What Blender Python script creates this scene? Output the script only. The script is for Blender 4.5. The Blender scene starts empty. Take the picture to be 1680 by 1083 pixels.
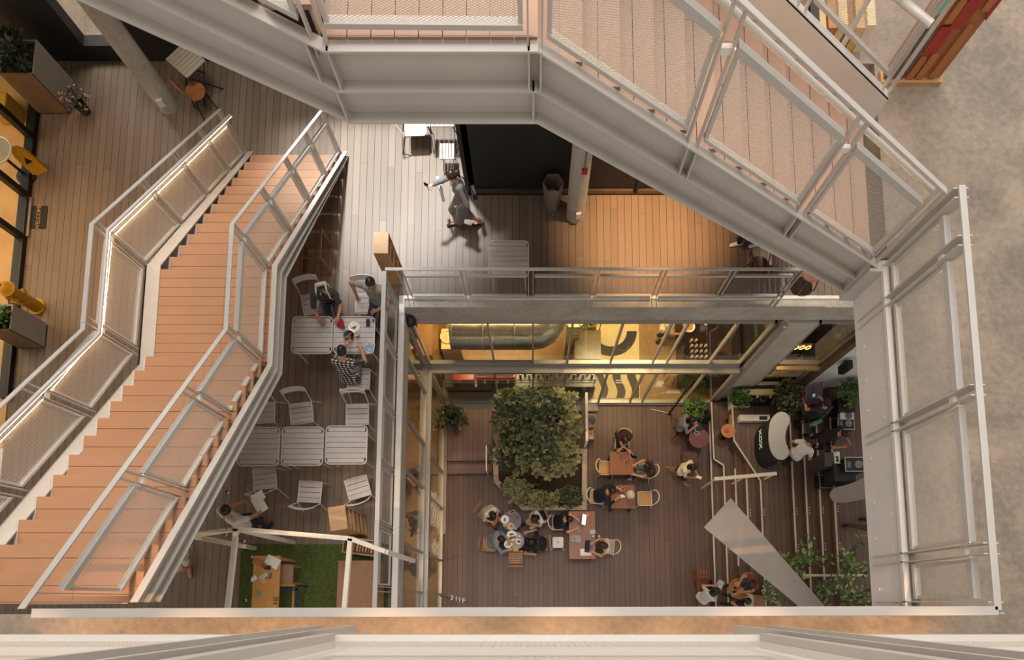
import bpy, bmesh, math, random
import numpy as np
from mathutils import Vector, Matrix
random.seed(7)
SC = bpy.context.scene
COL = SC.collection
PI = math.pi
# ---------------------------------------------------------------- levels and camera
L1, L2, L3, L4 = 0.0, 5.4, 10.8, 15.5     # market floor, middle deck, concrete floor, top floor
H = 16.7                                   # camera height
FPX, CX, CY = 957.0, 875.0, 882.0          # lens in pixels of the 1680 wide frame, principal point
TILT = math.atan(103 / 957.0)
cam = bpy.data.cameras.new('camera')
cam.sensor_fit = 'HORIZONTAL'
cam.sensor_width = 36.0
cam.lens = FPX / 1680.0 * 36.0
cam.shift_x = (840 - CX) / 1680.0
cam.shift_y = (CY - 541.5) / 1680.0
cam.clip_start = 0.02
cam.clip_end = 200
co = bpy.data.objects.new('camera', cam)
co.location = (0, 0, H)
co.rotation_euler = (TILT, 0, 0)
COL.objects.link(co)
SC.camera = co
_S, _C = math.sin(TILT), math.cos(TILT)

def at(px, py, z):
    """world point on the horizontal plane z that the photograph shows at px, py"""
    D = H - z
    u = (px - CX) / FPX
    v = (CY - py) / FPX
    Y = D * (v * _C + _S) / (_C - v * _S)
    return Vector((u * (Y * _S + D * _C), Y, z))

def hexc(h):
    h = h.lstrip('#')
    c = [int(h[i:i + 2], 16) / 255.0 for i in (0, 2, 4)]
    return tuple(x / 12.92 if x <= 0.04045 else ((x + 0.055) / 1.055) ** 2.4 for x in c)

# ---------------------------------------------------------------- materials
MATS = {}
def nt(m):
    return m.node_tree.nodes, m.node_tree.links

def mat(name, color, rough=0.6, metal=0.0, var=0.12, scale=6.0, bump=0.0, emit=None, estr=0.0, spec=0.5, stretch=(1, 1, 1)):
    """principled material with a soft procedural variation of its own colour"""
    if name in MATS:
        return MATS[name]
    if isinstance(color, str):
        color = hexc(color)
    m = bpy.data.materials.new(name)
    m.use_nodes = True
    N, L = nt(m)
    b = N['Principled BSDF']
    b.inputs['Roughness'].default_value = rough
    b.inputs['Metallic'].default_value = metal
    b.inputs['Specular IOR Level'].default_value = spec
    tc = N.new('ShaderNodeTexCoord')
    mp = N.new('ShaderNodeMapping')
    mp.inputs['Scale'].default_value = stretch
    nz = N.new('ShaderNodeTexNoise')
    nz.inputs['Scale'].default_value = scale
    nz.inputs['Detail'].default_value = 4.0
    L.new(tc.outputs['Object'], mp.inputs['Vector'])
    L.new(mp.outputs['Vector'], nz.inputs['Vector'])
    rp = N.new('ShaderNodeValToRGB')
    rp.color_ramp.elements[0].position = 0.3
    rp.color_ramp.elements[1].position = 0.7
    rp.color_ramp.elements[0].color = tuple(max(0, c * (1 - var)) for c in color) + (1,)
    rp.color_ramp.elements[1].color = tuple(min(1, c * (1 + var)) for c in color) + (1,)
    L.new(nz.outputs['Fac'], rp.inputs['Fac'])
    L.new(rp.outputs['Color'], b.inputs['Base Color'])
    if bump:
        bp = N.new('ShaderNodeBump')
        bp.inputs['Strength'].default_value = bump
        bp.inputs['Distance'].default_value = 0.01
        L.new(nz.outputs['Fac'], bp.inputs['Height'])
        L.new(bp.outputs['Normal'], b.inputs['Normal'])
    if emit is not None:
        b.inputs['Emission Color'].default_value = tuple(emit) + (1,)
        b.inputs['Emission Strength'].default_value = estr
    MATS[name] = m
    return m

def mth(N, L, op, a, b=None, c=None):
    n = N.new('ShaderNodeMath')
    n.operation = op
    for i, v in enumerate((a, b, c)):
        if v is None:
            continue
        if isinstance(v, (int, float)):
            n.inputs[i].default_value = v
        else:
            L.new(v, n.inputs[i])
    return n.outputs[0]

def plank_mat(name, color, axis=0, pitch=0.145, gap=0.0085, var=0.22, rough=0.55, length=4.8, gapcol=0.12):
    """deck boards: one tone per board, a dark joint between them, fine grooves along the board"""
    if isinstance(color, str):
        color = hexc(color)
    m = bpy.data.materials.new(name)
    m.use_nodes = True
    N, L = nt(m)
    b = N['Principled BSDF']
    b.inputs['Roughness'].default_value = rough
    tc = N.new('ShaderNodeTexCoord')
    sp = N.new('ShaderNodeSeparateXYZ')
    L.new(tc.outputs['Object'], sp.inputs[0])
    a = sp.outputs[axis]
    c = sp.outputs[1 - axis]
    q = mth(N, L, 'DIVIDE', a, pitch)
    idx = mth(N, L, 'FLOOR', q)
    fr = mth(N, L, 'FRACT', q)
    off = mth(N, L, 'MULTIPLY', idx, 0.377)
    row = mth(N, L, 'ADD', mth(N, L, 'DIVIDE', c, length), mth(N, L, 'FRACT', mth(N, L, 'MULTIPLY', off, 7.31)))
    ridx = mth(N, L, 'FLOOR', row)
    rfr = mth(N, L, 'FRACT', row)
    cb = N.new('ShaderNodeCombineXYZ')
    L.new(idx, cb.inputs[0])
    L.new(ridx, cb.inputs[1])
    wn = N.new('ShaderNodeTexWhiteNoise')
    wn.noise_dimensions = '3D'
    L.new(cb.outputs[0], wn.inputs['Vector'])
    nz = N.new('ShaderNodeTexNoise')
    nz.inputs['Scale'].default_value = 1.0
    nz.inputs['Detail'].default_value = 5
    mp = N.new('ShaderNodeMapping')
    mp.inputs['Scale'].default_value = (60, 1.5, 1) if axis == 0 else (1.5, 60, 1)
    L.new(tc.outputs['Object'], mp.inputs['Vector'])
    L.new(mp.outputs[0], nz.inputs['Vector'])
    big = N.new('ShaderNodeTexNoise')
    big.inputs['Scale'].default_value = 0.9
    big.inputs['Detail'].default_value = 3
    L.new(tc.outputs['Object'], big.inputs['Vector'])
    t = mth(N, L, 'ADD', mth(N, L, 'MULTIPLY', wn.outputs[0], var), mth(N, L, 'MULTIPLY', nz.outputs['Fac'], 0.18))
    t = mth(N, L, 'ADD', t, mth(N, L, 'MULTIPLY', big.outputs['Fac'], 0.25))
    t = mth(N, L, 'ADD', t, 0.80 - var / 2 - 0.02)
    g1 = mth(N, L, 'MULTIPLY', mth(N, L, 'GREATER_THAN', fr, gap / pitch), mth(N, L, 'GREATER_THAN', rfr, 0.0008))
    g = mth(N, L, 'ADD', mth(N, L, 'MULTIPLY', g1, 1 - gapcol), gapcol)
    t = mth(N, L, 'MULTIPLY', t, g)
    mx = N.new('ShaderNodeVectorMath')
    mx.operation = 'SCALE'
    mx.inputs[0].default_value = color
    L.new(t, mx.inputs['Scale'])
    L.new(mx.outputs[0], b.inputs['Base Color'])
    bp = N.new('ShaderNodeBump')
    bp.inputs['Strength'].default_value = 0.5
    bp.inputs['Distance'].default_value = 0.006
    L.new(g1, bp.inputs['Height'])
    L.new(bp.outputs[0], b.inputs['Normal'])
    MATS[name] = m
    return m

def concrete_mat(name, c1, c2, rough=0.5, scale=0.7):
    m = bpy.data.materials.new(name)
    m.use_nodes = True
    N, L = nt(m)
    b = N['Principled BSDF']
    b.inputs['Roughness'].default_value = rough
    tc = N.new('ShaderNodeTexCoord')
    n1 = N.new('ShaderNodeTexNoise')
    n1.inputs['Scale'].default_value = scale
    n1.inputs['Detail'].default_value = 9
    n1.inputs['Roughness'].default_value = 0.62
    n1.inputs['Distortion'].default_value = 0.6
    n2 = N.new('ShaderNodeTexNoise')
    n2.inputs['Scale'].default_value = 14
    n2.inputs['Detail'].default_value = 10
    n2.inputs['Roughness'].default_value = 0.7
    L.new(tc.outputs['Object'], n1.inputs['Vector'])
    L.new(tc.outputs['Object'], n2.inputs['Vector'])
    f = mth(N, L, 'ADD', mth(N, L, 'MULTIPLY', n1.outputs['Fac'], 0.55), mth(N, L, 'MULTIPLY', n2.outputs['Fac'], 0.45))
    rp = N.new('ShaderNodeValToRGB')
    rp.color_ramp.elements[0].position = 0.40
    rp.color_ramp.elements[1].position = 0.60
    rp.color_ramp.elements[0].color = hexc(c1) + (1,)
    rp.color_ramp.elements[1].color = hexc(c2) + (1,)
    L.new(f, rp.inputs['Fac'])
    L.new(rp.outputs['Color'], b.inputs['Base Color'])
    MATS[name] = m
    return m

def mesh_mat(name, color, lw=0.034, sw=0.016, w=0.15, rough=0.45):
    """expanded metal: diamond strands from the panel's own metric UVs, open between them"""
    m = bpy.data.materials.new(name)
    m.use_nodes = True
    N, L = nt(m)
    b = N['Principled BSDF']
    b.inputs['Base Color'].default_value = hexc(color) + (1,)
    b.inputs['Roughness'].default_value = rough
    b.inputs['Metallic'].default_value = 0.2
    tc = N.new('ShaderNodeTexCoord')
    sp = N.new('ShaderNodeSeparateXYZ')
    L.new(tc.outputs['UV'], sp.inputs[0])
    p = mth(N, L, 'DIVIDE', sp.outputs[0], lw)
    q = mth(N, L, 'DIVIDE', sp.outputs[1], sw)
    a = mth(N, L, 'ABSOLUTE', mth(N, L, 'SUBTRACT', mth(N, L, 'FRACT', mth(N, L, 'ADD', p, q)), 0.5))
    c = mth(N, L, 'ABSOLUTE', mth(N, L, 'SUBTRACT', mth(N, L, 'FRACT', mth(N, L, 'SUBTRACT', p, q)), 0.5))
    s = mth(N, L, 'MAXIMUM', mth(N, L, 'GREATER_THAN', a, 0.5 - w), mth(N, L, 'GREATER_THAN', c, 0.5 - w))
    L.new(s, b.inputs['Alpha'])
    MATS[name] = m
    return m

def glass_mat(name, tint=(0.93, 0.95, 0.94), refl=0.09, rough=0.02):
    m = bpy.data.materials.new(name)
    m.use_nodes = True
    N, L = nt(m)
    N.remove(N['Principled BSDF'])
    out = N['Material Output']
    tr = N.new('ShaderNodeBsdfTransparent')
    tr.inputs['Color'].default_value = tuple(tint) + (1,)
    gl = N.new('ShaderNodeBsdfGlossy')
    gl.inputs['Roughness'].default_value = rough
    geo = N.new('ShaderNodeNewGeometry')
    dt = N.new('ShaderNodeVectorMath')
    dt.operation = 'DOT_PRODUCT'
    L.new(geo.outputs['Normal'], dt.inputs[0])
    L.new(geo.outputs['Incoming'], dt.inputs[1])
    c = mth(N, L, 'ABSOLUTE', dt.outputs['Value'])
    f = mth(N, L, 'ADD', mth(N, L, 'MULTIPLY', mth(N, L, 'POWER', mth(N, L, 'SUBTRACT', 1.0, c), 5.0), 1 - refl / 2), refl / 2)
    mx = N.new('ShaderNodeMixShader')
    L.new(f, mx.inputs[0])
    L.new(tr.outputs[0], mx.inputs[1])
    L.new(gl.outputs[0], mx.inputs[2])
    L.new(mx.outputs[0], out.inputs['Surface'])
    MATS[name] = m
    return m

def emit_mat(name, color, strength):
    if name in MATS:
        return MATS[name]
    m = bpy.data.materials.new(name)
    m.use_nodes = True
    N, L = nt(m)
    b = N['Principled BSDF']
    b.inputs['Base Color'].default_value = (0.8, 0.8, 0.8, 1)
    b.inputs['Emission Color'].default_value = tuple(color) + (1,)
    b.inputs['Emission Strength'].default_value = strength
    MATS[name] = m
    return m

# ---------------------------------------------------------------- mesh builder
class MB:
    def __init__(self):
        self.v = []
        self.f = []
        self.mi = []
        self.uv = {}
        self.cur = 0
    def add(self, vs, fs, mi=None):
        o = len(self.v)
        self.v += [tuple(p) for p in vs]
        self.f += [tuple(i + o for i in f) for f in fs]
        self.mi += [self.cur if mi is None else mi] * len(fs)
        return self
    def hexa(self, p):      # 8 corners: bottom 0-3 ccw, top 4-7
        return self.add(p, [(3, 2, 1, 0), (4, 5, 6, 7), (0, 1, 5, 4), (1, 2, 6, 5), (2, 3, 7, 6), (3, 0, 4, 7)])
    def box(self, x0, x1, y0, y1, z0, z1):
        return self.hexa([(x0, y0, z0), (x1, y0, z0), (x1, y1, z0), (x0, y1, z0), (x0, y0, z1), (x1, y0, z1), (x1, y1, z1), (x0, y1, z1)])
    def cbox(self, c, s, rz=0.0, M=None):
        """box by centre and size, turned about z, or by a matrix"""
        hx, hy, hz = s[0] / 2, s[1] / 2, s[2] / 2
        pts = [Vector(p) for p in ((-hx, -hy, -hz), (hx, -hy, -hz), (hx, hy, -hz), (-hx, hy, -hz), (-hx, -hy, hz), (hx, -hy, hz), (hx, hy, hz), (-hx, hy, hz))]
        R = M if M is not None else Matrix.Rotation(rz, 3, 'Z')
        return self.hexa([R @ p + Vector(c) for p in pts])
    def bar(self, a, b, w, h, up=(0, 0, 1)):
        """rectangular bar from a to b: w across, h along up"""
        a, b = Vector(a), Vector(b)
        d = (b - a).normalized()
        u = Vector(up)
        if abs(d.dot(u)) > 0.98:
            u = Vector((0, 1, 0))
        s = d.cross(u).normalized()
        u = s.cross(d).normalized()
        P = []
        for q in (a, b):
            P += [q - s * w / 2 - u * h / 2, q + s * w / 2 - u * h / 2, q + s * w / 2 + u * h / 2, q - s * w / 2 + u * h / 2]
        return self.add(P, [(3, 2, 1, 0), (4, 5, 6, 7), (0, 1, 5, 4), (1, 2, 6, 5), (2, 3, 7, 6), (3, 0, 4, 7)])
    def strip(self, path, lat, l0, l1, v0, v1):
        """plate that follows a path: from l0 to l1 along lat, from v0 to v1 in height"""
        lat = Vector(lat)
        P = []
        for q in path:
            q = Vector(q)
            for l, v in ((l0, v0), (l1, v0), (l1, v1), (l0, v1)):
                P.append(q + lat * l + Vector((0, 0, v)))
        F = [(3, 2, 1, 0)]
        n = len(path)
        for i in range(n - 1):
            o = 4 * i
            for k in range(4):
                F.append((o + k, o + (k + 1) % 4, o + 4 + (k + 1) % 4, o + 4 + k))
        o = 4 * (n - 1)
        F.append((o, o + 1, o + 2, o + 3))
        return self.add(P, F)
    def tube(self, pts, r, n=8, cap=True, closed=False):
        """round tube along points; r one radius or one per point"""
        pts = [Vector(p) for p in pts]
        m = len(pts)
        rs = r if isinstance(r, (list, tuple)) else [r] * m
        V = []
        F = []
        prev = None
        for i, p in enumerate(pts):
            if closed:
                d = (pts[(i + 1) % m] - pts[i - 1])
            else:
                d = (pts[min(i + 1, m - 1)] - pts[max(i - 1, 0)])
            d = d.normalized() if d.length > 1e-9 else Vector((0, 0, 1))
            if prev is None:
                s = d.cross(Vector((0, 0, 1)))
                if s.length < 1e-3:
                    s = Vector((1, 0, 0))
            else:
                s = prev - d * prev.dot(d)
            s.normalize()
            prev = s
            t = d.cross(s)
            for k in range(n):
                a = 2 * PI * k / n
                V.append(p + (s * math.cos(a) + t * math.sin(a)) * rs[i])
        for i in range(m if closed else m - 1):
            j = (i + 1) % m
            for k in range(n):
                F.append((i * n + k, i * n + (k + 1) % n, j * n + (k + 1) % n, j * n + k))
        if cap and not closed:
            F.append(tuple(range(n - 1, -1, -1)))
            F.append(tuple((m - 1) * n + k for k in range(n)))
        return self.add(V, F)
    def lathe(self, c, prof, n=20, sx=1.0, sy=1.0, rz=0.0):
        """profile of (radius, height) turned about the z axis through c"""
        c = Vector(c)
        V = []
        F = []
        R = Matrix.Rotation(rz, 3, 'Z')
        for r, z in prof:
            for k in range(n):
                a = 2 * PI * k / n
                V.append(c + R @ Vector((math.cos(a) * r * sx, math.sin(a) * r * sy, z)))
        for i in range(len(prof) - 1):
            for k in range(n):
                F.append((i * n + k, i * n + (k + 1) % n, (i + 1) * n + (k + 1) % n, (i + 1) * n + k))
        if prof[0][0] > 1e-6:
            F.append(tuple(range(n - 1, -1, -1)))
        if prof[-1][0] > 1e-6:
            F.append(tuple((len(prof) - 1) * n + k for k in range(n)))
        return self.add(V, F)
    def prism(self, poly, z0, z1, z_of=None):
        n = len(poly)
        V = [(p[0], p[1], z0) for p in poly] + [(p[0], p[1], z1) for p in poly]
        F = [tuple(range(n - 1, -1, -1)), tuple(range(n, 2 * n))]
        for k in range(n):
            F.append((k, (k + 1) % n, n + (k + 1) % n, n + k))
        return self.add(V, F)
    def prism_m(self, poly, d0, d1, M):
        """polygon in the xy plane of matrix M, thick from d0 to d1 along its z"""
        n = len(poly)
        V = [M @ Vector((p[0], p[1], d0)) for p in poly] + [M @ Vector((p[0], p[1], d1)) for p in poly]
        F = [tuple(range(n - 1, -1, -1)), tuple(range(n, 2 * n))]
        for k in range(n):
            F.append((k, (k + 1) % n, n + (k + 1) % n, n + k))
        return self.add(V, F)
    def ball(self, c, r, n=12, m=8):
        rx, ry, rz = (r, r, r) if isinstance(r, (int, float)) else r
        c = Vector(c)
        V = [c + Vector((0, 0, -rz))]
        for i in range(1, m):
            t = PI * i / m - PI / 2
            for k in range(n):
                a = 2 * PI * k / n
                V.append(c + Vector((math.cos(a) * math.cos(t) * rx, math.sin(a) * math.cos(t) * ry, math.sin(t) * rz)))
        V.append(c + Vector((0, 0, rz)))
        F = []
        for k in range(n):
            F.append((0, 1 + (k + 1) % n, 1 + k))
        for i in range(m - 2):
            for k in range(n):
                F.append((1 + i * n + k, 1 + i * n + (k + 1) % n, 1 + (i + 1) * n + (k + 1) % n, 1 + (i + 1) * n + k))
        o = 1 + (m - 2) * n
        for k in range(n):
            F.append((o + k, o + (k + 1) % n, len(V) - 1))
        return self.add(V, F)
    def quad_uv(self, p, uv):
        i = len(self.f)
        self.add(p, [(0, 1, 2, 3)])
        self.uv[i] = uv
        return self
    def build(self, name, mats, parent=None, smooth=None, bevel=0.0, loc=None, rz=None):
        me = bpy.data.meshes.new(name)
        me.from_pydata(self.v, [], self.f)
        if not isinstance(mats, (list, tuple)):
            mats = [mats]
        for m in mats:
            me.materials.append(MATS[m] if isinstance(m, str) else m)
        if any(self.mi):
            me.polygons.foreach_set('material_index', self.mi)
        if self.uv:
            ul = me.uv_layers.new(name='UVMap')
            for fi, uv in self.uv.items():
                for li, c in zip(me.polygons[fi].loop_indices, uv):
                    ul.data[li].uv = c
        me.validate()
        if smooth is not None:
            me.shade_smooth()
            if smooth < 180:
                me.set_sharp_from_angle(angle=math.radians(smooth))
        me.update()
        o = bpy.data.objects.new(name, me)
        COL.objects.link(o)
        if parent is not None:
            o.parent = parent
        if loc is not None:
            o.location = loc
        if rz is not None:
            o.rotation_euler = (0, 0, rz)
        if bevel:
            bv = o.modifiers.new('bevel', 'BEVEL')
            bv.width = bevel
            bv.segments = 2
            bv.limit_method = 'ANGLE'
            bv.angle_limit = math.radians(40)
        return o

def rrect(w, h, r, n=5, cx=0, cy=0):
    pts = []
    for sx, sy, a0 in ((1, 1, 0), (-1, 1, 90), (-1, -1, 180), (1, -1, 270)):
        for k in range(n + 1):
            a = math.radians(a0 + 90 * k / n)
            pts.append((cx + sx * (w / 2 - r) + math.cos(a) * r, cy + sy * (h / 2 - r) + math.sin(a) * r))
    return pts

def thing(name, label, cat, loc=(0, 0, 0), rz=0.0, group=None):
    o = bpy.data.objects.new(name, None)
    o.empty_display_size = 0.2
    COL.objects.link(o)
    o.location = loc
    o.rotation_euler = (0, 0, rz)
    o['label'] = label
    o['category'] = cat
    if group:
        o['group'] = group
    return o

def tag(o, label, cat, group=None, kind=None):
    o['label'] = label
    o['category'] = cat
    if group:
        o['group'] = group
    if kind:
        o['kind'] = kind
    return o

def struct(o):
    o['kind'] = 'structure'
    return o

def dup(root, loc, rz=0.0, label=None, group=None, scale=None):
    """copy of a thing with copies of its parts and their sub-parts"""
    r = root.copy()
    COL.objects.link(r)
    r.location = loc
    r.rotation_euler = (0, 0, rz)
    if label:
        r['label'] = label
    if group:
        r['group'] = group
    if scale:
        r.scale = scale
    for ch in list(root.children):
        c = ch.copy()
        COL.objects.link(c)
        c.parent = r
        for g in list(ch.children):
            d = g.copy()
            COL.objects.link(d)
            d.parent = c
    return r

def text_mb(s, size, M, depth=0.004, align='CENTER', spacing=1.0):
    """the letters of s as thin solid shapes in the xy plane of matrix M"""
    cu = bpy.data.curves.new('lettering', 'FONT')
    cu.body = s
    cu.size = size
    cu.align_x = align
    cu.align_y = 'CENTER'
    cu.extrude = depth / 2
    cu.resolution_u = 3
    cu.space_character = spacing
    o = bpy.data.objects.new('lettering', cu)
    COL.objects.link(o)
    dg = bpy.context.evaluated_depsgraph_get()
    me = bpy.data.meshes.new_from_object(o.evaluated_get(dg))
    mb = MB()
    mb.add([M @ v.co for v in me.vertices], [tuple(p.vertices) for p in me.polygons])
    bpy.data.objects.remove(o)
    bpy.data.curves.remove(cu)
    bpy.data.meshes.remove(me)
    return mb

def spot(name, loc, target, energy, color, angle=60, blend=0.8, size=0.1):
    l = bpy.data.lights.new(name, 'SPOT')
    l.energy = energy
    l.color = color
    l.spot_size = math.radians(angle)
    l.spot_blend = blend
    l.shadow_soft_size = size
    o = bpy.data.objects.new(name, l)
    COL.objects.link(o)
    o.location = loc
    o.rotation_euler = (Vector(target) - Vector(loc)).to_track_quat('-Z', 'Y').to_euler()
    return o

def area(name, loc, target, energy, color, sx, sy):
    l = bpy.data.lights.new(name, 'AREA')
    l.shape = 'RECTANGLE'
    l.size = sx
    l.size_y = sy
    l.energy = energy
    l.color = color
    o = bpy.data.objects.new(name, l)
    COL.objects.link(o)
    o.location = loc
    o.rotation_euler = (Vector(target) - Vector(loc)).to_track_quat('-Z', 'Y').to_euler()
    return o
# ---------------------------------------------------------------- palette
STEEL = mat('painted_steel', '#bfb7ae', rough=0.45, metal=0.05, var=0.04, scale=3)
STEELD = mat('painted_steel_plate', '#d9d0c7', rough=0.5, metal=0.05, var=0.05, scale=2)
ALU = mat('window_aluminium', '#a8a096', rough=0.4, metal=0.4, var=0.06)
WHITEP = mat('white_paint', '#e6e0d6', rough=0.5, var=0.03)
CREAM = mat('cream_paint', '#e9dfd0', rough=0.55, var=0.03)
BLACKM = mat('black_metal', '#141312', rough=0.45, var=0.15)
DARKWALL = mat('dark_wall', '#1c1917', rough=0.6, var=0.15)
DECK2 = plank_mat('deck_boards_grey', '#7a6756', 0)
DECK1 = plank_mat('deck_boards_brown', '#6d5347', 0)
TREADX = plank_mat('tread_boards', '#a97b59', 1, pitch=5.0, gap=0.0, var=0.10)
TREADY = plank_mat('tread_boards_across', '#a88772', 0, pitch=5.0, gap=0.0, var=0.10)
CONC = concrete_mat('cast_concrete', '#a0978a', '#bdb3a5', rough=0.7, scale=1.3)
CONCFL = concrete_mat('polished_concrete', '#776a5d', '#9c8a76', rough=0.45, scale=1.1)
CONCW = concrete_mat('pale_plaster', '#c9c4bb', '#dedad2', rough=0.7, scale=1.5)
MESH = mesh_mat('expanded_metal', '#d9d0c4', w=0.115)
GLASS = glass_mat('clear_glass')
LED = emit_mat('warm_led', (1.0, 0.70, 0.40), 26)
OAK = mat('light_oak', '#b88d60', rough=0.5, var=0.14, scale=5, stretch=(1, 14, 1))
BROWNW = mat('brown_plywood', '#8e6343', rough=0.55, var=0.14, scale=5, stretch=(10, 1, 1))
SHOPFL = concrete_mat('shop_floor', '#8a6a44', '#a88558', rough=0.4, scale=0.9)

def board(name, mats, parent=None, **k):
    pass

# ---------------------------------------------------------------- market floor, middle deck, concrete floor
struct(MB().box(-2.66, 12, -4, 5.86, -0.06, 0).build('floor', DECK1))
struct(MB().box(-11, -2.66, -4, 12, -0.08, -0.02).build('floor', SHOPFL))
struct(MB().box(-2.66, 12, 5.86, 12, -0.08, -0.02).build('floor', SHOPFL))
struct(MB().box(-10.5, -2.72, -3, 13, L2 - 0.04, L2).build('floor', DECK2))
struct(MB().box(-2.72, 11, 6.12, 13, L2 - 0.04, L2).build('floor', DECK2))
struct(MB().box(-10.5, -2.70, -3, 6.0, L2 - 0.3, L2 - 0.045).build('ceiling', CONC))
struct(MB().box(-10.5, 11, 6.14, 13, L2 - 0.3, L2 - 0.045).build('ceiling', CONC))
# edge beams round the opening
struct(MB().box(-2.70, 11, 5.94, 6.10, L2 - 0.56, L2 - 0.02).build('beam', CONC))
struct(MB().box(-2.98, -2.66, -3, 5.94, L2 - 0.56, L2 - 0.02).build('beam', CONC))
struct(MB().box(-2.62, 10, 6.10, 6.17, L2 - 0.05, L2 + 0.025).box(-2.73, -2.62, -3, 6.17, L2 - 0.05, L2 + 0.025).build('trim_1', WHITEP))
# concrete floor above, to the east and under the photographer
struct(MB().box(3.80, 10, -0.14, 12, L3 - 0.3, L3).box(-9, 10, -5, -0.14, L3 - 0.3, L3).build('floor', CONCFL))
fb = MB().box(3.76, 3.795, -0.14, 3.62, L3 - 0.62, L3 + 0.0)
fb.box(3.735, 3.795, -0.14, 3.62, L3 - 0.03, L3 + 0.01)
o = struct(fb.build('beam', STEELD))
bt = MB()
for i, y in enumerate([0.0, 0.55, 0.95, 1.45, 2.0, 2.35, 2.75]):
    for z in (L3 - 0.17, L3 - 0.46):
        yy = y + (0.12 if z < L3 - 0.3 else -0.05)
        bt.lathe((0, 0, 0), [(0.0, 0.0), (0.013, 0.0), (0.013, 0.010), (0.0, 0.012)], 8)
        n = len(bt.v) - 32
        for q in range(n, len(bt.v)):
            x_, y_, z_ = bt.v[q]
            bt.v[q] = (3.76 - z_, yy + y_, z + x_)
bt.build('bolt_heads', STEELD, o)
# unseen concrete slabs added over the shop fronts to keep daylight to the strip between
struct(MB().box(-1.42, 3.80, 5.95, 13, L3 - 0.3, L3).build('floor', CONCFL))
struct(MB().box(-13, -6.75, -5, 13, L3 - 0.3, L3 - 0.02).build('floor', CONCFL))
struct(MB().box(-6.75, -1.42, 10.6, 13, L3 - 0.3, L3 - 0.01).build('floor', CONCFL))
# top floor edge
struct(MB().box(-8, 9, -5, -0.165, L4 - 0.25, L4).build('floor', CONCFL))
struct(MB().box(-8, 9, -0.16, -0.14, L4 - 0.62, L4 + 0.02).build('beam', CREAM))

# ---------------------------------------------------------------- stairs
def treads(parent, m, horizontal, pts, lo, hi, run, th=0.035, ins=0.016):
    """pts: nosing position and height of each step; boards run across the flight"""
    lo, hi = lo + ins, hi - ins
    for (s, z) in pts:
        b = MB()
        w = abs(run) / 2
        sg = 1 if run > 0 else -1
        for k in range(2):
            a0 = s + sg * (k * w + 0.003)
            a1 = s + sg * ((k + 1) * w - 0.003 + (0.02 if k == 1 else 0))
            a0, a1 = min(a0, a1), max(a0, a1)
            if horizontal == 'x':
                b.box(lo, hi, a0, a1, z - th, z)
            else:
                b.box(a0, a1, lo, hi, z - th, z)
        b.build('tread', m, parent)

def girder(parent, path, lat, name='stringer', fl=0.09, m=None, depth=0.58, mids=(0.30,), floor=None):
    """built-up channel that follows the flight: web, lips at top, middle and bottom facing lat"""
    b = MB()
    b.strip(path, lat, -0.012, 0.0, -depth, 0.0)
    for d in (0.0,) + tuple(mids) + (depth - 0.015,):
        b.strip(path, lat, 0.0, fl, -d - 0.015, -d)
    if floor is not None:
        b.v = [(p[0], p[1], max(p[2], floor)) for p in b.v]
    return b.build(name, m or STEEL, parent)

st = thing('staircase', 'long timber staircase turning once at a boarded landing, grey steel sides', 'staircase', (0, 0, 0))
XL, XR = -5.82, -4.06
XF = -3.93                           # east side at the foot of the flight
LZ = 8.1
Y0, YA, YB = 9.12, 5.14, 3.63        # foot of the lower flight, landing edges
runA = (Y0 - YA) / 12.0
rise = (LZ - L2) / 13.0
for i in range(12):
    treads(st, TREADX, 'x', [(Y0 - runA * i, L2 + rise * (i + 1))], XL, XF + (XR - XF) * (i + 1) / 12, -runA)
runB = YB / 12.0
treads(st, TREADX, 'x', [(YB - runB * i, LZ + rise * (i + 1)) for i in range(12)], XL, XR, -runB)
lb = MB()
nb = 10
for k in range(nb):
    a = YA - (YA - YB) * (k + 1) / nb
    lb.box(XL, XR, a + 0.003, a + (YA - YB) / nb - 0.003, LZ - 0.035, LZ)
lb.build('landing', TREADX, st)
for i in range(13):
    for (y, z) in ((Y0 - runA * i, L2 + rise * i), (YB - runB * i, LZ + rise * i)):
        MB().box(XL + 0.02, XR - 0.04, y - 0.035, y - 0.022, z - 0.01, z + rise - 0.036).build('riser_board', TREADX, st)
pathS = [(0, Y0 + 0.15, L2 + 0.12), (0, YA + 0.05, LZ + 0.02), (0, YB - 0.05, LZ + 0.02), (0, -0.02, L3 - 0.02)]
girder(st, [(XF if i == 0 else XR, y, z) for i, (_, y, z) in enumerate(pathS)], (1, 0, 0), depth=0.36, mids=(0.18,), fl=0.07, floor=L2 + 0.002)
lw = MB()
lw.strip([(XL, y, z) for _, y, z in pathS], (-1, 0, 0), -0.01, 0.22, -0.02, 0.0)
lw.strip([(XL, y, z) for _, y, z in pathS], (-1, 0, 0), 0.20, 0.22, -0.58, 0.0)
lw.strip([(XL, y, z) for _, y, z in pathS], (-1, 0, 0), -0.01, 0.22, -0.60, -0.58)
lw.v = [(p[0], p[1], max(p[2], L2 + 0.002)) for p in lw.v]
lw.build('stringer', STEEL, st)
for i in range(12):
    for (yy, zz, run) in ((Y0 - runA * i, L2 + rise * (i + 1), runA), (YB - runB * i, LZ + rise * (i + 1), runB)):
        MB().box(XL - 0.014, XL + 0.018, yy - run, yy - 0.004, zz - 0.24, zz + 0.004).build('tread_bracket', STEEL, st)

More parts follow.
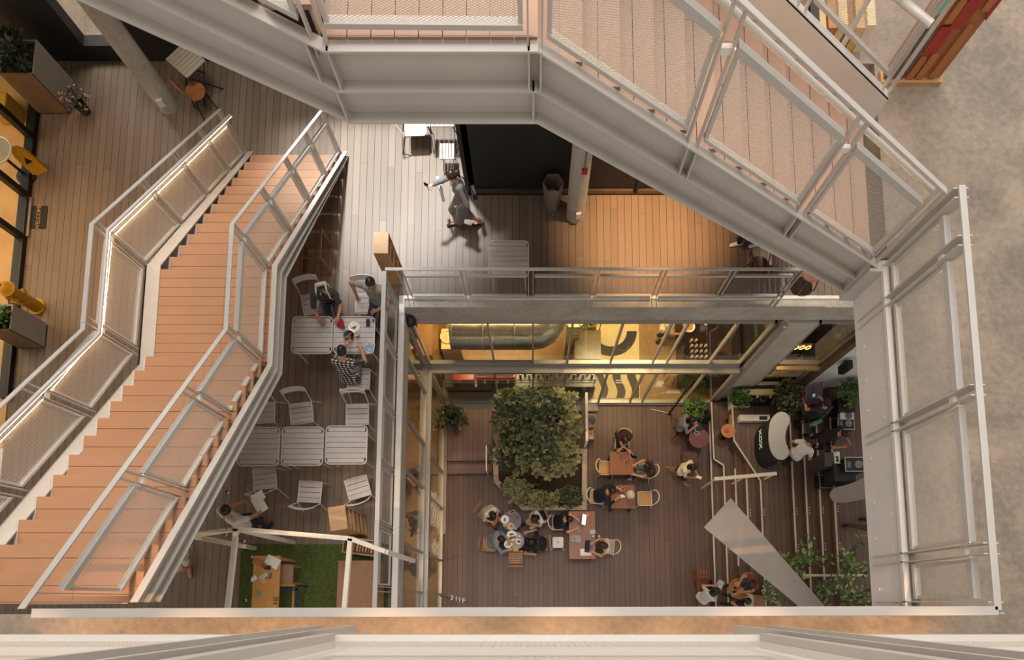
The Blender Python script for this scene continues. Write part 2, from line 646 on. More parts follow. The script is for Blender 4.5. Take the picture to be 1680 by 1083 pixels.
br = thing('staircase', 'timber flight crossing high over the deck, from a landing down to the concrete floor', 'staircase', (0, 0, 0))
BY0, BY1 = 3.62, 5.22
BX0, BX1, BXE = -1.36, 0.03, 3.66
BZ = 13.3
runC = (BXE - BX0 - (BX1 - BX0)) / 12.6
riseC = (BZ - L3) / 13.0
treads(br, TREADY, 'y', [(BX1 + runC * i, BZ - riseC * (i + 1)) for i in range(12)], BY0, BY1, runC)
lb = MB()
nb = 9
for k in range(nb):
    a = BX0 + (BX1 - BX0) * k / nb
    lb.box(a + 0.003, a + (BX1 - BX0) / nb - 0.003, BY0, BY1 + 0.3, BZ - 0.035, BZ)
lb.build('landing', TREADY, br)
treads(br, TREADY, 'y', [(BX0 - runC * i, BZ + riseC * (i + 1)) for i in range(11)], BY0, BY1, -runC)
for i in range(13):
    x = BX1 + runC * i
    MB().box(x - 0.03, x - 0.018, BY0 + 0.02, BY1 - 0.02, BZ - riseC * (i + 1) - 0.02, BZ - riseC * i - 0.036).build('riser_board', TREADY, br)
for i in range(11):
    x = BX0 - runC * i
    MB().box(x - 0.034, x - 0.022, BY0 + 0.02, BY1 - 0.02, BZ + riseC * i - 0.02, BZ + riseC * (i + 1) - 0.036).build('riser_board', TREADY, br)
slope = riseC / runC
pathB = [(BX0 - 3.4, 0, BZ + 3.4 * slope), (BX0, 0, BZ - 0.02), (BX1, 0, BZ - 0.02), (BXE + 0.06, 0, L3 - 0.02)]
girder(br, [(x, BY0, z) for x, _, z in pathB], (0, -1, 0), fl=0.085)
far = MB().strip([(x, BY1, z) for x, _, z in pathB], (0, 1, 0), 0.0, 0.02, -0.5, 0.34)
far.strip([(x, BY1, z) for x, _, z in pathB], (0, 1, 0), 0.0, 0.10, 0.325, 0.34)
far.build('stringer', STEELD, br)
for (x, z, d0, d1) in ((BX0 + 0.02, BZ - 0.02, 0.0, 0.30), (BX0 - 0.10, BZ + 0.04, 0.0, 0.30), (BX0 - 0.02, BZ - 0.02, 0.30, 0.58),
                       (BX1 - 0.06, BZ - 0.02, 0.0, 0.30), (BX1 + 0.02, BZ - 0.03, 0.0, 0.30), (BX1 - 0.03, BZ - 0.02, 0.30, 0.58),
                       (1.22, 0, 0, 0.30), (1.30, 0, 0, 0.30), (2.45, 0, 0, 0.30), (2.53, 0, 0, 0.30), (3.58, 0, 0, 0.58)):
    if z == 0:
        z = BZ - 0.02 - (x - BX1) * (BZ - L3) / (BXE + 0.06 - BX1)
    MB().box(x - 0.007, x + 0.007, BY0 - 0.08, BY0, z - d1, z - d0).build('stiffener', STEEL, br)
# steel end plate of the flight against the concrete floor
MB().box(3.60, 3.80, 3.50, 3.62, L3 - 0.62, L3 + 0.0).build('end_plate', STEEL, br)

# ---------------------------------------------------------------- railings
def railing(name, label, base, posts, lat, drop=0.25, hand=1.1, top=0.88, pw=0.055, mesh=True, led=True, grab=None,
            hand_w=0.06, hand_h=0.022, bar_t=0.012, gap=0.09, tube=0.055, group=None, meshmat=None, led_side=-1, low=0.12, ends=(True, True), bare=False, spacer=True, sides=True):
    """base: points of the foot line; posts: points along it (x, y, z) where a pair of flat uprights stands"""
    t = thing(name, label, 'railing', (0, 0, 0), 0, group)
    lat = Vector(lat)
    P = [Vector(p) for p in base]
    hb = MB().strip(P, lat, -hand_w / 2, hand_w / 2, hand - hand_h, hand)
    hb.build('handrail', STEEL, t, bevel=0.004)
    if grab is not None:
        off, gz, gr = grab
        MB().tube([p + lat * off + Vector((0, 0, gz)) for p in P], gr, 10).build('grab_rail', STEEL, t, smooth=50)
        if led:
            MB().strip(P, lat, off - 0.006 + led_side * 0.008, off + 0.006 + led_side * 0.008, gz - gr - 0.004, gz - gr + 0.004).build('light_strip', LED, t)
    pp = [Vector(p) for p in posts]
    for i, p in enumerate(pp):
        q = pp[i + 1] if i + 1 < len(pp) else pp[i - 1]
        d = (q - p) if i + 1 < len(pp) else (p - q)
        dh = Vector((d.x, d.y, 0)).normalized()
        offs = [-gap / 2, gap / 2]
        if i == 0 and ends[0]:
            offs = [0.0, gap]
        if i == len(pp) - 1 and ends[1]:
            offs = [-gap, 0.0]
        up_slope = d.z / max(1e-6, Vector((d.x, d.y, 0)).length)
        for o_ in offs:
            b = MB()
            c = p + dh * o_
            z0 = p.z + up_slope * o_ * (1 if (0 < i or o_ >= 0) else 1)
            a0 = c - dh * bar_t / 2 - lat * pw / 2
            a1 = c + dh * bar_t / 2 + lat * pw / 2
            b.hexa([Vector((a0.x, a0.y, z0 - drop)), Vector((c.x + dh.x * bar_t / 2 - lat.x * pw / 2, c.y + dh.y * bar_t / 2 - lat.y * pw / 2, z0 - drop)),
                    Vector((a1.x, a1.y, z0 - drop)), Vector((c.x - dh.x * bar_t / 2 + lat.x * pw / 2, c.y - dh.y * bar_t / 2 + lat.y * pw / 2, z0 - drop)),
                    Vector((a0.x, a0.y, z0 + hand - hand_h)), Vector((c.x + dh.x * bar_t / 2 - lat.x * pw / 2, c.y + dh.y * bar_t / 2 - lat.y * pw / 2, z0 + hand - hand_h)),
                    Vector((a1.x, a1.y, z0 + hand - hand_h)), Vector((c.x - dh.x * bar_t / 2 + lat.x * pw / 2, c.y - dh.y * bar_t / 2 + lat.y * pw / 2, z0 + hand - hand_h))])
            b.build('post', STEEL, t)
    if spacer:
        for i, p in enumerate(pp[1:-1]):
            d = (pp[i + 2] - pp[i])
            dh = Vector((d.x, d.y, 0)).normalized()
            MB().bar(p - dh * (gap / 2 - bar_t / 2) + Vector((0, 0, top - 0.10)), p + dh * (gap / 2 - bar_t / 2) + Vector((0, 0, top - 0.10)), 0.035, 0.05).build('spacer_plate', WHITEP, t)  # white paint imitates the LED light falling on these steel plates
    if bare:
        return t
    for i in range(len(pp) - 1):
        a, b_ = pp[i], pp[i + 1]
        d = b_ - a
        L_ = Vector((d.x, d.y, 0)).length
        dh = Vector((d.x, d.y, 0)) / L_
        m0 = gap / 2 + 0.03 if not (i == 0 and ends[0]) else gap + 0.03
        m1 = gap / 2 + 0.03 if not (i == len(pp) - 2 and ends[1]) else gap + 0.03
        f0, f1 = m0 / L_, 1 - m1 / L_
        A, B = a + d * f0, a + d * f1
        fb = MB()
        fb.strip([A, B], lat, -tube / 2, tube / 2, top - tube, top)
        if sides:
            fb.strip([A, B], lat, -tube / 2, tube / 2, low - 0.035, low)
        for q, s in (((A, 1), (B, -1)) if sides else ()):
            q2 = q + d * (0.03 / L_) * s
            fb.strip([q, q2], lat, -0.018, 0.018, low - 0.005, top - tube + 0.005)
        fr = fb.build('panel_frame', STEEL, t)
        if not sides:
            MB().strip([A, B], lat, -tube / 2, tube / 2, low - 0.035, low).build('bottom_rail', STEEL, t)
        if mesh:
            mb = MB()
            e = 0.028 / L_
            A2, B2 = A + d * e, B - d * e
            h0, h1 = low - 0.005, top - tube + 0.005
            mb.quad_uv([A2 + Vector((0, 0, h0)), B2 + Vector((0, 0, h0)), B2 + Vector((0, 0, h1)), A2 + Vector((0, 0, h1))],
                       [(0, h0), ((B2 - A2).length, h0), ((B2 - A2).length, h1), (0, h1)])
            mb.build('mesh_sheet', meshmat or MESH, fr)
        if led:
            lb_ = MB().strip([A, B], lat, *sorted((led_side * (tube / 2 - 0.012), led_side * (tube / 2 - 0.002))), top - tube - 0.008, top - tube - 0.001)
            lb_.build('light_strip', LED, fr)
    return t

def lerp(a, b, t):
    return Vector(a) * (1 - t) + Vector(b) * t

def on_path(path, axis, vals):
    """points of a polyline at given values of one coordinate"""
    out = []
    for v in vals:
        for a, b in zip(path, path[1:]):
            a, b = Vector(a), Vector(b)
            lo, hi = sorted((a[axis], b[axis]))
            if lo - 1e-6 <= v <= hi + 1e-6:
                t = 0 if abs(b[axis] - a[axis]) < 1e-9 else (v - a[axis]) / (b[axis] - a[axis])
                out.append(a * (1 - t) + b * t)
                break
    return out

RY = [9.22, 8.2, 7.2, 6.17, 5.13, 3.65, 2.5, 1.27, -0.03]
for (xs, s, lab) in (((-4.00, -4.14, -4.14, -4.19), 1, 'grey stair railing with mesh panels on the side towards the opening'),
                     ((-5.94, -6.07, -6.07, -6.14), -1, 'grey stair railing with mesh panels on the side away from the opening')):
    pth = [(xs[0], Y0 + 0.14, L2 + 0.08), (xs[1], YA, LZ), (xs[2], YB, LZ), (xs[3], -0.07, L3)]
    ys = RY if s == 1 else [9.22, 8.36, 7.4, 6.4, 5.18, 3.78, 2.55, 1.27, -0.03]
    railing('stair_railing', lab, pth, on_path(pth, 1, ys), (s, 0, 0), grab=(-0.12, 0.95, 0.026) if s < 0 else None, drop=0.10, led_side=-1, top=0.84, tube=0.065)
YR = 3.60
pthB = [(BX0 - 3.2, YR, BZ + 3.2 * slope), (BX0, YR, BZ), (BX1, YR, BZ), (BXE, YR, L3)]
railing('stair_railing', 'grey mesh railing along the near edge of the high timber flight', pthB,
        on_path(pthB, 0, [BX0 - 2.4, BX0 - 1.2, BX0 - 0.02, BX1 - 0.02, 1.26, 2.49, BXE]), (0, -1, 0), grab=(-0.14, 0.92, 0.024), drop=0.12, tube=0.065)
pthF = [(BX1, BY1 + 0.06, BZ + 0.32), (BXE + 0.1, BY1 + 0.06, L3 + 0.34)]
railing('stair_railing', 'grey mesh railing along the far edge of the high timber flight', pthF,
        on_path(pthF, 0, [BX1 + 0.1, 1.2, 2.4, BXE + 0.05]), (0, 1, 0), grab=(0.12, 0.92, 0.024), drop=0.05, led=False, hand=1.0)
pthR = [(3.80, 3.66, L3), (3.80, -0.08, L3)]
railing('balcony_railing', 'grey mesh railing on the riveted steel edge of the concrete floor', pthR,
        on_path(pthR, 1, [3.60, 3.15, 1.79, 0.43, -0.06]), (-1, 0, 0), drop=0.52, tube=0.06, pw=0.13, ends=(False, False), led_side=-1)
pl = MB()
pthN = [(-4.10, -0.105, L3), (3.80, -0.085, L3)]
railing('balcony_railing', 'long grey railing seen straight from above across the whole opening', pthN,
        on_path(pthN, 0, [-4.0, -2.7, -1.4, -0.1, 1.2, 2.5, 3.75]), (0, -1, 0), drop=0.05, led=False, hand_w=0.075, pw=0.05)
pthT = [(-8, -0.10, L4 - 0.45), (9, -0.10, L4 - 0.45)]
MESHC = mesh_mat('expanded_metal_cream', '#e8dfd2', lw=0.03, sw=0.014, w=0.17)
railing('balcony_railing', 'cream mesh railing right under the viewpoint on the top floor', pthT,
        on_path(pthT, 0, [-3.2, -1.92, -0.60, 0.67, 1.95, 3.2]), (0, -1, 0), drop=0.16, led=False, hand=1.62, top=1.5, low=0.19, tube=0.03, ends=(False, False),
        gap=0.10, meshmat=MESHC, pw=0.05, spacer=False)
# middle deck railings
MESHF = mesh_mat('expanded_metal_fine', '#9a9088', lw=0.03, sw=0.014, w=0.075)
pthW = [(-2.76, -0.4, L2), (-2.76, 6.06, L2)]
railing('deck_railing', 'pale mesh railing beside the dining tables of the middle deck', pthW,
        on_path(pthW, 1, [0.2, 1.35, 2.5, 3.65, 4.85, 6.0]), (-1, 0, 0), drop=0.1, led=False, hand=1.1, hand_w=0.08, tube=0.035, ends=(False, True), meshmat=MESHF, spacer=False)
pthK = [(-2.76, 6.13, L2), (5.9, 6.13, L2)]
railing('deck_railing', 'pale mesh railing at the back edge of the opening beside the lone slatted table', pthK,
        on_path(pthK, 0, [-2.5, -1.32, -0.05, 1.2, 2.45, 3.75, 5.0]), (0, 1, 0), drop=0.1, led=False, hand=1.05, hand_w=0.06, tube=0.05, ends=(False, False), top=0.84, meshmat=MESHF, spacer=False, sides=False)

# ---------------------------------------------------------------- glass fronts of the market floor
def window(n, lo, hi, plane, axis, z0, z1, mull, lean=0.05):
    f = MB()
    def bx(a0, a1, d0, d1, q0, q1):
        if axis == 'x':
            f.box(a0, a1, plane + d0, plane + d1, q0, q1)
        else:
            f.box(plane + d0, plane + d1, a0, a1, q0, q1)
    bx(lo, hi, -lean, lean, z0, z0 + 0.06)
    bx(lo, hi, -lean, lean, z1 - 0.06, z1)
    bx(lo, lo + 0.05, -lean, lean, z0, z1)
    bx(hi - 0.05, hi, -lean, lean, z0, z1)
    for m_ in mull:
        bx(m_ - 0.02, m_ + 0.02, -lean, lean, z0 + 0.06, z1 - 0.06)
    w = struct(f.build('window_%d' % n, ALU))
    g = MB()
    if axis == 'x':
        g.box(lo + 0.02, hi - 0.02, plane - 0.005, plane + 0.005, z0 + 0.02, z1 - 0.02)
    else:
        g.box(plane - 0.005, plane + 0.005, lo + 0.02, hi - 0.02, z0 + 0.02, z1 - 0.02)
    g.build('pane', GLASS, w)
    return w
ZT = 2.55
window(1, -2.62, 5.2, 5.93, 'x', ZT + 0.06, L2 - 0.56, [-0.98, -0.01, 0.85, 1.93, 2.98, 3.33, 4.4])
window(2, -2.62, 5.2, 5.80, 'x', 0.08, ZT - 0.12, [-1.0, -0.01, 0.84, 1.91, 2.83, 3.18, 4.4])
window(3, -0.6, 5.88, -2.70, 'y', ZT + 0.06, L2 - 0.56, [0.19, 1.15, 2.72, 3.82, 5.15])
window(4, -0.6, 5.76, -2.64, 'y', 0.08, ZT - 0.12, [0.17, 1.12, 2.6, 3.67, 5.01])
struct(MB().box(-2.66, 5.2, 5.70, 5.98, ZT - 0.12, ZT - 0.02).box(-2.66, 5.2, 5.86, 5.98, ZT - 0.02, ZT + 0.06).build('trim_2', ALU))
struct(MB().box(-2.76, -2.56, -0.6, 5.70, ZT - 0.12, ZT - 0.02).box(-2.76, -2.65, -0.6, 5.70, ZT - 0.02, ZT + 0.06).build('trim_3', ALU))
struct(MB().box(-2.60, 1.9, 5.52, 5.86, 0.0, 0.10).box(1.9, 5.15, 5.72, 5.86, 0, 0.08).build('trim_4', CONC))
struct(MB().box(-2.68, -2.52, 1.9, 5.6, 0, 0.08).build('trim_5', CONC))
# concrete pier and the kitchen front beside it
struct(MB().box(5.45, 6.10, 5.88, 6.05, 0, L2 - 0.57).build('wall_back', mat('pier_concrete', '#b3a999', rough=0.7, var=0.12, scale=2)))
struct(MB().tube([(5.34, 5.84, 0), (5.34, 5.84, L2 - 0.56)], 0.085, 14).build('trim_8', ALU, smooth=60))
window(5, 6.10, 7.2, 5.93, 'x', ZT + 0.06, L2 - 0.56, [])
window(6, 6.10, 7.2, 5.93, 'x', 1.15, ZT - 0.05, [])
struct(MB().box(6.10, 7.25, 5.76, 5.98, ZT - 0.06, ZT + 0.04).build('trim_6', mat('brass_trim', '#c9a878', rough=0.3, metal=0.5)))
struct(MB().box(7.18, 7.34, 5.74, 6.02, 0.5, L2 - 0.56).build('trim_7', mat('bronze_trim', '#6d5844', rough=0.4, metal=0.3)))
struct(MB().box(7.34, 11, 5.80, 6.02, 0, L2 - 0.02).build('wall_right', CONCW))
struct(MB().box(6.10, 7.3, 5.78, 5.98, 0, 1.15).build('wall_front', DARKWALL))
# inside: back and side walls, ceilings are the deck above
struct(MB().box(-11, 8, 9.4, 9.5, 0, L2 - 0.3).build('wall_back', mat('shop_back_wall', '#7a5c36', rough=0.7)))
struct(MB().box(-6.1, -6.0, -3, 9.4, 0, L2 - 0.3).build('wall_left', mat('shop_side_wall', '#8a6840', rough=0.7)))
struct(MB().box(5.62, 5.72, 6.06, 9.4, 0, L2 - 0.3).build('wall_right', DARKWALL))

# ---------------------------------------------------------------- stepped seating on the market floor
STEP = 0.15
NOSE = mat('step_nosing', '#d8c8ba', rough=0.4, var=0.04)
def poly_step(poly, z1, i):
    o = struct(MB().prism(poly, -0.02, z1).build('floor', DECK1))
    return o
edges = {
    1: [(5.14, 5.72), (5.14, 4.05), (5.14, -2)],
    2: [(5.16, 5.72), (5.18, 4.03), (5.45, 3.85), (5.45, -2)],
    3: [(5.72, 5.72), (5.72, 3.72), (5.72, -2)],
    4: [(5.98, 5.72), (5.98, 3.40), (5.98, -2)],
    5: [(5.60, 5.72), (5.62, 4.45), (6.31, 3.30), (6.31, -2)],
    6: [(7.14, 5.72), (7.14, -2)], 7: [(7.42, 5.72), (7.42, -2)], 8: [(7.72, 5.72), (7.72, -2)], 9: [(8.03, 5.72), (8.03, -2)]}
vis = {1: (5.2, -0.4), 2: (5.72, -0.4), 3: (3.72, 0.95), 4: (3.4, 1.1), 5: (5.6, -0.4), 6: (5.2, -0.4), 7: (5, -0.4), 8: (5, 0.5), 9: (5, 0.6)}
for k, e in edges.items():
    z = STEP * k
    poly_step([(p[0], p[1]) for p in e] + [(12, -2), (12, 5.72)], z, k)
    path = [Vector((p[0] + 0.012, p[1], z)) for p in e]
    nb_ = MB()
    hi, lo = vis[k]
    pts = []
    for a, b in zip(e, e[1:]):
        for q in (a, b):
            q = (q[0], min(max(q[1], lo), hi))
            if not pts or (Vector(q) - Vector(pts[-1])).length > 1e-4:
                pts.append(q)
    for a, b in zip(pts, pts[1:]):
        nb_.bar((a[0], a[1], z + 0.004), (b[0], b[1], z + 0.004), 0.045, 0.012)
    struct(nb_.build('trim_%d' % (k + 9), NOSE))

# ---------------------------------------------------------------- middle deck: dark shop front, west shop front, columns
struct(MB().box(-1.39, 11, 8.43, 8.62, L2, L2 + 3.6).box(-1.39, -1.2, 8.43, 13, L2, L2 + 3.6).build('wall_front', DARKWALL))
kf = MB()
for a, b in ((-1.2, 0.9), (1.0, 2.05), (2.15, 3.3), (3.4, 4.6)):
    kf.box(a, b, 8.37, 8.42, L2 + 0.06, L2 + 0.14)
struct(kf.build('trim_20', mat('kick_rail', '#7c6a58', rough=0.3, metal=0.7)))
km = MB()
for x in (-1.39, 0.95, 2.1, 3.35, 4.65):
    km.box(x, x + 0.08, 8.39, 8.43, L2, L2 + 3.5)
km.box(-1.39, 9, 8.38, 8.43, L2, L2 + 0.05)
struct(km.build('trim_21', BLACKM))
struct(MB().box(-13, -9.35, 11.45, 11.7, L2, L2 + 3.6).box(-8.6, -1.39, 11.45, 11.7, L2, L2 + 3.6).box(-9.35, -8.6, 11.45, 11.7, L2, L2 + 0.35).build('wall_back', DARKWALL))
struct(MB().box(-10.5, -8.0, 11.7, 15, L2, L2 + 0.3).build('floor', CONCFL))
struct(MB().box(-10.5, -8.0, 13.2, 13.3, L2 + 0.3, L2 + 3.6).build('wall_back', CONCW))
wf = MB()
for y in (7.42, 8.35, 9.65, 10.9):
    wf.box(-10.58, -10.46, y - 0.06, y + 0.06, L2, L2 + 3.2)
wf.box(-10.62, -10.44, 4.0, 11.4, L2, L2 + 0.09)
wf.box(-10.58, -10.46, 4.0, 11.4, L2 + 3.1, L2 + 3.2)
w7 = struct(wf.build('window_7', BLACKM))
MB().box(-10.525, -10.515, 4.0, 11.4, L2 + 0.09, L2 + 3.1).build('pane', GLASS, w7)
struct(MB().box(-10.44, -10.38, 7.44, 8.3, L2, L2 + 0.05).build('trim_22', mat('worn_steel_sill', '#8f857a', rough=0.4, metal=0.5)))
struct(MB().box(-14, -10.5, 3, 12, L2 - 0.05, L2 + 0.02).build('floor', mat('shop_oak_floor', '#c99a5c', rough=0.4, var=0.12, scale=2)))
def column(x, y, r, h, fit):
    c = struct(MB().lathe((x, y, L2), [(r, 0), (r, h)], 28).build('column', CONC, smooth=40))
    f = MB()
    for (a, z, w, hh, kind) in fit:
        nx, ny = math.cos(a), math.sin(a)
        M = Matrix((( -ny, 0, nx), (nx, 0, ny), (0, 1, 0)))
        f.cbox((x + nx * (r + 0.015), y + ny * (r + 0.015), L2 + z), (w, hh, 0.05), M=M)
    f.build('wall_socket', mat('socket_plastic', '#d8d2c8', rough=0.4), c)
    return c
c1 = column(0.87, 7.93, 0.19, 5.1, [(-PI / 2 + 0.2, 0.28, 0.10, 0.14, 0)])
call = MB().box(0.93 - 0.05, 0.93 + 0.05, 7.70, 7.745, L2 + 1.45, L2 + 1.57)
call.build('fire_call_point', mat('call_point_red', '#9c2a22', rough=0.4), c1)
MB().tube([(0.93, 7.735, L2 + 1.57), (0.93, 7.735, L2 + 4.9)], 0.012, 6).build('conduit', mat('grey_conduit', '#6f675f'), c1)
column(-7.72, 10.42, 0.21, 5.1, [(-PI / 2 + 0.2, 0.30, 0.12, 0.16, 0)])
# ---------------------------------------------------------------- people: one continuous body surface from blended limbs
def v3(*a):
    return np.array(a, dtype=float)

def nrm(a):
    n = np.linalg.norm(a)
    return a / n if n > 1e-9 else a

def sd_caps(P, a, b, ra, rb):
    ab = b - a
    L = max(1e-9, float(ab @ ab))
    t = np.clip(((P - a) @ ab) / L, 0, 1)
    return np.linalg.norm(P - a - t[:, None] * ab, axis=1) - (ra + (rb - ra) * t)

def sd_ell(P, c, r, R=None):
    q = P - c
    if R is not None:
        q = q @ R
    k = np.linalg.norm(q / r, axis=1)
    return (k - 1) * min(r)

def smin(a, b, k):
    h = np.clip(0.5 + 0.5 * (b - a) / k, 0, 1)
    return b + (a - b) * h - k * h * (1 - h)

class Field:
    """list of blended pieces, each worked out only near itself"""
    def __init__(self, lo, hi, h):
        self.h = h
        self.lo = lo
        self.n = np.maximum(2, np.ceil((hi - lo) / h).astype(int) + 1)
        ax = [lo[i] + h * np.arange(self.n[i]) for i in range(3)]
        self.P = np.stack(np.meshgrid(*ax, indexing='ij'), -1).reshape(-1, 3)
        self.d = np.full(len(self.P), 1.0)
    def join(self, fn, c0, c1, pad, k=0.03):
        lo = np.minimum(c0, c1) - pad
        hi = np.maximum(c0, c1) + pad
        m = np.all((self.P >= lo) & (self.P <= hi), axis=1)
        if m.any():
            self.d[m] = smin(self.d[m], fn(self.P[m]), k)
    def caps(self, a, b, ra, rb=None, k=0.03):
        rb = ra if rb is None else rb
        self.join(lambda P: sd_caps(P, a, b, ra, rb), a, b, max(ra, rb) + 0.09, k)
    def ell(self, c, r, R=None, k=0.03):
        self.join(lambda P: sd_ell(P, c, r, R), c, c, max(r) + 0.08, k)
    def cut(self, fn):
        """keep only where fn < 0"""
        self.d = np.maximum(self.d, fn(self.P))
    def mesh(self):
        n = self.n
        D = self.d.reshape(n)
        S = D < 0
        if not S.any():
            return [], []
        idx = -np.ones(tuple(n - 1), dtype=int)
        acc = np.zeros(tuple(n - 1) + (3,))
        cnt = np.zeros(tuple(n - 1))
        corners = [(i, j, k) for i in (0, 1) for j in (0, 1) for k in (0, 1)]
        def sl(o):
            return tuple(slice(o[q], n[q] - 1 + o[q]) for q in range(3))
        for ax in range(3):
            for c in corners:
                if c[ax]:
                    continue
                e = list(c)
                e[ax] = 1
                a, b = D[sl(c)], D[sl(e)]
                m = (a < 0) != (b < 0)
                t = np.where(m, a / np.where(m, a - b, 1), 0)
                for q in range(3):
                    acc[..., q] += np.where(m, c[q] + (t if q == ax else 0), 0)
                cnt += m
        act = cnt > 0
        idx[act] = np.arange(act.sum())
        cell = np.argwhere(act)
        V = self.lo + (cell + acc[act] / cnt[act][:, None]) * self.h
        F = []
        for ax in range(3):
            u, v = (ax + 1) % 3, (ax + 2) % 3
            s0 = [slice(1, n[q] - 1) for q in range(3)]
            s1 = list(s0)
            s0[ax] = slice(0, n[ax] - 1)
            s1[ax] = slice(1, n[ax])
            a, b = S[tuple(s0)], S[tuple(s1)]
            for flip, m in ((False, a & ~b), (True, ~a & b)):
                w = np.argwhere(m)
                if not len(w):
                    continue
                off = np.array([1, 1, 1])
                off[ax] = 0
                w = w + off
                def g(du, dv):
                    z = w.copy()
                    z[:, u] += du
                    z[:, v] += dv
                    return idx[z[:, 0], z[:, 1], z[:, 2]]
                q4 = np.stack([g(-1, -1), g(0, -1), g(0, 0), g(-1, 0)], 1)
                if flip:
                    q4 = q4[:, ::-1]
                F.append(q4)
        F = np.concatenate(F)
        F = F[(F >= 0).all(1)]
        return V, F

def field_obj(name, fld, m, parent, extra=None):
    V, F = fld.mesh()
    mb = MB()
    if len(V):
        mb.add(V.tolist(), F.tolist())
    if extra:
        for e in extra:
            o = len(mb.v)
            mb.v += e.v
            mb.f += [tuple(i + o for i in f) for f in e.f]
            mb.mi += e.mi
    return mb.build(name, m, parent, smooth=180)

def ik(a, t, l1, l2, hint):
    d = t - a
    L = np.linalg.norm(d)
    mx = (l1 + l2) * 0.995
    if L > mx:
        t = a + d / L * mx
        d = t - a
        L = mx
    d = d / L
    x = (l1 * l1 - l2 * l2 + L * L) / (2 * L)
    y = math.sqrt(max(0, l1 * l1 - x * x))
    h = hint - d * (hint @ d)
    h = nrm(h)
    return a + d * x + h * y, t

SKIN = {'a': mat('skin_light', '#c68f6e', rough=0.5, var=0.05), 'b': mat('skin_tan', '#b07a58', rough=0.5, var=0.05), 'c': mat('skin_brown', '#8d5f44', rough=0.5, var=0.05)}
HAIRM = {'black': mat('hair_black', '#17120f', rough=0.4, var=0.25, scale=40), 'brown': mat('hair_brown', '#33211a', rough=0.4, var=0.25, scale=40), 'auburn': mat('hair_auburn', '#4a2418', rough=0.4, var=0.25, scale=40)}
EYE = mat('eye_dark', '#120e0c', rough=0.2, var=0)
LIP = mat('lip', '#8f4f42', rough=0.5, var=0)

def cloth(hexcol, name=None):
    return mat(name or 'cloth_' + hexcol.strip('#'), hexcol, rough=0.85, var=0.13, scale=14)

def plaid_mat():
    m = bpy.data.materials.new('plaid_cloth')
    m.use_nodes = True
    N, L = nt(m)
    b = N['Principled BSDF']
    b.inputs['Roughness'].default_value = 0.85
    tc = N.new('ShaderNodeTexCoord')
    mp = N.new('ShaderNodeMapping')
    mp.inputs['Rotation'].default_value = (0.2, 0.3, 0.35)
    L.new(tc.outputs['Object'], mp.inputs['Vector'])
    sp = N.new('ShaderNodeSeparateXYZ')
    L.new(mp.outputs[0], sp.inputs[0])
    def band(o):
        return mth(N, L, 'GREATER_THAN', mth(N, L, 'FRACT', mth(N, L, 'MULTIPLY', o, 15.0)), 0.5)
    s = mth(N, L, 'ADD', band(sp.outputs[0]), band(mth(N, L, 'ADD', sp.outputs[1], sp.outputs[2])))
    rp = N.new('ShaderNodeValToRGB')
    rp.color_ramp.interpolation = 'CONSTANT'
    e = rp.color_ramp.elements
    e[0].color = hexc('#cfc6bb') + (1,)
    e[1].position = 0.3
    e[1].color = hexc('#5d5651') + (1,)
    k = e.new(0.8)
    k.color = hexc('#1a1817') + (1,)
    L.new(mth(N, L, 'MULTIPLY', s, 0.5), rp.inputs[0])
    L.new(rp.outputs[0], b.inputs['Base Color'])
    return m
PLAID = plaid_mat()

def hand_mesh(w, d, nrmv, side, s, curl, mi=0):
    """palm is in the body field; here are the fingers and thumb. w wrist, d along the hand, nrmv palm normal"""
    mb = MB()
    d = nrm(d)
    n = nrm(nrmv - d * (nrmv @ d))
    l = np.cross(d, n)
    if side < 0:
        l = -l                      # l points to the thumb side
    lens = [0.070, 0.078, 0.073, 0.058]
    for i in range(4):
        o = (0.030 - 0.020 * i) * s
        p = w + d * 0.078 * s + l * o
        pts = [p]
        a = 0.12 * (i - 1.2)
        dd = nrm(d + l * (-0.10) * (i - 1.2))
        ang = 0
        for k, fr in enumerate((0.46, 0.30, 0.24)):
            ang += curl * (0.8 + 0.12 * i) * (0.7 if k == 0 else 1.0)
            dirv = dd * math.cos(ang) + n * math.sin(ang)
            p = p + dirv * lens[i] * fr * s
            pts.append(p)
        mb.tube([tuple(q) for q in pts], [0.0092 * s, 0.0088 * s, 0.008 * s, 0.0055 * s], 6)
    p = w + d * 0.030 * s + l * 0.030 * s
    t1 = p + nrm(d * 0.55 + l * 0.75 + n * 0.25) * 0.040 * s
    t2 = t1 + nrm(d * 0.85 + l * 0.30 + n * (0.25 + curl * 0.4)) * 0.030 * s
    t3 = t2 + nrm(d * 0.9 + l * 0.05 + n * (0.3 + curl * 0.6)) * 0.022 * s
    mb.tube([tuple(q) for q in (p, t1, t2, t3)], [0.013 * s, 0.0108 * s, 0.0095 * s, 0.006 * s], 6)
    return mb

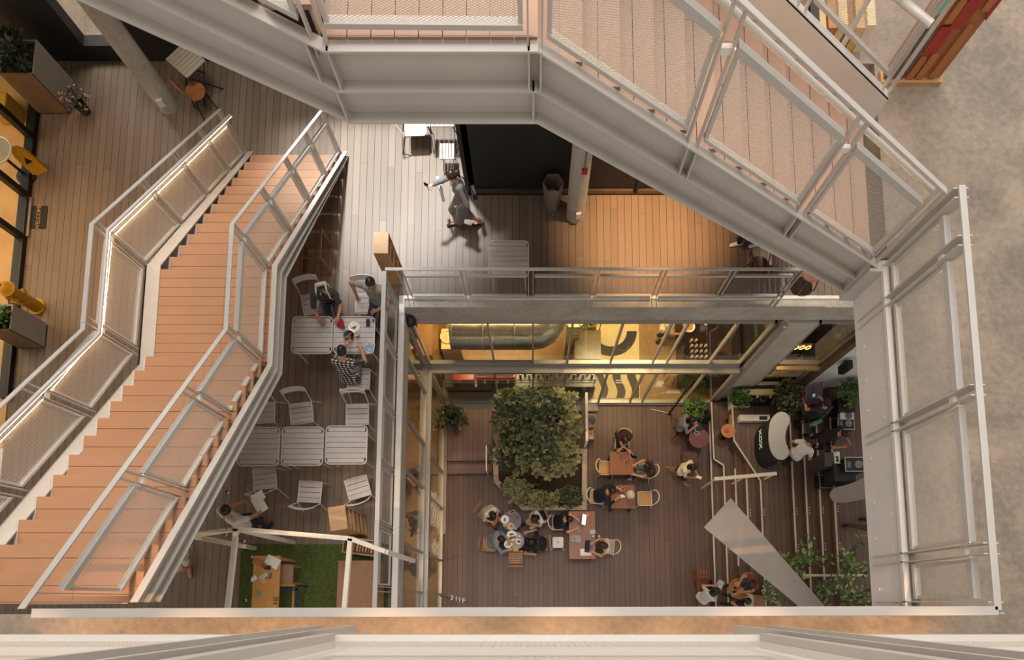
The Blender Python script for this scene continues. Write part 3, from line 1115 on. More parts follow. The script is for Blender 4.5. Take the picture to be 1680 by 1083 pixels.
def person(label, floor, yaw_dir, head_px=None, loc=None, pose='sit', height=1.68, lean=0.15, roll=0.0, hz=None,
           hands=None, feet=None, head_pitch=0.3, head_yaw=0.0, curl=0.45, skin='a', hair='black', style='short',
           top='#888888', sleeve=0.55, bottom='#2c3340', legs='long', dress=None, shoes='#2a2624', shoe_top=None, hstep=0.0125, top_mat=None,
           fem=False, group=None, elbow=None, vest=None, twist=0.0):
    s = height / 1.70
    yaw = math.atan2(-yaw_dir[0], yaw_dir[1])
    if hz is None:
        hz = {'sit': 0.53, 'stand': 0.90, 'walk': 0.875, 'lean': 0.86}[pose] * (s if pose != 'sit' else 1)
    X, Y, Z = v3(1, 0, 0), v3(0, 1, 0), v3(0, 0, 1)
    Pv = v3(0, 0, hz)
    U = nrm(v3(math.sin(roll), math.sin(lean), math.cos(lean)))
    Rl = nrm(X - U * (X @ U))
    Rl = nrm(Rl * math.cos(twist) + np.cross(U, Rl) * math.sin(twist))
    Fw = nrm(np.cross(U, Rl))
    sw = (0.160 if fem else 0.182) * s
    hipw = 0.092 * s
    hipL, hipR = Pv - X * hipw - Z * 0.01, Pv + X * hipw - Z * 0.01
    Cst = Pv + U * 0.30 * s
    Nk = Pv + U * 0.505 * s
    shL, shR = Pv + U * 0.455 * s - Rl * sw, Pv + U * 0.455 * s + Rl * sw
    hp = lean * 0.5 + head_pitch
    HU = nrm(U * math.cos(head_pitch) + Fw * math.sin(head_pitch))
    HF = nrm(Fw * math.cos(head_pitch) - U * math.sin(head_pitch))
    HR = np.cross(HF, HU)
    if head_yaw:
        HF, HR = nrm(HF * math.cos(head_yaw) - HR * math.sin(head_yaw)), nrm(HR * math.cos(head_yaw) + HF * math.sin(head_yaw))
    Hc = Nk + HU * 0.155 * s + HF * 0.025 * s
    # default hands and feet
    if hands is None:
        hands = {'sit': ((-0.16, 0.36, hz + 0.10), (0.16, 0.36, hz + 0.10)),
                 'stand': ((-0.26, 0.06, 0.80 * s), (0.26, 0.06, 0.80 * s)),
                 'walk': ((-0.24, 0.24, 0.86 * s), (0.24, -0.16, 0.84 * s)),
                 'lean': ((-0.2, 0.4, 0.9), (0.2, 0.4, 0.9))}[pose]
    if feet is None:
        feet = {'sit': ((-0.13, 0.42, 0.08), (0.13, 0.42, 0.08)), 'stand': ((-0.11, 0.0, 0.08), (0.11, 0.03, 0.08)),
                'walk': ((-0.07, -0.30, 0.10), (0.07, 0.30, 0.08)), 'lean': ((-0.12, -0.1, 0.08), (0.12, 0.05, 0.08))}[pose]
    ua, fa = 0.285 * s, 0.245 * s
    el = elbow or ((-0.8, -0.5, -0.9), (0.8, -0.5, -0.9))
    eL, wL = ik(shL, v3(*hands[0]), ua, fa, v3(*el[0]))
    eR, wR = ik(shR, v3(*hands[1]), ua, fa, v3(*el[1]))
    th, sh = 0.43 * s, 0.42 * s
    kh = v3(0, 1, 0.35)
    kL, aL = ik(hipL, v3(*feet[0]), th, sh, kh)
    kR, aR = ik(hipR, v3(*feet[1]), th, sh, kh)
    pts = np.array([hipL, hipR, shL, shR, Hc, eL, eR, wL, wR, kL, kR, aL, aR])
    lo = pts.min(0) - 0.19
    hi = pts.max(0) + 0.20
    lo[2] = max(lo[2], -0.02)
    Rm = Matrix.Rotation(yaw, 3, 'Z')
    if loc is None:
        hz_w = floor + float(Hc[2])
        hw = at(head_px[0], head_px[1], hz_w)
        off = Rm @ Vector(Hc)
        loc = (hw.x - off.x, hw.y - off.y)
    t = thing('person', label, 'person', (loc[0], loc[1], floor), yaw, group)
    Rh = np.stack([HR, HF, HU], 1)
    def torso(f, g, chest=True):
        f.caps(hipL + Z * 0.03, hipR + Z * 0.03, (0.105 + g) * s, k=0.05)
        f.caps(Pv + Rl * 0.045 * s, Pv + U * 0.22 * s + Rl * 0.04 * s, (0.095 + g) * s, (0.09 + g) * s, k=0.05)
        f.caps(Pv - Rl * 0.045 * s, Pv + U * 0.22 * s - Rl * 0.04 * s, (0.095 + g) * s, (0.09 + g) * s, k=0.05)
        f.caps(Cst - Rl * 0.07 * s, Cst + Rl * 0.07 * s, (0.098 + g) * s, k=0.05)
        f.caps(Pv + U * 0.42 * s - Rl * 0.10 * s, Pv + U * 0.42 * s + Rl * 0.10 * s, (0.078 + g) * s, k=0.05)
        f.caps(shL + Rl * 0.02, shR - Rl * 0.02, (0.056 + g) * s, k=0.04)
        if fem:
            f.ell(Cst + U * 0.06 * s + Fw * 0.075 * s - Rl * 0.065 * s, np.array([0.06, 0.06, 0.06]) * s + g, k=0.04)
            f.ell(Cst + U * 0.06 * s + Fw * 0.075 * s + Rl * 0.065 * s, np.array([0.06, 0.06, 0.06]) * s + g, k=0.04)
    # -- body
    f = Field(lo, hi, hstep)
    torso(f, 0.0)
    f.caps(Nk - U * 0.04 * s, Hc - HU * 0.05 * s, 0.056 * s, 0.05 * s, 0.03)
    f.ell(Hc + HU * 0.018 * s - HF * 0.008 * s, np.array([0.074, 0.094, 0.098]) * s, Rh, 0.03)
    f.ell(Hc - HU * 0.055 * s + HF * 0.028 * s, np.array([0.054, 0.062, 0.060]) * s, Rh, 0.03)
    f.caps(Hc + HF * 0.088 * s + HU * 0.012 * s, Hc + HF * 0.106 * s - HU * 0.026 * s, 0.011 * s, 0.016 * s, 0.012)
    for sg in (-1, 1):
        f.ell(Hc + HR * 0.077 * s * sg - HF * 0.008 * s - HU * 0.005 * s, np.array([0.013, 0.02, 0.033]) * s, Rh, 0.008)
    for (a, e, w_, kx) in ((shL, eL, wL, -1), (shR, eR, wR, 1)):
        f.caps(a, e, 0.048 * s, 0.040 * s, 0.02)
        f.caps(e, w_, 0.040 * s, 0.028 * s, 0.02)
    extra = []
    for (e, w_, sd) in ((eL, wL, -1), (eR, wR, 1)):
        d = nrm(w_ - e)
        pn = nrm(v3(0.15 * -sd, 0.1, -1.0))
        if abs(pn @ d) > 0.8:
            pn = nrm(v3(-sd * 1.0, 0.2, 0))
        pn = nrm(pn - d * (pn @ d))
        lt = np.cross(d, pn) * sd
        f.caps(w_ + d * 0.02 * s + lt * 0.014 * s, w_ + d * 0.072 * s + lt * 0.022 * s, 0.019 * s, 0.016 * s, 0.02)
        f.caps(w_ + d * 0.02 * s - lt * 0.010 * s, w_ + d * 0.070 * s - lt * 0.022 * s, 0.018 * s, 0.014 * s, 0.02)
        extra.append(hand_mesh(w_, d, pn, sd, s, curl))
    for (a, k_, n_) in ((hipL, kL, aL), (hipR, kR, aR)):
        f.caps(a, k_, 0.080 * s, 0.054 * s, 0.03)
        f.caps(k_, n_, 0.054 * s, 0.036 * s, 0.02)
        c = k_ + (n_ - k_) * 0.3
        back = nrm(np.cross(np.cross(n_ - k_, v3(0, 1, 0.001)), n_ - k_))
        f.ell(c - back * 0.012 * s, np.array([0.052, 0.055, 0.10]) * s, None, 0.03)
    toes = []
    for n_ in (aL, aR):
        yd = v3(0, 1, 0)
        heel = n_ - yd * 0.035 * s - Z * (n_[2] - 0.035 if n_[2] < 0.14 else 0.045)
        toe = heel + yd * 0.20 * s
        toes.append((heel, toe))
        f.caps(n_, heel, 0.036 * s, 0.032 * s, 0.02)
        f.caps(heel + Z * 0.01, toe - Z * 0.006, 0.030 * s, 0.022 * s, 0.03)
        f.caps(heel + yd * 0.13 * s + X * 0.02, toe + X * 0.014 - yd * 0.01, 0.02 * s, 0.016 * s, 0.02)
    for sg in (-1, 1):
        e = MB()
        e.cur = 1
        c = Hc + HF * 0.083 * s + HU * 0.006 * s + HR * 0.030 * s * sg
        e.ball(tuple(c), 0.0125 * s, 8, 6)
        extra.append(e)
    e = MB()
    e.cur = 2
    c = Hc + HF * 0.087 * s - HU * 0.050 * s
    e.tube([tuple(c - HR * 0.022 * s - HF * 0.006 * s), tuple(c + HF * 0.003), tuple(c + HR * 0.022 * s - HF * 0.006 * s)], [0.004 * s, 0.008 * s, 0.004 * s], 6)
    extra.append(e)
    field_obj('body', f, [SKIN[skin], EYE, LIP], t, extra)
    # -- hair
    f = Field(Hc - 0.27, Hc + 0.21, hstep)
    f.ell(Hc + HU * 0.022 * s - HF * 0.012 * s, np.array([0.086, 0.104, 0.110]) * s, Rh, 0.01)
    rel = lambda P: (P - Hc)
    f.cut(lambda P: np.minimum((rel(P) @ HF) * 0.80 - (rel(P) @ HU) * 0.62 - 0.020 * s, 1.0))
    if style in ('short', 'cap'):
        f.cut(lambda P: -(rel(P) @ HU) - 0.035 * s)
    dn = nrm(-Z * 0.9 - HF * 0.35)
    if style in ('bob', 'long'):
        L_ = 0.14 if style == 'bob' else 0.24
        for q in (-0.055, -0.02, 0.02, 0.055):
            a = Hc - HF * (0.055 - abs(q) * 0.6) * s + HR * q * s
            f.caps(a, a + nrm(-HU - HF * 0.15 - Z * 0.4) * L_ * s, 0.05 * s, 0.036 * s, 0.03)
    if style == 'ponytail':
        a = Hc - HF * 0.095 * s + HU * 0.035 * s
        b = a - HF * 0.05 * s - Z * 0.03
        f.caps(a, b, 0.036 * s, 0.044 * s, 0.02)
        f.caps(b, b - Z * 0.15 * s - HF * 0.03, 0.044 * s, 0.02 * s, 0.02)
    if style == 'bun':
        f.ell(Hc - HF * 0.10 * s + HU * 0.05 * s, np.array([0.05, 0.05, 0.05]) * s, None, 0.015)
    field_obj('hair', f, HAIRM[hair], t)
    if style == 'cap':
        f = Field(Hc - 0.2, Hc + 0.26, hstep)
        f.ell(Hc + HU * 0.030 * s - HF * 0.006 * s, np.array([0.094, 0.112, 0.108]) * s, Rh, 0.01)
        f.cut(lambda P: -(rel(P) @ HU) + 0.035 * s)
        f.caps(Hc + HF * 0.10 * s + HU * 0.045 * s - HR * 0.04 * s, Hc + HF * 0.15 * s + HU * 0.04 * s - HR * 0.02 * s, 0.012, k=0.02)
        f.caps(Hc + HF * 0.10 * s + HU * 0.045 * s + HR * 0.04 * s, Hc + HF * 0.15 * s + HU * 0.04 * s + HR * 0.02 * s, 0.012, k=0.02)
        field_obj('cap', f, cloth('#20242c'), t)
    # -- top
    g = 0.013
    f = Field(lo, hi, hstep)
    torso(f, g)
    if pose != 'sit':
        f.caps(hipL - Z * 0.06, hipR - Z * 0.06, 0.114 * s, k=0.04)
    hem = 0.10 * s
    f.cut(lambda P: -((P - Pv) @ U) - hem)
    f.cut(lambda P: ((P - Nk) @ U) - 0.012 * s + 0.25 * np.maximum(0, (P - Nk) @ Fw))
    for (a, e_, w_) in ((shL, eL, wL), (shR, eR, wR)):
        if sleeve <= 0:
            continue
        fr = min(1.0, sleeve)
        end = a + (e_ - a) * fr
        dv = nrm(e_ - a)
        def fn(P, a=a, end=end, dv=dv, fr=fr):
            d = sd_caps(P, a, end + dv * 0.05, 0.058 * s, (0.058 - 0.006 * fr) * s)
            return np.maximum(d, (P - end) @ dv) if fr < 1 else d
        f.join(fn, a, end, 0.14, 0.02)
        if sleeve > 1:
            fr2 = min(1.0, sleeve - 1)
            dv2 = nrm(w_ - e_)
            end2 = e_ + (w_ - e_) * fr2
            f.join(lambda P, e_=e_, end2=end2, dv2=dv2: np.maximum(sd_caps(P, e_, end2 + dv2 * 0.04, 0.052 * s, 0.040 * s), (P - end2) @ dv2), e_, end2, 0.12, 0.02)
    field_obj('dress_top' if dress else 'shirt', f, top_mat or cloth(top), t)
    if vest:
        f = Field(lo, hi, hstep)
        torso(f, 0.026)
        f.cut(lambda P: -((P - Pv) @ U) - 0.06 * s)
        f.cut(lambda P: ((P - Nk) @ U) + 0.03 * s)
        f.cut(lambda P: 0.02 - np.abs((P - Pv) @ Rl) - 10 * np.maximum(0, -((P - Pv) @ Fw)))
        f.cut(lambda P: np.abs((P - Pv) @ Rl) - 0.155 * s)
        field_obj('vest', f, cloth(vest), t)
    # -- bottom
    f = Field(lo, hi, hstep)
    if dress:
        kz = (kL + kR) / 2
        if pose == 'sit':
            f.caps(hipL, hipL + (kL - hipL) * 0.8, 0.105 * s, 0.085 * s, 0.05)
            f.caps(hipR, hipR + (kR - hipR) * 0.8, 0.105 * s, 0.085 * s, 0.05)
            f.caps(hipL, hipR, 0.12 * s, k=0.05)
        else:
            ln = dress
            dv = nrm(kz - Pv)
            end = Pv + dv * ln
            f.caps(Pv + U * 0.1, Pv, 0.115 * s, 0.12 * s, 0.05)
            f.caps(hipL, end - X * 0.05, 0.105 * s, 0.10 * s, 0.05)
            f.caps(hipR, end + X * 0.05, 0.105 * s, 0.10 * s, 0.05)
            for (a_, k_, n_) in ((hipL, kL, aL), (hipR, kR, aR)):
                f.caps(a_, k_, 0.098 * s, 0.082 * s, 0.05)
                f.caps(k_, k_ + (n_ - k_) * max(0, ln - 0.42), 0.075 * s, 0.075 * s, 0.05)
            f.cut(lambda P: ((P - end) @ dv) - 0.0)
        field_obj('skirt', f, cloth(bottom), t)
    else:
        f.caps(hipL + Z * 0.03, hipR + Z * 0.03, (0.105 + g) * s, k=0.05)
        for (a, k_, n_) in ((hipL, kL, aL), (hipR, kR, aR)):
            if legs == 'long':
                f.caps(a, k_, 0.094 * s, 0.066 * s, 0.03)
                dv = nrm(n_ - k_)
                f.join(lambda P, k_=k_, n_=n_, dv=dv: np.maximum(sd_caps(P, k_, n_ + dv * 0.05, 0.066 * s, 0.052 * s), (P - n_) @ dv), k_, n_, 0.14, 0.02)
            else:
                end = a + (k_ - a) * 0.72
                dv = nrm(k_ - a)
                f.join(lambda P, a=a, end=end, dv=dv: np.maximum(sd_caps(P, a, end + dv * 0.06, 0.098 * s, 0.09 * s), (P - end) @ dv), a, end, 0.16, 0.03)
        f.cut(lambda P: ((P - Pv) @ U) - 0.07 * s - 3 * np.maximum(0, (P - Pv) @ Y - 0.07))
        field_obj('trousers' if legs == 'long' else 'shorts', f, cloth(bottom), t)
    # -- shoes
    for (n_, (heel, toe)) in zip((aL, aR), toes):
        f = Field(np.minimum(heel, toe) - 0.09, np.maximum(heel, toe) + 0.11, 0.011)
        f.caps(heel + Z * 0.010, toe - Z * 0.002, 0.040 * s, 0.032 * s, 0.02)
        f.caps(heel + v3(0, 0.10, 0) + X * 0.012, toe + X * 0.006, 0.036 * s, 0.028 * s, 0.02)
        f.caps(heel + Z * 0.02, n_ - Z * 0.015, 0.040 * s, 0.040 * s, 0.02)
        zb = heel[2] - 0.030
        ztop = heel[2] + (0.055 if shoe_top is None else shoe_top)
        f.cut(lambda P: np.maximum(zb - P[:, 2], P[:, 2] - ztop))
        field_obj('shoe', f, cloth(shoes, 'shoe_' + shoes.strip('#')), t)
    t['_j'] = [0.0]
    del t['_j']
    return t, dict(wL=wL, wR=wR, Hc=Hc, Pv=Pv, Rm=Rm, loc=Vector((loc[0], loc[1], floor)), kL=kL, kR=kR)

def wpt(info, p):
    """a point of a person's own frame in the world"""
    return info['Rm'] @ Vector([float(x) for x in p]) + info['loc']
# ---------------------------------------------------------------- furniture kinds
GREYMET = mat('grey_powder_coat', '#bcb3ad', rough=0.38, metal=0.05, var=0.05)
GREYMETL = mat('grey_powder_coat_light', '#cfc6bd', rough=0.4, metal=0.05, var=0.05)
WHITEM = mat('white_metal', '#e2d9cc', rough=0.4, var=0.03)
SEATW = mat('seat_plywood', '#c08a4c', rough=0.45, var=0.10, scale=5, stretch=(1, 12, 1))
TABW = mat('oiled_table_wood', '#8a5236', rough=0.4, var=0.22, scale=4, stretch=(14, 1.2, 1))
SLATW = mat('acacia_slat', '#a8774b', rough=0.5, var=0.15, scale=8, stretch=(1, 12, 1))
PALEW = mat('weathered_slat', '#b9a892', rough=0.6, var=0.12, scale=8, stretch=(12, 1, 1))
DARKW = mat('dark_brown_wood', '#4a2c20', rough=0.45, var=0.15, scale=6)
REDT = mat('oxide_red_top', '#6e2a20', rough=0.4, var=0.08)
WHITE = mat('white_china', '#ece6dc', rough=0.25, var=0.02)
PAPER = mat('white_paper', '#ebe5da', rough=0.8, var=0.02)
BLK = mat('black_plastic', '#15151a', rough=0.35, var=0.08)
BLKF = mat('black_vinyl', '#1b1a1c', rough=0.55, var=0.1)
GREYP = mat('grey_plastic', '#6f6c69', rough=0.5, var=0.05)
CHROME = mat('brushed_metal', '#b9b4ad', rough=0.3, metal=0.8, var=0.05)
YEL = mat('yellow_plastic', '#d99a1c', rough=0.4, var=0.08)
FOOD1 = mat('food_brown', '#6b3a1d', rough=0.6, var=0.4, scale=60)
FOOD2 = mat('food_salad', '#7a6a3a', rough=0.6, var=0.5, scale=60)
FOOD3 = mat('food_soup', '#c08a4a', rough=0.3, var=0.2, scale=60)

def P2(px, py, z):
    return at(px, py, z)

def rzdir(dx, dy):
    return math.atan2(-dx, dy)

# ---- slatted steel table of the middle deck
def steel_table():
    t = thing('steel_table', 'x', 'table')
    w, d, h = 0.78, 0.74, 0.72
    fr = MB()
    out, inn = rrect(w, d, 0.09, 6), rrect(w - 0.036, d - 0.036, 0.075, 6)
    n = len(out)
    V = [(p[0], p[1], h) for p in out] + [(p[0], p[1], h) for p in inn] + [(p[0], p[1], h - 0.03) for p in out] + [(p[0], p[1], h - 0.03) for p in inn]
    F = []
    for k in range(n):
        j = (k + 1) % n
        F += [(k, j, n + j, n + k), (2 * n + j, 2 * n + k, 3 * n + k, 3 * n + j), (k, 2 * n + k, 2 * n + j, j), (n + k, n + j, 3 * n + j, 3 * n + k)]
    fr.add(V, F)
    fr.build('table_rim', GREYMETL, t)
    sb = MB()
    ns = 7
    L_ = d - 0.036
    for k in range(ns):
        y0 = -L_ / 2 + L_ * k / ns
        x = w / 2 - 0.019
        if k in (0, ns - 1):
            sb.cbox((0, y0 + L_ / ns / 2 + (0.006 if k == 0 else -0.006), h - 0.008), (2 * x - 0.06, L_ / ns - 0.022, 0.01))
        else:
            sb.box(-x, x, y0 + 0.004, y0 + L_ / ns - 0.004, h - 0.013, h - 0.003)
    sb.build('slat_top', GREYMET, t)
    for sx in (-1, 1):
        for sy in (-1, 1):
            MB().tube([(sx * (w / 2 - 0.08), sy * (d / 2 - 0.08), h - 0.03), (sx * (w / 2 - 0.06), sy * (d / 2 - 0.10), 0.0)], 0.014, 8).build('leg', GREYMETL, t, smooth=60)
    MB().bar((-w / 2 + 0.08, 0, h - 0.05), (w / 2 - 0.08, 0, h - 0.05), 0.03, 0.03).build('crossbar', GREYMETL, t)
    return t
def steel_chair():
    t = thing('steel_chair', 'x', 'chair')
    sw, sd, h = 0.41, 0.40, 0.45
    sb = MB()
    for k in range(4):
        y0 = -sd / 2 + sd * k / 4
        dip = [0.006, -0.004, -0.006, 0.0][k]
        sb.box(-sw / 2, sw / 2, y0 + 0.005, y0 + sd / 4 - 0.005, h - 0.012 + dip, h + dip)
    sb.build('seat', GREYMET, t)
    fr = MB()
    for sx in (-1, 1):
        fr.tube([(sx * (sw / 2 + 0.008), sd / 2 + 0.01, h - 0.01), (sx * (sw / 2 + 0.008), 0, h - 0.012), (sx * (sw / 2 + 0.008), -sd / 2 - 0.01, h), (sx * (sw / 2 + 0.02), -sd / 2 - 0.13, 0.80)], 0.011, 8)
    fr.tube([(-sw / 2 - 0.008, sd / 2 + 0.008, h - 0.01), (0, sd / 2 + 0.016, h - 0.012), (sw / 2 + 0.008, sd / 2 + 0.008, h - 0.01)], 0.011, 8)
    fr.build('frame', GREYMETL, t, smooth=60)
    bk = MB()
    n = 8
    for k in range(n):
        def pt(q, z):
            x = -sw / 2 - 0.025 + (sw + 0.05) * q / n
            c = 1 - (2 * q / n - 1) ** 2
            return (x, -sd / 2 - 0.085 - (z - 0.67) * 0.37 - 0.045 * c, z)
        a, b = pt(k, 0.69), pt(k + 1, 0.69)
        c_, d_ = pt(k + 1, 0.80), pt(k, 0.80)
        o = (0, -0.012, 0)
        bk.add([a, b, c_, d_] + [(q[0], q[1] - 0.012, q[2]) for q in (a, b, c_, d_)], [(3, 2, 1, 0), (4, 5, 6, 7), (0, 1, 5, 4), (2, 3, 7, 6), (1, 2, 6, 5), (3, 0, 4, 7)])
    bk.build('backrest', GREYMETL, t)
    for sx in (-1, 1):
        MB().tube([(sx * (sw / 2 + 0.008), sd / 2, h - 0.01), (sx * (sw / 2 + 0.03), sd / 2 + 0.04, 0.0)], 0.011, 8).build('leg', GREYMETL, t, smooth=60)
        MB().tube([(sx * (sw / 2 + 0.008), -sd / 2, h - 0.01), (sx * (sw / 2 + 0.05), -sd / 2 - 0.12, 0.0)], 0.011, 8).build('leg', GREYMETL, t, smooth=60)
    return t
T_ = steel_table()
C_ = steel_chair()
_used = set()
def place(proto, loc, rz, label, group=None, scale=None):
    if id(proto) not in _used:
        _used.add(id(proto))
        proto.location = loc
        proto.rotation_euler = (0, 0, rz)
        proto['label'] = label
        if group:
            proto['group'] = group
        return proto
    return dup(proto, loc, rz, label, group, scale)
def px3(px, py, z, floor):
    p = at(px, py, z)
    return (p.x, p.y, floor)
TG, CG = 'slatted steel tables on the middle deck', 'slatted steel chairs on the middle deck'
ZT2 = L2 + 0.72
for (px, py, lab) in ((512, 549.5, 'grey slatted steel table, empty, beside the table with plates'),
                      (581, 549.5, 'grey slatted steel table set with plates, bowls and a tablet'),
                      (568, 730, 'grey slatted steel table next to the mesh railing, end of a row of three'),
                      (496, 732, 'grey slatted steel table, middle one of a row of three'),
                      (424, 732.5, 'grey slatted steel table partly under the staircase, end of a row of three'),
                      (834.5, 424, 'lone grey slatted steel table beside the back railing of the opening')):
    place(T_, px3(px, py, ZT2, L2), 0.0, lab, TG)
ZS = L2 + 0.45
CHAIRS2 = [(494, 677, 0.13, -1, 'grey steel chair facing the middle table of the row of three'),
           (586, 679, 0.02, -1, 'grey steel chair facing the row table nearest the mesh railing'),
           (432, 676, 0.02, -1, 'grey steel chair half hidden by the staircase, facing the row of tables'),
           (434, 786, -0.12, 1, 'grey steel chair tucked under the row table at the staircase end'),
           (508, 808, 0.05, 1, 'grey steel chair standing free, squarely behind the row of three tables'),
           (587, 801, -0.30, 1, 'grey steel chair turned askew near the oak bookcase'),
           (601, 497, 0.0, -1, 'grey steel chair with a man in a light grey tee on it'),
           (588, 622, 0.0, 1, 'grey steel chair under the man in the plaid shirt'),
           (514, 497, 0.2, -1, 'grey steel chair under the person in the dark green tee')]
for (px, py, dx, dy, lab) in CHAIRS2:
    place(C_, px3(px, py, ZS, L2), rzdir(dx, dy), lab, CG)
# pale chair lit by daylight
def pale_chair():
    t = thing('pale_chair', 'white metal chair in bright daylight beside the folding table', 'chair')
    sw, sd, h = 0.42, 0.42, 0.45
    MB().prism(rrect(sw, sd, 0.05), h - 0.015, h).build('seat', WHITEM, t)
    fr = MB()
    fr.tube([(-sw / 2 - .01, -sd / 2 - 0.16, 0.82), (-sw / 2 - .01, -sd / 2, h), (-sw / 2 - .01, sd / 2 - 0.03, h - 0.005), (-sw / 2 + 0.04, sd / 2 + .01, h - 0.01), (sw / 2 - 0.04, sd / 2 + .01, h - 0.01), (sw / 2 + .01, sd / 2 - 0.03, h - 0.005), (sw / 2 + .01, -sd / 2, h), (sw / 2 + .01, -sd / 2 - 0.16, 0.82), (-sw / 2 - .01, -sd / 2 - 0.16, 0.82)], 0.012, 8)
    fr.build('frame', GREYMETL, t, smooth=60)
    bk = MB().hexa([(-sw / 2, -sd / 2 - 0.125, 0.74), (sw / 2, -sd / 2 - 0.125, 0.74), (sw / 2, -sd / 2 - 0.14, 0.74), (-sw / 2, -sd / 2 - 0.14, 0.74), (-sw / 2, -sd / 2 - 0.15, 0.82), (sw / 2, -sd / 2 - 0.15, 0.82), (sw / 2, -sd / 2 - 0.165, 0.82), (-sw / 2, -sd / 2 - 0.165, 0.82)])
    bk.build('backrest', WHITEM, t)
    for sx in (-1, 1):
        MB().tube([(sx * (sw / 2), sd / 2 - 0.02, h - 0.01), (sx * (sw / 2 + 0.02), sd / 2 + 0.03, 0.0)], 0.012, 8).build('leg', DARKW, t, smooth=60)
        MB().tube([(sx * (sw / 2), -sd / 2, h - 0.01), (sx * (sw / 2 + 0.02), -sd / 2 - 0.14, 0.0)], 0.012, 8).build('leg', DARKW, t, smooth=60)
    return t
o = pale_chair()
o.location = px3(681, 206, ZS, L2)
o.rotation_euler = (0, 0, rzdir(1, 0.05))
# ---- folding slatted pieces with crossed black legs
def folding(name, label, cat, w, d, h, n, m, back=False, along='y', legm=None):
    t = thing(name, label, cat)
    for k in range(n):
        b = MB()
        if along == 'y':
            x0 = -w / 2 + w * k / n
            b.box(x0 + 0.006, x0 + w / n - 0.006, -d / 2, d / 2, h - 0.018, h)
        else:
            y0 = -d / 2 + d * k / n
            b.box(-w / 2, w / 2, y0 + 0.006, y0 + d / n - 0.006, h - 0.018, h)
        b.build('slat', m, t)
    lm = legm or BLACKM
    for sx in (-1, 1):
        x = sx * (w / 2 - 0.03)
        MB().bar((x, -d / 2 + 0.02, h - 0.03), (x, d / 2 + 0.02, 0.0), 0.012, 0.022).build('leg', lm, t)
        if back:
            MB().bar((x - sx * 0.014, d / 2 - 0.02, 0.0 + 0.0), (x - sx * 0.014, -d / 2 - 0.10, 0.82), 0.012, 0.022).build('leg', lm, t)
        else:
            MB().bar((x - sx * 0.014, d / 2 - 0.02, h - 0.03), (x - sx * 0.014, -d / 2 - 0.02, 0.0), 0.012, 0.022).build('leg', lm, t)
    if back:
        for z in (0.66, 0.77):
            yy = -d / 2 + 0.03 - 0.16 * (z - 0.0) / 0.82 + 0.06
            MB().cbox((0, -d / 2 - 0.055 - (z - 0.6) * 0.22, z), (w, 0.016, 0.06)).build('back_slat', m, t)
    return t
o = folding('folding_table', 'pale slatted folding table against the dark shop front', 'table', 0.56, 0.40, 0.70, 6, PALEW)
o.location = px3(722, 192, L2 + 0.7, L2)
o = folding('folding_chair', 'pale slatted folding stool behind the walking woman in grey', 'stool', 0.30, 0.34, 0.45, 5, PALEW)
o.location = px3(733, 248, L2 + 0.45, L2)
o = folding('folding_table', 'pale slatted folding table in the shade beside the round column', 'table', 0.62, 0.52, 0.70, 7, PALEW)
o.location = px3(304, 98, L2 + 0.7, L2)
o.rotation_euler = (0, 0, math.radians(-42))
def saddle_chair(label, m, legm, seat='dish'):
    t = thing('wooden_chair', label, 'chair')
    h = 0.45
    s = MB()
    s.lathe((0, 0, 0), [(0.0, h - 0.03), (0.19, h - 0.03), (0.215, h - 0.012), (0.205, h + 0.004), (0.17, h - 0.006), (0.0, h - 0.014)], 20, 1.0, 0.95)
    s.build('seat', m, t, smooth=60)
    b = MB()
    b.tube([(-0.20, -0.14, h), (-0.21, -0.22, 0.68), (-0.12, -0.28, 0.82), (0, -0.29, 0.84), (0.12, -0.28, 0.82), (0.21, -0.22, 0.68), (0.20, -0.14, h)], 0.014, 8)
    b.build('backrest', m, t, smooth=60)
    sp = MB()
    sp.bar((0, -0.19, h), (0, -0.285, 0.82), 0.07, 0.01, up=(0, 1, 0))
    sp.build('back_splat', m, t)
    for a in (45, 135, 225, 315):
        c, s_ = math.cos(math.radians(a)), math.sin(math.radians(a))
        MB().tube([(c * 0.17, s_ * 0.17, h - 0.02), (c * 0.27, s_ * 0.27, 0)], [0.015, 0.012], 8).build('leg', legm, t, smooth=60)
    return t
o = saddle_chair('brown saddle seat chair with dark legs at the foot of the round column', mat('saddle_wood', '#9a5f35', rough=0.35, var=0.15), BLACKM)
o.location = px3(320, 149, ZS, L2)
o.rotation_euler = (0, 0, rzdir(0.8, 0.6))
# ---- oak stand at the corner of the opening
def oak_rack():
    t = thing('magazine_rack', 'tall narrow oak rack with shelves at the corner of the deck railing', 'rack')
    w, d, h = 0.27, 0.42, 1.15
    MB().box(-w / 2, w / 2, -d / 2, d / 2, h - 0.03, h).build('top', OAK, t)
    MB().box(-w / 2, -w / 2 + 0.02, -d / 2, d / 2, 0, h - 0.03).build('side_panel', OAK, t)
    MB().box(-w / 2 + 0.02, w / 2, -d / 2, -d / 2 + 0.02, 0, h - 0.03).build('front_panel', OAK, t)
    MB().box(-w / 2 + 0.02, w / 2, d / 2 - 0.02, d / 2, 0, h - 0.03).build('back_panel', OAK, t)
    for z in (0.02, 0.30, 0.58, 0.86):
        MB().box(-w / 2 + 0.02, w / 2 - 0.01, -d / 2 + 0.02, d / 2 - 0.02, z, z + 0.018).build('shelf', OAK, t)
    return t
o = oak_rack()
a = at(625, 398, L2 + 1.15)
o.location = (a.x, a.y, L2)
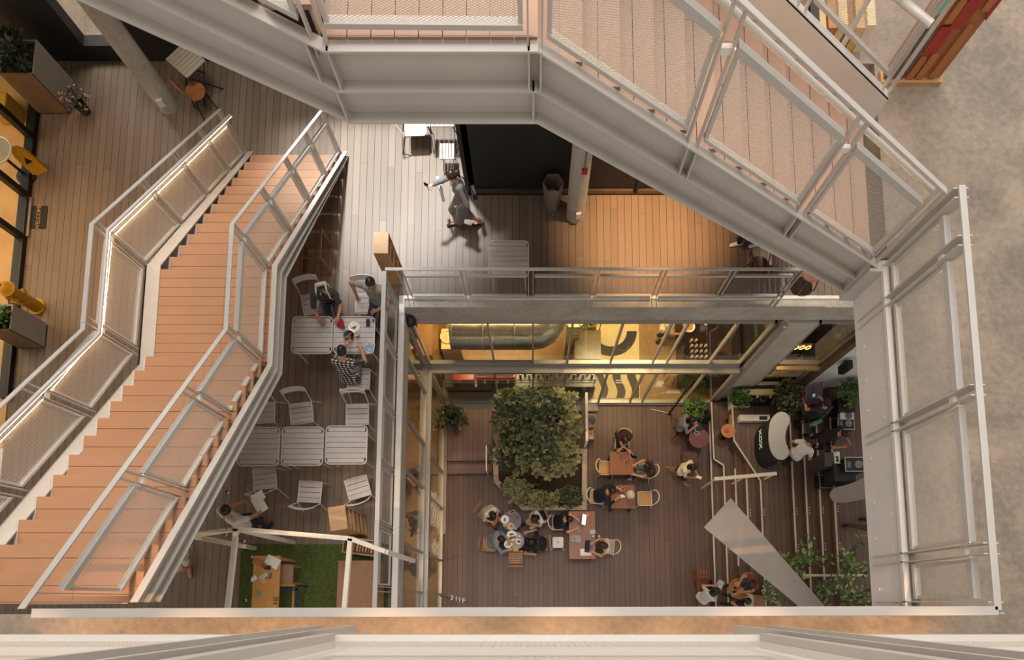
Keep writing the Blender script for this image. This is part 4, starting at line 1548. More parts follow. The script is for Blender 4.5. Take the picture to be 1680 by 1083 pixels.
# ---- open wooden frames beside the stair
def wood_cube(label, s):
    t = thing('open_cube', label, 'cube stand')
    r = 0.035
    for z in (r / 2, s - r / 2):
        for q in (-1, 1):
            MB().cbox((0, q * (s / 2 - r / 2), z), (s, r, r)).build('rail', OAKD, t)
            MB().cbox((q * (s / 2 - r / 2), 0, z), (r, s - 2 * r, r)).build('rail', OAKD, t)
    for sx in (-1, 1):
        for sy in (-1, 1):
            MB().cbox((sx * (s / 2 - r / 2), sy * (s / 2 - r / 2), s / 2), (r, r, s - 2 * r)).build('upright', OAKD, t)
    return t
OAKD = mat('dark_oak', '#8a5c38', rough=0.5, var=0.12)
o = wood_cube('open cube frame of dark oak bars under the lower stair flight', 0.62)
o.location = px3(511, 414, L2 + 0.3, L2)
# ---- hexagonal steel bin with rubbish
def hex_bin(label, loc, r, h, m):
    t = thing('waste_bin', label, 'bin', loc)
    prof = [(r * 0.72, 0.0), (r * 0.74, 0.02), (r, h)]
    b = MB()
    n = 6
    V = []
    for (q, z) in ((r * 0.70, 0), (r, h), (r * 0.96, h), (r * 0.68, 0.03)):
        for k in range(n):
            a = 2 * PI * k / n + PI / 6 * 0
            V.append((q * math.cos(a), q * math.sin(a), z))
    F = []
    for i in range(3):
        for k in range(n):
            F.append((i * n + k, i * n + (k + 1) % n, (i + 1) * n + (k + 1) % n, (i + 1) * n + k))
    F.append(tuple(range(3 * n, 4 * n)))
    F.append(tuple(range(n - 1, -1, -1)))
    b.add(V, F)
    b.build('shell', m, t)
    return t
GALV = mat('galvanised_steel', '#9d968d', rough=0.4, metal=0.5, var=0.15, scale=12)
o = hex_bin('grey hexagonal steel bin holding rubbish beside the concrete column', px3(906, 335, L2 + 0.05, L2), 0.21, 0.68, GALV)
rb = MB()
for i in range(7):
    rb.ball((random.uniform(-.08, .08), random.uniform(-.08, .04), 0.34 + random.uniform(0, .05)), (0.05, 0.05, 0.03), 8, 5)
rb.build('rubbish', PAPER, o)
MB().lathe((-0.02, -0.02, 0.40), [(0.0, 0.0), (0.09, 0.005), (0.095, 0.02), (0.085, 0.018), (0.0, 0.012)], 16).build('paper_plate', mat('kraft_card', '#c79a66', rough=0.7), o)

# ---- bookcases and desk on the turf corner
TURF = mat('artificial_turf', '#4a5320', rough=0.95, var=0.45, scale=30, bump=0.8)
tf = MB().box(at(397, 893, L2).x, -2.80, -1.2, at(500, 893, L2).y, L2, L2 + 0.018)
tag(tf.build('turf_mat', TURF), 'green artificial turf laid on the deck under the white posts', 'turf')
def bookcase(label, w, d, h, cols, shelf_dir=1):
    t = thing('bookcase', label, 'bookcase')
    MB().box(-w / 2, w / 2, -d / 2, -d / 2 + 0.018, 0, h).build('back_panel', OAK, t)
    for x in (-w / 2, w / 2 - 0.02):
        MB().box(x, x + 0.02, -d / 2 + 0.018, d / 2, 0, h).build('side_panel', OAK, t)
    MB().box(-w / 2 + 0.02, w / 2 - 0.02, -d / 2 + 0.018, d / 2, h - 0.02, h).build('top', OAK, t)
    MB().box(-w / 2 + 0.02, w / 2 - 0.02, -d / 2 + 0.018, d / 2, 0.0, 0.02).build('shelf', OAK, t)
    for z in (h * 0.36, h * 0.68):
        MB().box(-w / 2 + 0.02, w / 2 - 0.02, -d / 2 + 0.018, d / 2 - 0.01, z, z + 0.016).build('shelf', OAK, t)
    return t
# open-topped oak unit with dividers
def trough(label, w, d, h, cols):
    t = thing('book_trough', label, 'bookcase')
    for y in (-d / 2, d / 2 - 0.02):
        MB().box(-w / 2, w / 2, y, y + 0.02, 0.0, h).build('side_panel', OAK, t)
    for k in range(cols + 1):
        x = -w / 2 + (w - 0.02) * k / cols
        MB().box(x, x + 0.02, -d / 2 + 0.02, d / 2 - 0.02, 0.0 if k in (0, cols) else 0.25, h if k in (0, cols) else h - 0.06).build('divider', OAK, t)
    MB().box(-w / 2 + 0.02, w / 2 - 0.02, -d / 2 + 0.02, d / 2 - 0.02, 0.22, 0.24).build('shelf', OAK, t)
    return t
bk = thing('bookcase', 'tall oak bookcase seen from above behind the white posts', 'bookcase')
bw, bd, bh = 0.30, 0.42, 1.25
MB().box(-bw / 2, bw / 2, -bd / 2, bd / 2, bh - 0.025, bh).build('top', OAK, bk)
MB().box(-bw / 2, -bw / 2 + 0.018, -bd / 2, bd / 2, 0, bh - 0.025).build('back_panel', OAK, bk)
for y in (-bd / 2, bd / 2 - 0.02):
    MB().box(-bw / 2 + 0.018, bw / 2, y, y + 0.02, 0, bh - 0.025).build('side_panel', OAK, bk)
for z in (0.02, 0.26, 0.50, 0.74, 0.98):
    MB().box(-bw / 2 + 0.018, bw / 2 - 0.005, -bd / 2 + 0.02, bd / 2 - 0.02, z, z + 0.018).build('shelf', OAK, bk)
a = at(554, 850, L2 + bh)
bk.location = (a.x, a.y, L2)
bk.rotation_euler = (0, 0, math.radians(9))
o = MB().box(-0.012, 0.012, -0.10, 0.10, 0, 0.16).build('book', PAPER)
tag(o, 'white paperback on a shelf of the tall oak bookcase', 'book')
o.location = (a.x + 0.06, a.y + 0.03, L2 + 0.759)
o.rotation_euler = (0, 0.35, math.radians(9))
bk2 = trough('low oak book trough packed with books on the turf', 0.62, 0.30, 0.45, 1)
a = at(590, 897, L2 + 0.45)
bk2.location = (a.x, a.y, L2 + 0.018)
bk2.rotation_euler = (0, 0, math.radians(-8))
cols_ = ['#a5754b', '#b98a5e', '#8f5f3d', '#c39a72', '#9b6b45']
for k in range(9):
    x = -0.20 + 0.055 * k
    o = MB().cbox((0, 0, 0.11), (0.035, 0.19, 0.20 + 0.01 * (k % 3))).build('book', mat('book_spine_%d' % (k % 5), cols_[k % 5], rough=0.7))
    R = Matrix.Rotation(math.radians(-8), 3, 'Z')
    p = R @ Vector((x, 0, 0))
    o.location = (bk2.location.x + p.x, bk2.location.y + p.y, L2 + 0.018 + 0.24)
    o.rotation_euler = (0, 0, math.radians(-8))
    tag(o, 'tan book standing upright in the low oak trough, one of a packed row', 'book', 'books in the low oak trough')
# big brown cabinet next to it
bb = thing('low_cabinet', 'low brown plywood cabinet on the turf by the mesh railing', 'cabinet')
x0 = at(556, 930, L2 + 0.6).x
y1 = at(580, 921, L2 + 0.6).y
MB().box(x0, -2.86, -0.9, y1, 0.05, 0.58).build('body', BROWNW, bb)
MB().box(x0 - 0.012, -2.85, -0.9, y1 + 0.012, 0.58, 0.60).build('top', BROWNW, bb)
MB().box(x0 + 0.03, -2.88, -0.87, y1 - 0.03, 0.0, 0.05).build('plinth', DARKW, bb)
bb.location = (0, 0, L2 + 0.018)
# desk
dk = thing('desk', 'oak desk scattered with papers and scissors on the turf', 'desk')
dz = 0.72
x0, x1 = at(416, 940, L2 + dz).x, at(461, 912, L2 + dz).x
y1 = at(440, 912, L2 + dz).y
dk.location = (0, 0, L2 + 0.018)
MB().box(x0, x1, -0.75, y1, dz - 0.03, dz).build('desk_top', mat('honey_oak', '#c98f4e', rough=0.45, var=0.1, scale=4, stretch=(10, 1, 1)), dk)
for (x, y) in ((x0 + 0.04, y1 - 0.05), (x1 - 0.04, y1 - 0.05), (x0 + 0.04, -0.7), (x1 - 0.04, -0.7)):
    MB().cbox((x, y, (dz - 0.03) / 2), (0.05, 0.05, dz - 0.03)).build('leg', OAK, dk)
MB().box(x0 + 0.03, x1 - 0.03, y1 - 0.06, y1 - 0.04, dz - 0.13, dz - 0.03).build('apron', OAK, dk)
DZ = L2 + 0.018 + dz
def flat(name, label, cat, px, py, z, w, h, rz, m, t=0.004, group=None):
    a = at(px, py, z)
    o = MB().cbox((0, 0, t / 2), (w, h, t)).build(name, m)
    o.location = (a.x, a.y, z)
    o.rotation_euler = (0, 0, rz)
    tag(o, label, cat, group)
    return o
flat('sketch_sheet', 'large white sketch sheet at the far end of the desk', 'paper', 447, 922, DZ, 0.26, 0.19, -0.45, PAPER)
flat('kraft_sheet', 'tan kraft sheet overhanging a corner of the desk', 'paper', 424, 922, DZ, 0.20, 0.13, -0.4, mat('kraft_sheet', '#b0764a', rough=0.8))
flat('drawing', 'small red and white drawing on the desk', 'paper', 433, 928, DZ + 0.005, 0.09, 0.07, 0.3, mat('reddish_sheet', '#b4552f', rough=0.8))
flat('card', 'white card sticking out over the desk edge', 'paper', 417, 949, DZ, 0.10, 0.08, 0.7, PAPER)
flat('notepad', 'green grey notepad on the bare part of the desk', 'notepad', 424, 974, DZ, 0.075, 0.10, -0.15, mat('sage_pad', '#7d8f78', rough=0.7), 0.012)
flat('leaflet', 'yellow green leaflet among the desk papers', 'paper', 425, 941, DZ, 0.08, 0.05, 0.5, mat('lime_leaflet', '#a8a052', rough=0.8))
flat('photo_print', 'dark photo print lying under the desk scissors', 'photo', 439, 931, DZ + 0.004, 0.12, 0.08, -0.2, mat('dark_print', '#332b33', rough=0.5))
flat('flyer', 'pale patterned flyer in the middle of the desk', 'paper', 433, 945, DZ, 0.16, 0.07, 0.6, mat('pale_flyer', '#cbbcae', rough=0.8, var=0.4, scale=30))
flat('clipping', 'brown paper clipping beside the patterned flyer', 'paper', 443, 945, DZ, 0.06, 0.10, -0.3, mat('brown_clip', '#7d5844', rough=0.8))
sc_ = thing('scissors', 'white handled scissors across the desk papers', 'scissors')
a = at(436, 950, DZ)
sc_.location = (a.x, a.y, DZ + 0.008)
sc_.rotation_euler = (0, 0, 0.7)
MB().tube([(0.03 * math.cos(q / 12 * 2 * PI) - 0.05, 0.02 * math.sin(q / 12 * 2 * PI) + 0.02, 0) for q in range(12)], 0.005, 6, closed=True).build('handle', WHITE, sc_)
MB().tube([(0.03 * math.cos(q / 12 * 2 * PI) - 0.05, 0.02 * math.sin(q / 12 * 2 * PI) - 0.02, 0) for q in range(12)], 0.005, 6, closed=True).build('handle', WHITE, sc_)
MB().cbox((0.05, 0.004, 0.0), (0.14, 0.010, 0.003), 0.06).build('blade', CHROME, sc_)
MB().cbox((0.05, -0.004, 0.003), (0.14, 0.010, 0.003), -0.06).build('blade', CHROME, sc_)
# word painted along the desk
a = at(453, 985, DZ)
M = Matrix.Translation((a.x, a.y, dz + 0.001)) @ Matrix.Rotation(PI / 2, 4, 'Z')
text_mb('HE', 0.12, M, 0.003).build('lettering', BLK, dk)
# stools and blue-yellow chair beside the desk
ks = thing('stool', 'square pinkish stool tucked beside the oak desk', 'stool')
MB().prism(rrect(0.30, 0.38, 0.02), 0.40, 0.43).build('seat', mat('pink_board', '#a07767', rough=0.6), ks)
for sx in (-1, 1):
    for sy in (-1, 1):
        MB().cbox((sx * 0.12, sy * 0.16, 0.20), (0.035, 0.035, 0.40)).build('leg', OAK, ks)
ks.location = px3(468, 943, L2 + 0.43, L2 + 0.018)
kc = thing('work_stool', 'blue and yellow metal stool on the turf beside the desk', 'stool')
YM, BM = mat('yellow_metal', '#b78a12', rough=0.4), mat('blue_metal', '#1e3468', rough=0.4)
for (a_, b_, m_, nme) in (((-0.16, 0.16, 0.5), (0.16, 0.16, 0.5), YM, 'rail'), ((-0.16, 0.09, 0.5), (0.2, 0.09, 0.5), BM, 'rail'), ((0.19, 0.16, 0.5), (0.19, -0.3, 0.5), BM, 'rail'), ((0.13, 0.12, 0.48), (0.13, -0.3, 0.48), YM, 'rail'),
                         ((-0.16, 0.16, 0.5), (-0.16, 0.16, 0), YM, 'leg'), ((0.19, 0.16, 0.5), (0.19, 0.16, 0), BM, 'leg'), ((0.19, -0.3, 0.5), (0.19, -0.3, 0), BM, 'leg'), ((-0.16, -0.3, 0.5), (-0.16, -0.3, 0), YM, 'leg')):
    MB().bar(a_, b_, 0.035, 0.025).build(nme, m_, kc)
kc.location = px3(470, 975, L2 + 0.5, L2 + 0.018)
# ---- white timber frame over the turf
WF = mat('white_timber', '#e4d6c2', rough=0.55, var=0.04)
pg = thing('pergola', 'white timber post and beam frame over the turf corner', 'pergola')
zt = L2 + 2.2
A, B = at(388, 868, zt), at(575, 884, zt)
Cc = at(632, 905, zt)
D0 = at(310, 879, zt)
def beam(p, q, nme='beam', w=0.07):
    MB().bar(p, q, w, w).build(nme, WF, pg)
beam(A, B)
beam(B, Cc)
beam(D0, A)
beam(A, (A.x - 0.12, -1.0, zt))
beam(B, (B.x - 0.10, -1.0, zt))
e1, e2 = at(310, 880, zt - 0.35), at(402, 897, zt - 0.35)
beam(e1, e2)
for p in (A, B, Cc, D0):
    MB().box(p.x - 0.035, p.x + 0.035, p.y - 0.035, p.y + 0.035, L2, zt - 0.035).build('post', WF, pg)
# string of bulbs
cb = thing('string_light', 'black cable with small clear bulbs hung on the white timber frame', 'string light')
pts = []
for (px, py, z) in ((372, 803, 7.3), (366, 840, 7.2), (370, 868, zt + .04), (378, 864, zt + .06), (392, 880, zt), (396, 890, zt - .3), (400, 912, 7.0), (412, 918, 6.9), (405, 950, 6.9), (412, 955, 6.9), (398, 985, 6.9), (404, 985, 6.9)):
    pts.append(at(px, py, z))
MB().tube(pts, 0.006, 6).build('cable', BLK, cb)
for (px, py, z) in ((371, 877, zt - .2), (400, 888, zt - .1), (413, 914, 6.85), (412, 953, 6.85), (403, 985, 6.85), (374, 808, 7.25)):
    p = at(px, py, z)
    bl = MB().ball(p, (0.022, 0.022, 0.028), 10, 6).build('bulb', mat('bulb_glass', '#d8cfc0', rough=0.1), cb)
    MB().tube([p + Vector((0, 0, 0.02)), p + Vector((0, 0, 0.06))], 0.014, 8).build('socket', BLK, bl)

# ---- west side: planters, hydrant, floor sign, mat, flower pot
PLW = mat('planter_side_wood', '#7a5a3c', rough=0.6, var=0.15, scale=4)
PLG = mat('planter_grey', '#8f8577', rough=0.6, var=0.08)
def planter(label, x0, x1, y0, y1, h):
    t = thing('planter_box', label, 'planter')
    t.location = ((x0 + x1) / 2, (y0 + y1) / 2, L2)
    w, d = (x1 - x0) / 2, (y1 - y0) / 2
    MB().box(-w, w, d - 0.03, d, 0.04, h).box(w - 0.03, w, -d + 0.03, d - 0.03, 0.04, h).box(-w, -w + 0.03, -d + 0.03, d - 0.03, 0.04, h).build('side_panel', PLG, t)
    MB().box(-w + 0.02, w - 0.03, -d, -d + 0.03, 0.04, h).build('front_panel', PLW, t)
    MB().box(-w + 0.05, w - 0.05, -d + 0.05, d - 0.05, 0, 0.04).build('plinth', BLACKM, t)
    MB().box(-w + 0.03, w - 0.03, -d + 0.03, d - 0.03, h - 0.10, h - 0.06).build('soil', mat('soil', '#2a2018', rough=0.95, var=0.4, scale=25), t)
    return t
a, b = at(66, 188, L2), at(116, 188, L2)
planter('tall planter box of leafy shrubs at the corner of the west shop front', a.x - 0.02, b.x + 0.02, a.y, a.y + 0.75, 0.95)
a, b = at(12, 570, L2), at(79, 532, L2)
planter('planter box with bright green plants beside the yellow hydrant', -10.40, b.x, at(70, 572, L2).y, at(79, 532, L2).y, 0.80)
hy = thing('fire_hydrant', 'yellow fire hydrant ornament in front of the west shop', 'hydrant')
HYM = mat('hydrant_yellow', '#b8860f', rough=0.4, var=0.12)
MB().lathe((0, 0, 0), [(0.17, 0), (0.17, 0.04), (0.13, 0.05), (0.12, 0.30), (0.135, 0.32), (0.135, 0.35), (0.115, 0.36), (0.11, 0.66), (0.16, 0.67), (0.16, 0.71), (0.12, 0.74), (0.10, 0.80), (0.05, 0.84), (0.0, 0.85)], 20).build('barrel', HYM, hy, smooth=40)
for ang in (0.4, PI + 0.4):
    c, s_ = math.cos(ang), math.sin(ang)
    MB().tube([(c * 0.10, s_ * 0.10, 0.50), (c * 0.19, s_ * 0.19, 0.50)], 0.055, 12).build('nozzle', HYM, hy, smooth=40)
MB().tube([(0.0, -0.1, 0.5), (0.0, -0.2, 0.5)], 0.07, 12).build('nozzle', HYM, hy, smooth=40)
MB().lathe((0, 0, 0.84), [(0.03, 0), (0.03, 0.05), (0.0, 0.05)], 6).build('cap_nut', HYM, hy)
a = at(60, 503, L2 + 0.03)
hy.location = (a.x, a.y, L2)
fs = thing('floor_sign', 'yellow folding floor caution sign at the west shop door', 'sign')
for sg in (-1, 1):
    pts = [(-0.15, 0), (0.15, 0), (0.13, 0.50), (0.07, 0.62), (-0.07, 0.62), (-0.13, 0.50)]
    M = Matrix.Translation((0, sg * 0.07, 0)) @ Matrix.Rotation(math.radians(90 + 5 * sg), 4, 'X')
    pn = MB().prism_m(pts, -0.008, 0.008, M).build('panel', YEL, fs)
    M2 = M @ Matrix.Translation((0, 0.33, -0.012 if sg > 0 else 0.012))
    MB().prism_m([(-0.07, -0.05), (0.07, -0.05), (0, 0.08)], -0.004, 0.004, M2).build('warning_triangle', BLK, pn)
MB().bar((-0.06, 0, 0.61), (0.06, 0, 0.61), 0.05, 0.03).build('hinge', YEL, fs)
a = at(72, 280, L2)
fs.location = (a.x - 0.08, a.y, L2)
fs.rotation_euler = (0, 0, 0.5)
wm = thing('door_mat', 'dark welcome door mat at the west shop door', 'mat')
a = at(64, 357, L2)
wm.location = (a.x, a.y, L2)
MB().prism(rrect(0.33, 0.50, 0.015), 0, 0.014).build('pad', mat('mat_fibre', '#2e2c26', rough=0.95, var=0.2, scale=40), wm)
text_mb('WELCOME', 0.115, Matrix.Translation((0.0, 0, 0.015)) @ Matrix.Rotation(PI / 2, 4, 'Z'), 0.003).build('lettering', mat('mat_letters', '#b58a5a', rough=0.9), wm)
# dining table glimpsed inside the west shop
rt = thing('glass_table', 'round table with white rim inside the west shop', 'table')
a = at(3, 248, L2 + 0.7)
rt.location = (a.x - 0.1, a.y, L2 + 0.02)
MB().tube([(0.30 * math.cos(q / 24 * 2 * PI), 0.30 * math.sin(q / 24 * 2 * PI), 0.70) for q in range(24)], 0.016, 8, closed=True).build('rim', WHITEM, rt, smooth=60)
MB().lathe((0, 0, 0), [(0.29, 0.69), (0.29, 0.70), (0, 0.70)], 24).build('table_top', mat('pale_top', '#9c917f', rough=0.3), rt)
MB().lathe((0, 0, 0), [(0.2, 0), (0.2, 0.02), (0.03, 0.04), (0.03, 0.69)], 16).build('pedestal', BLACKM, rt)
ob = MB().cbox((0, 0, 0.22), (0.42, 0.38, 0.44))
o = ob.build('ottoman', mat('mustard_fabric', '#b5862f', rough=0.9), bevel=0.03)
tag(o, 'mustard cube ottoman inside the west shop beside the planter', 'ottoman')
a = at(6, 165, L2 + 0.44)
o.location = (a.x - 0.15, a.y, L2 + 0.02)

# ---------------------------------------------------------------- things on the plates table
def plate(name, label, px, py, zt_, r, m=WHITE, food=None, bowl=False, group=None, fr=0.5):
    t = thing(name, label, 'bowl' if bowl else 'plate')
    a = at(px, py, zt_ + 0.01)
    t.location = (a.x, a.y, zt_)
    if bowl:
        prof = [(r * 0.5, 0), (r * 0.55, 0.005), (r, 0.06), (r * 0.96, 0.06), (r * 0.5, 0.012), (0, 0.01)]
    else:
        prof = [(r * 0.6, 0), (r * 0.62, 0.004), (r, 0.018), (r * 0.99, 0.021), (r * 0.62, 0.009), (0, 0.007)]
    MB().lathe((0, 0, 0), prof, 24).build('dish', m, t, smooth=50)
    if food:
        f = MB()
        rr = r * fr
        for i in range(9):
            q = random.uniform(0, 2 * PI)
            k = rr * math.sqrt(random.random()) * 0.8
            f.ball((k * math.cos(q), k * math.sin(q), (0.045 if bowl else 0.015) + random.uniform(0, 0.008)), (rr * 0.36, rr * 0.30, rr * 0.22), 8, 5)
        o = f.build('food', food, t)
        o['kind'] = 'stuff'
    return t
Z = ZT2
plate('plate', 'white plate with a little brown food on the steel table', 581, 537, Z, 0.115, WHITE, FOOD1, fr=0.35)
plate('salad_bowl', 'black bowl of salad on the steel table', 573, 552, Z, 0.10, BLK, FOOD2, True, fr=0.75)
plate('soup_bowl', 'small white bowl with tan dip on the steel table', 587, 549, Z, 0.052, WHITE, FOOD3, True, fr=0.7)
def phone(label, px, py, z, rz, m=BLK, w=0.075, h=0.15, glow=None, name='phone', cat='phone'):
    t = thing(name, label, cat)
    a = at(px, py, z)
    t.location = (a.x, a.y, z)
    t.rotation_euler = (0, 0, rz)
    MB().prism(rrect(w, h, 0.012), 0, 0.008).build('case', m, t)
    MB().prism(rrect(w - 0.012, h - 0.02, 0.006), 0.008, 0.0095).build('screen', glow or mat('dark_screen', '#0e1016', rough=0.1), t)
    return t
phone('black phone on the steel table beside the white plate', 604, 530, Z, 0.05)
phone('white tablet with a picture on its screen on the steel table', 606, 570, Z, -0.45, WHITE, 0.15, 0.21, mat('tablet_picture', '#8fa3b5', rough=0.3, var=0.5, scale=14), 'tablet', 'tablet')
fk = thing('fork', 'steel fork lying across the white plate', 'fork')
a = at(574, 534, Z + 0.03)
fk.location = (a.x, a.y, Z + 0.026)
fk.rotation_euler = (0, 0, 0.55)
MB().cbox((0, -0.03, 0), (0.007, 0.12, 0.004)).build('handle', CHROME, fk)
MB().cbox((0, 0.055, 0), (0.02, 0.05, 0.003)).build('tines', CHROME, fk)
gl = MB().lathe((0, 0, 0), [(0.025, 0), (0.028, 0.005), (0.034, 0.10), (0.031, 0.10), (0.024, 0.01), (0, 0.01)], 16).build('water_glass', glass_mat('drinking_glass', (0.95, 0.96, 0.96), 0.12))
tag(gl, 'small drinking glass on the steel table', 'glass')
a = at(563.5, 540, Z + 0.05)
gl.location = (a.x, a.y, Z)
# red napkin
nk = MB()
V = []
for i in range(7):
    for j in range(6):
        u, v = i / 6, j / 5
        V.append(((u - 0.5) * 0.12 * (0.35 + v), -(v) * 0.15, 0.03 + 0.02 * math.sin(u * 9 + v * 3) + 0.06 * (1 - v)))
nk.add(V, [(i * 6 + j, i * 6 + j + 1, (i + 1) * 6 + j + 1, (i + 1) * 6 + j) for i in range(6) for j in range(5)])
o = nk.build('napkin', mat('red_napkin', '#a81f28', rough=0.9, var=0.1), smooth=180)
sm = o.modifiers.new('thick', 'SOLIDIFY')
sm.thickness = 0.003
a = at(561, 523, Z + 0.09)
o.location = (a.x, a.y, Z)
o.rotation_euler = (0, 0, -0.25)
tag(o, 'red napkin held over the edge of the steel table', 'napkin')

# ---------------------------------------------------------------- market floor: tables and chairs
def wood_table(label, px, py, w, d, h=0.75, m=TABW):
    t = thing('wooden_table', label, 'table')
    n = 6
    tb = MB()
    for k in range(n):
        x0 = -w / 2 + w * k / n
        tb.box(x0 + 0.001, x0 + w / n - 0.001, -d / 2, d / 2, h - 0.035, h)
    tb.build('table_top', m, t)
    for sx in (-1, 1):
        for sy in (-1, 1):
            MB().cbox((sx * (w / 2 - 0.06), sy * (d / 2 - 0.06), (h - 0.035) / 2), (0.06, 0.06, h - 0.035)).build('leg', DARKW, t)
    t.location = px3(px, py, h, 0)
    return t
wood_table('square wooden table with a white cup where three sides have chairs', 1020, 760, 0.66, 0.66)
wood_table('square wooden table holding a cream paper bag', 1022, 815, 0.66, 0.66)
wood_table('long wooden work table with laptops and papers beside the planter', 955, 878, 0.72, 1.32)
def hoop_chair():
    t = thing('hoop_chair', 'x', 'chair')
    w, d, h = 0.38, 0.37, 0.45
    MB().prism(rrect(w - 0.03, d - 0.03, 0.03), h - 0.005, h + 0.012).build('seat', SEATW, t)
    fr = MB()
    pts = [(p[0], p[1], h - 0.005) for p in rrect(w + 0.01, d + 0.01, 0.05)]
    fr.tube(pts, 0.014, 8, closed=True)
    fr.build('frame', WHITEM, t, smooth=60)
    b = MB()
    pts = []
    for q in range(13):
        a = PI * q / 12
        pts.append((math.cos(a) * 0.21, -d / 2 + 0.02 - math.sin(a) * 0.17, 0.48 + 0.30 * min(1, math.sin(a) * 1.8)))
    b.tube(pts, 0.014, 8)
    b.build('backrest', WHITEM, t, smooth=60)
    for sx in (-1, 1):
        MB().tube([(sx * w / 2, d / 2 - 0.02, h), (sx * (w / 2 + 0.03), d / 2 + 0.05, 0)], 0.013, 8).build('leg', WHITEM, t, smooth=60)
        MB().tube([(sx * w / 2, -d / 2 + 0.02, h), (sx * (w / 2 + 0.03), -d / 2 - 0.08, 0)], 0.013, 8).build('leg', WHITEM, t, smooth=60)
    return t
HC = hoop_chair()
HG = 'white hoop back chairs on the market floor'
for (px, py, dx, dy, lab) in ((995, 768, 1, -0.05, 'empty white hoop chair with plywood seat at the table with the white cup'),
                              (1058, 818, -1, 0.0, 'empty white hoop chair with plywood seat facing the paper bag'),
                              (1021, 727, -0.15, -1, 'white hoop chair under the person in the brown shirt'),
                              (1058, 772, -1, 0.3, 'white hoop chair under the long haired person in jeans'),
                              (980, 815, 1, -0.1, 'white hoop chair under the man in navy at the paper bag table'),
                              (918, 858, 1, 0.0, 'white hoop chair under the laptop user in black'),
                              (996, 897, -1, 0.1, 'white hoop chair under the brown haired reader at the long table')):
    place(HC, px3(px, py, 0.45, 0), rzdir(dx, dy), lab, HG)
# metal stool with a slot
ms = thing('metal_stool', 'white metal stool with a slot in its seat beside the long table', 'stool')
MB().prism(rrect(0.31, 0.31, 0.05), 0.44, 0.46).build('seat', WHITEM, ms, bevel=0.008)
MB().prism(rrect(0.022, 0.075, 0.01), 0.4595, 0.4612).build('slot', BLK, ms)
for sx in (-1, 1):
    for sy in (-1, 1):
        MB().bar((sx * 0.13, sy * 0.13, 0.44), (sx * 0.19, sy * 0.19, 0), 0.035, 0.02).build('leg', WHITEM, ms)
ms.location = px3(915.5, 890, 0.46, 0)
# round tables of the group of four
def round_table(label, px, py, r, h=0.74, m=None, cloth_=None):
    t = thing('round_table', label, 'table')
    MB().lathe((0, 0, 0), [(r - 0.01, h - 0.025), (r, h - 0.02), (r, h - 0.004), (r - 0.006, h), (0, h)], 32).build('table_top', m or DARKW, t, smooth=30)
    MB().lathe((0, 0, 0), [(0.2, 0), (0.2, 0.015), (0.03, 0.04), (0.025, h - 0.03)], 16).build('pedestal', BLACKM, t, smooth=40)
    t.location = px3(px, py, h, 0)
    return t
GREYT = mat('round_top_grey', '#756660', rough=0.35, var=0.08)
round_table('dark round table with a white pasta plate, part of a pair', 839, 854, 0.285, m=mat('round_top_brown', '#4b3430', rough=0.35, var=0.1))
round_table('greyish round table crowded with plates, part of a pair', 845, 887, 0.255, h=0.735, m=GREYT)
Z = 0.74
plate('plate', 'white plate of pasta at the edge of the dark round table', 828.5, 852.5, Z, 0.12, WHITE, FOOD2, fr=0.45)
plate('plate', 'cream bowl shaped plate of tan curry on the dark round table', 838, 863.5, Z, 0.10, mat('cream_china', '#d8c0a0', rough=0.3), FOOD3, fr=0.7)
plate('sauce_cup', 'small cup of orange sauce on the dark round table', 829.5, 862.5, Z, 0.045, WHITE, FOOD3, True, fr=0.7)
phone('white phone lying on the dark round table', 840.5, 840, Z, -1.2, WHITE, 0.075, 0.14)
Z = 0.735
plate('plate', 'large patterned plate of noodles on the greyish round table', 839.5, 879, Z, 0.145, WHITE, FOOD2, fr=0.8)
plate('plate', 'plate of red brown stew on the greyish round table', 850.5, 888.5, Z, 0.085, WHITE, FOOD1, fr=0.75)
plate('plate', 'white dish of bread reached for by two people', 834, 893, Z, 0.12, WHITE, FOOD3, fr=0.6)
glm = MATS['drinking_glass']
for (px, py, lab) in ((849, 849, 'dark drink glass on the round table beside the white phone'), (846, 868, 'pink drink glass between the two round tables'), (852, 880, 'clear glass behind the stew plate')):
    t = thing('drink_glass', lab, 'glass')
    MB().lathe((0, 0, 0), [(0.025, 0), (0.034, 0.12), (0.031, 0.12), (0.024, 0.01), (0, 0.01)], 14).build('cup', glm, t)
    MB().lathe((0, 0, 0.011), [(0.023, 0), (0.029, 0.08), (0, 0.08)], 14).build('drink', mat('drink_' + lab.split()[0], {'dark': '#2a1712', 'pink': '#b05a52', 'clear': '#9a938a'}[lab.split()[0]], rough=0.15), t)
    t.location = px3(px, py, 0.8, 0.74)
tb_ = MB().box(-0.065, 0.065, -0.075, 0.075, 0, 0.05).build('takeaway_box', mat('kraft_yellow', '#c2a05a', rough=0.7))
tag(tb_, 'yellowish takeaway box at the edge of the greyish round table', 'box')
tb_.location = px3(846.5, 900, 0.78, 0.735)
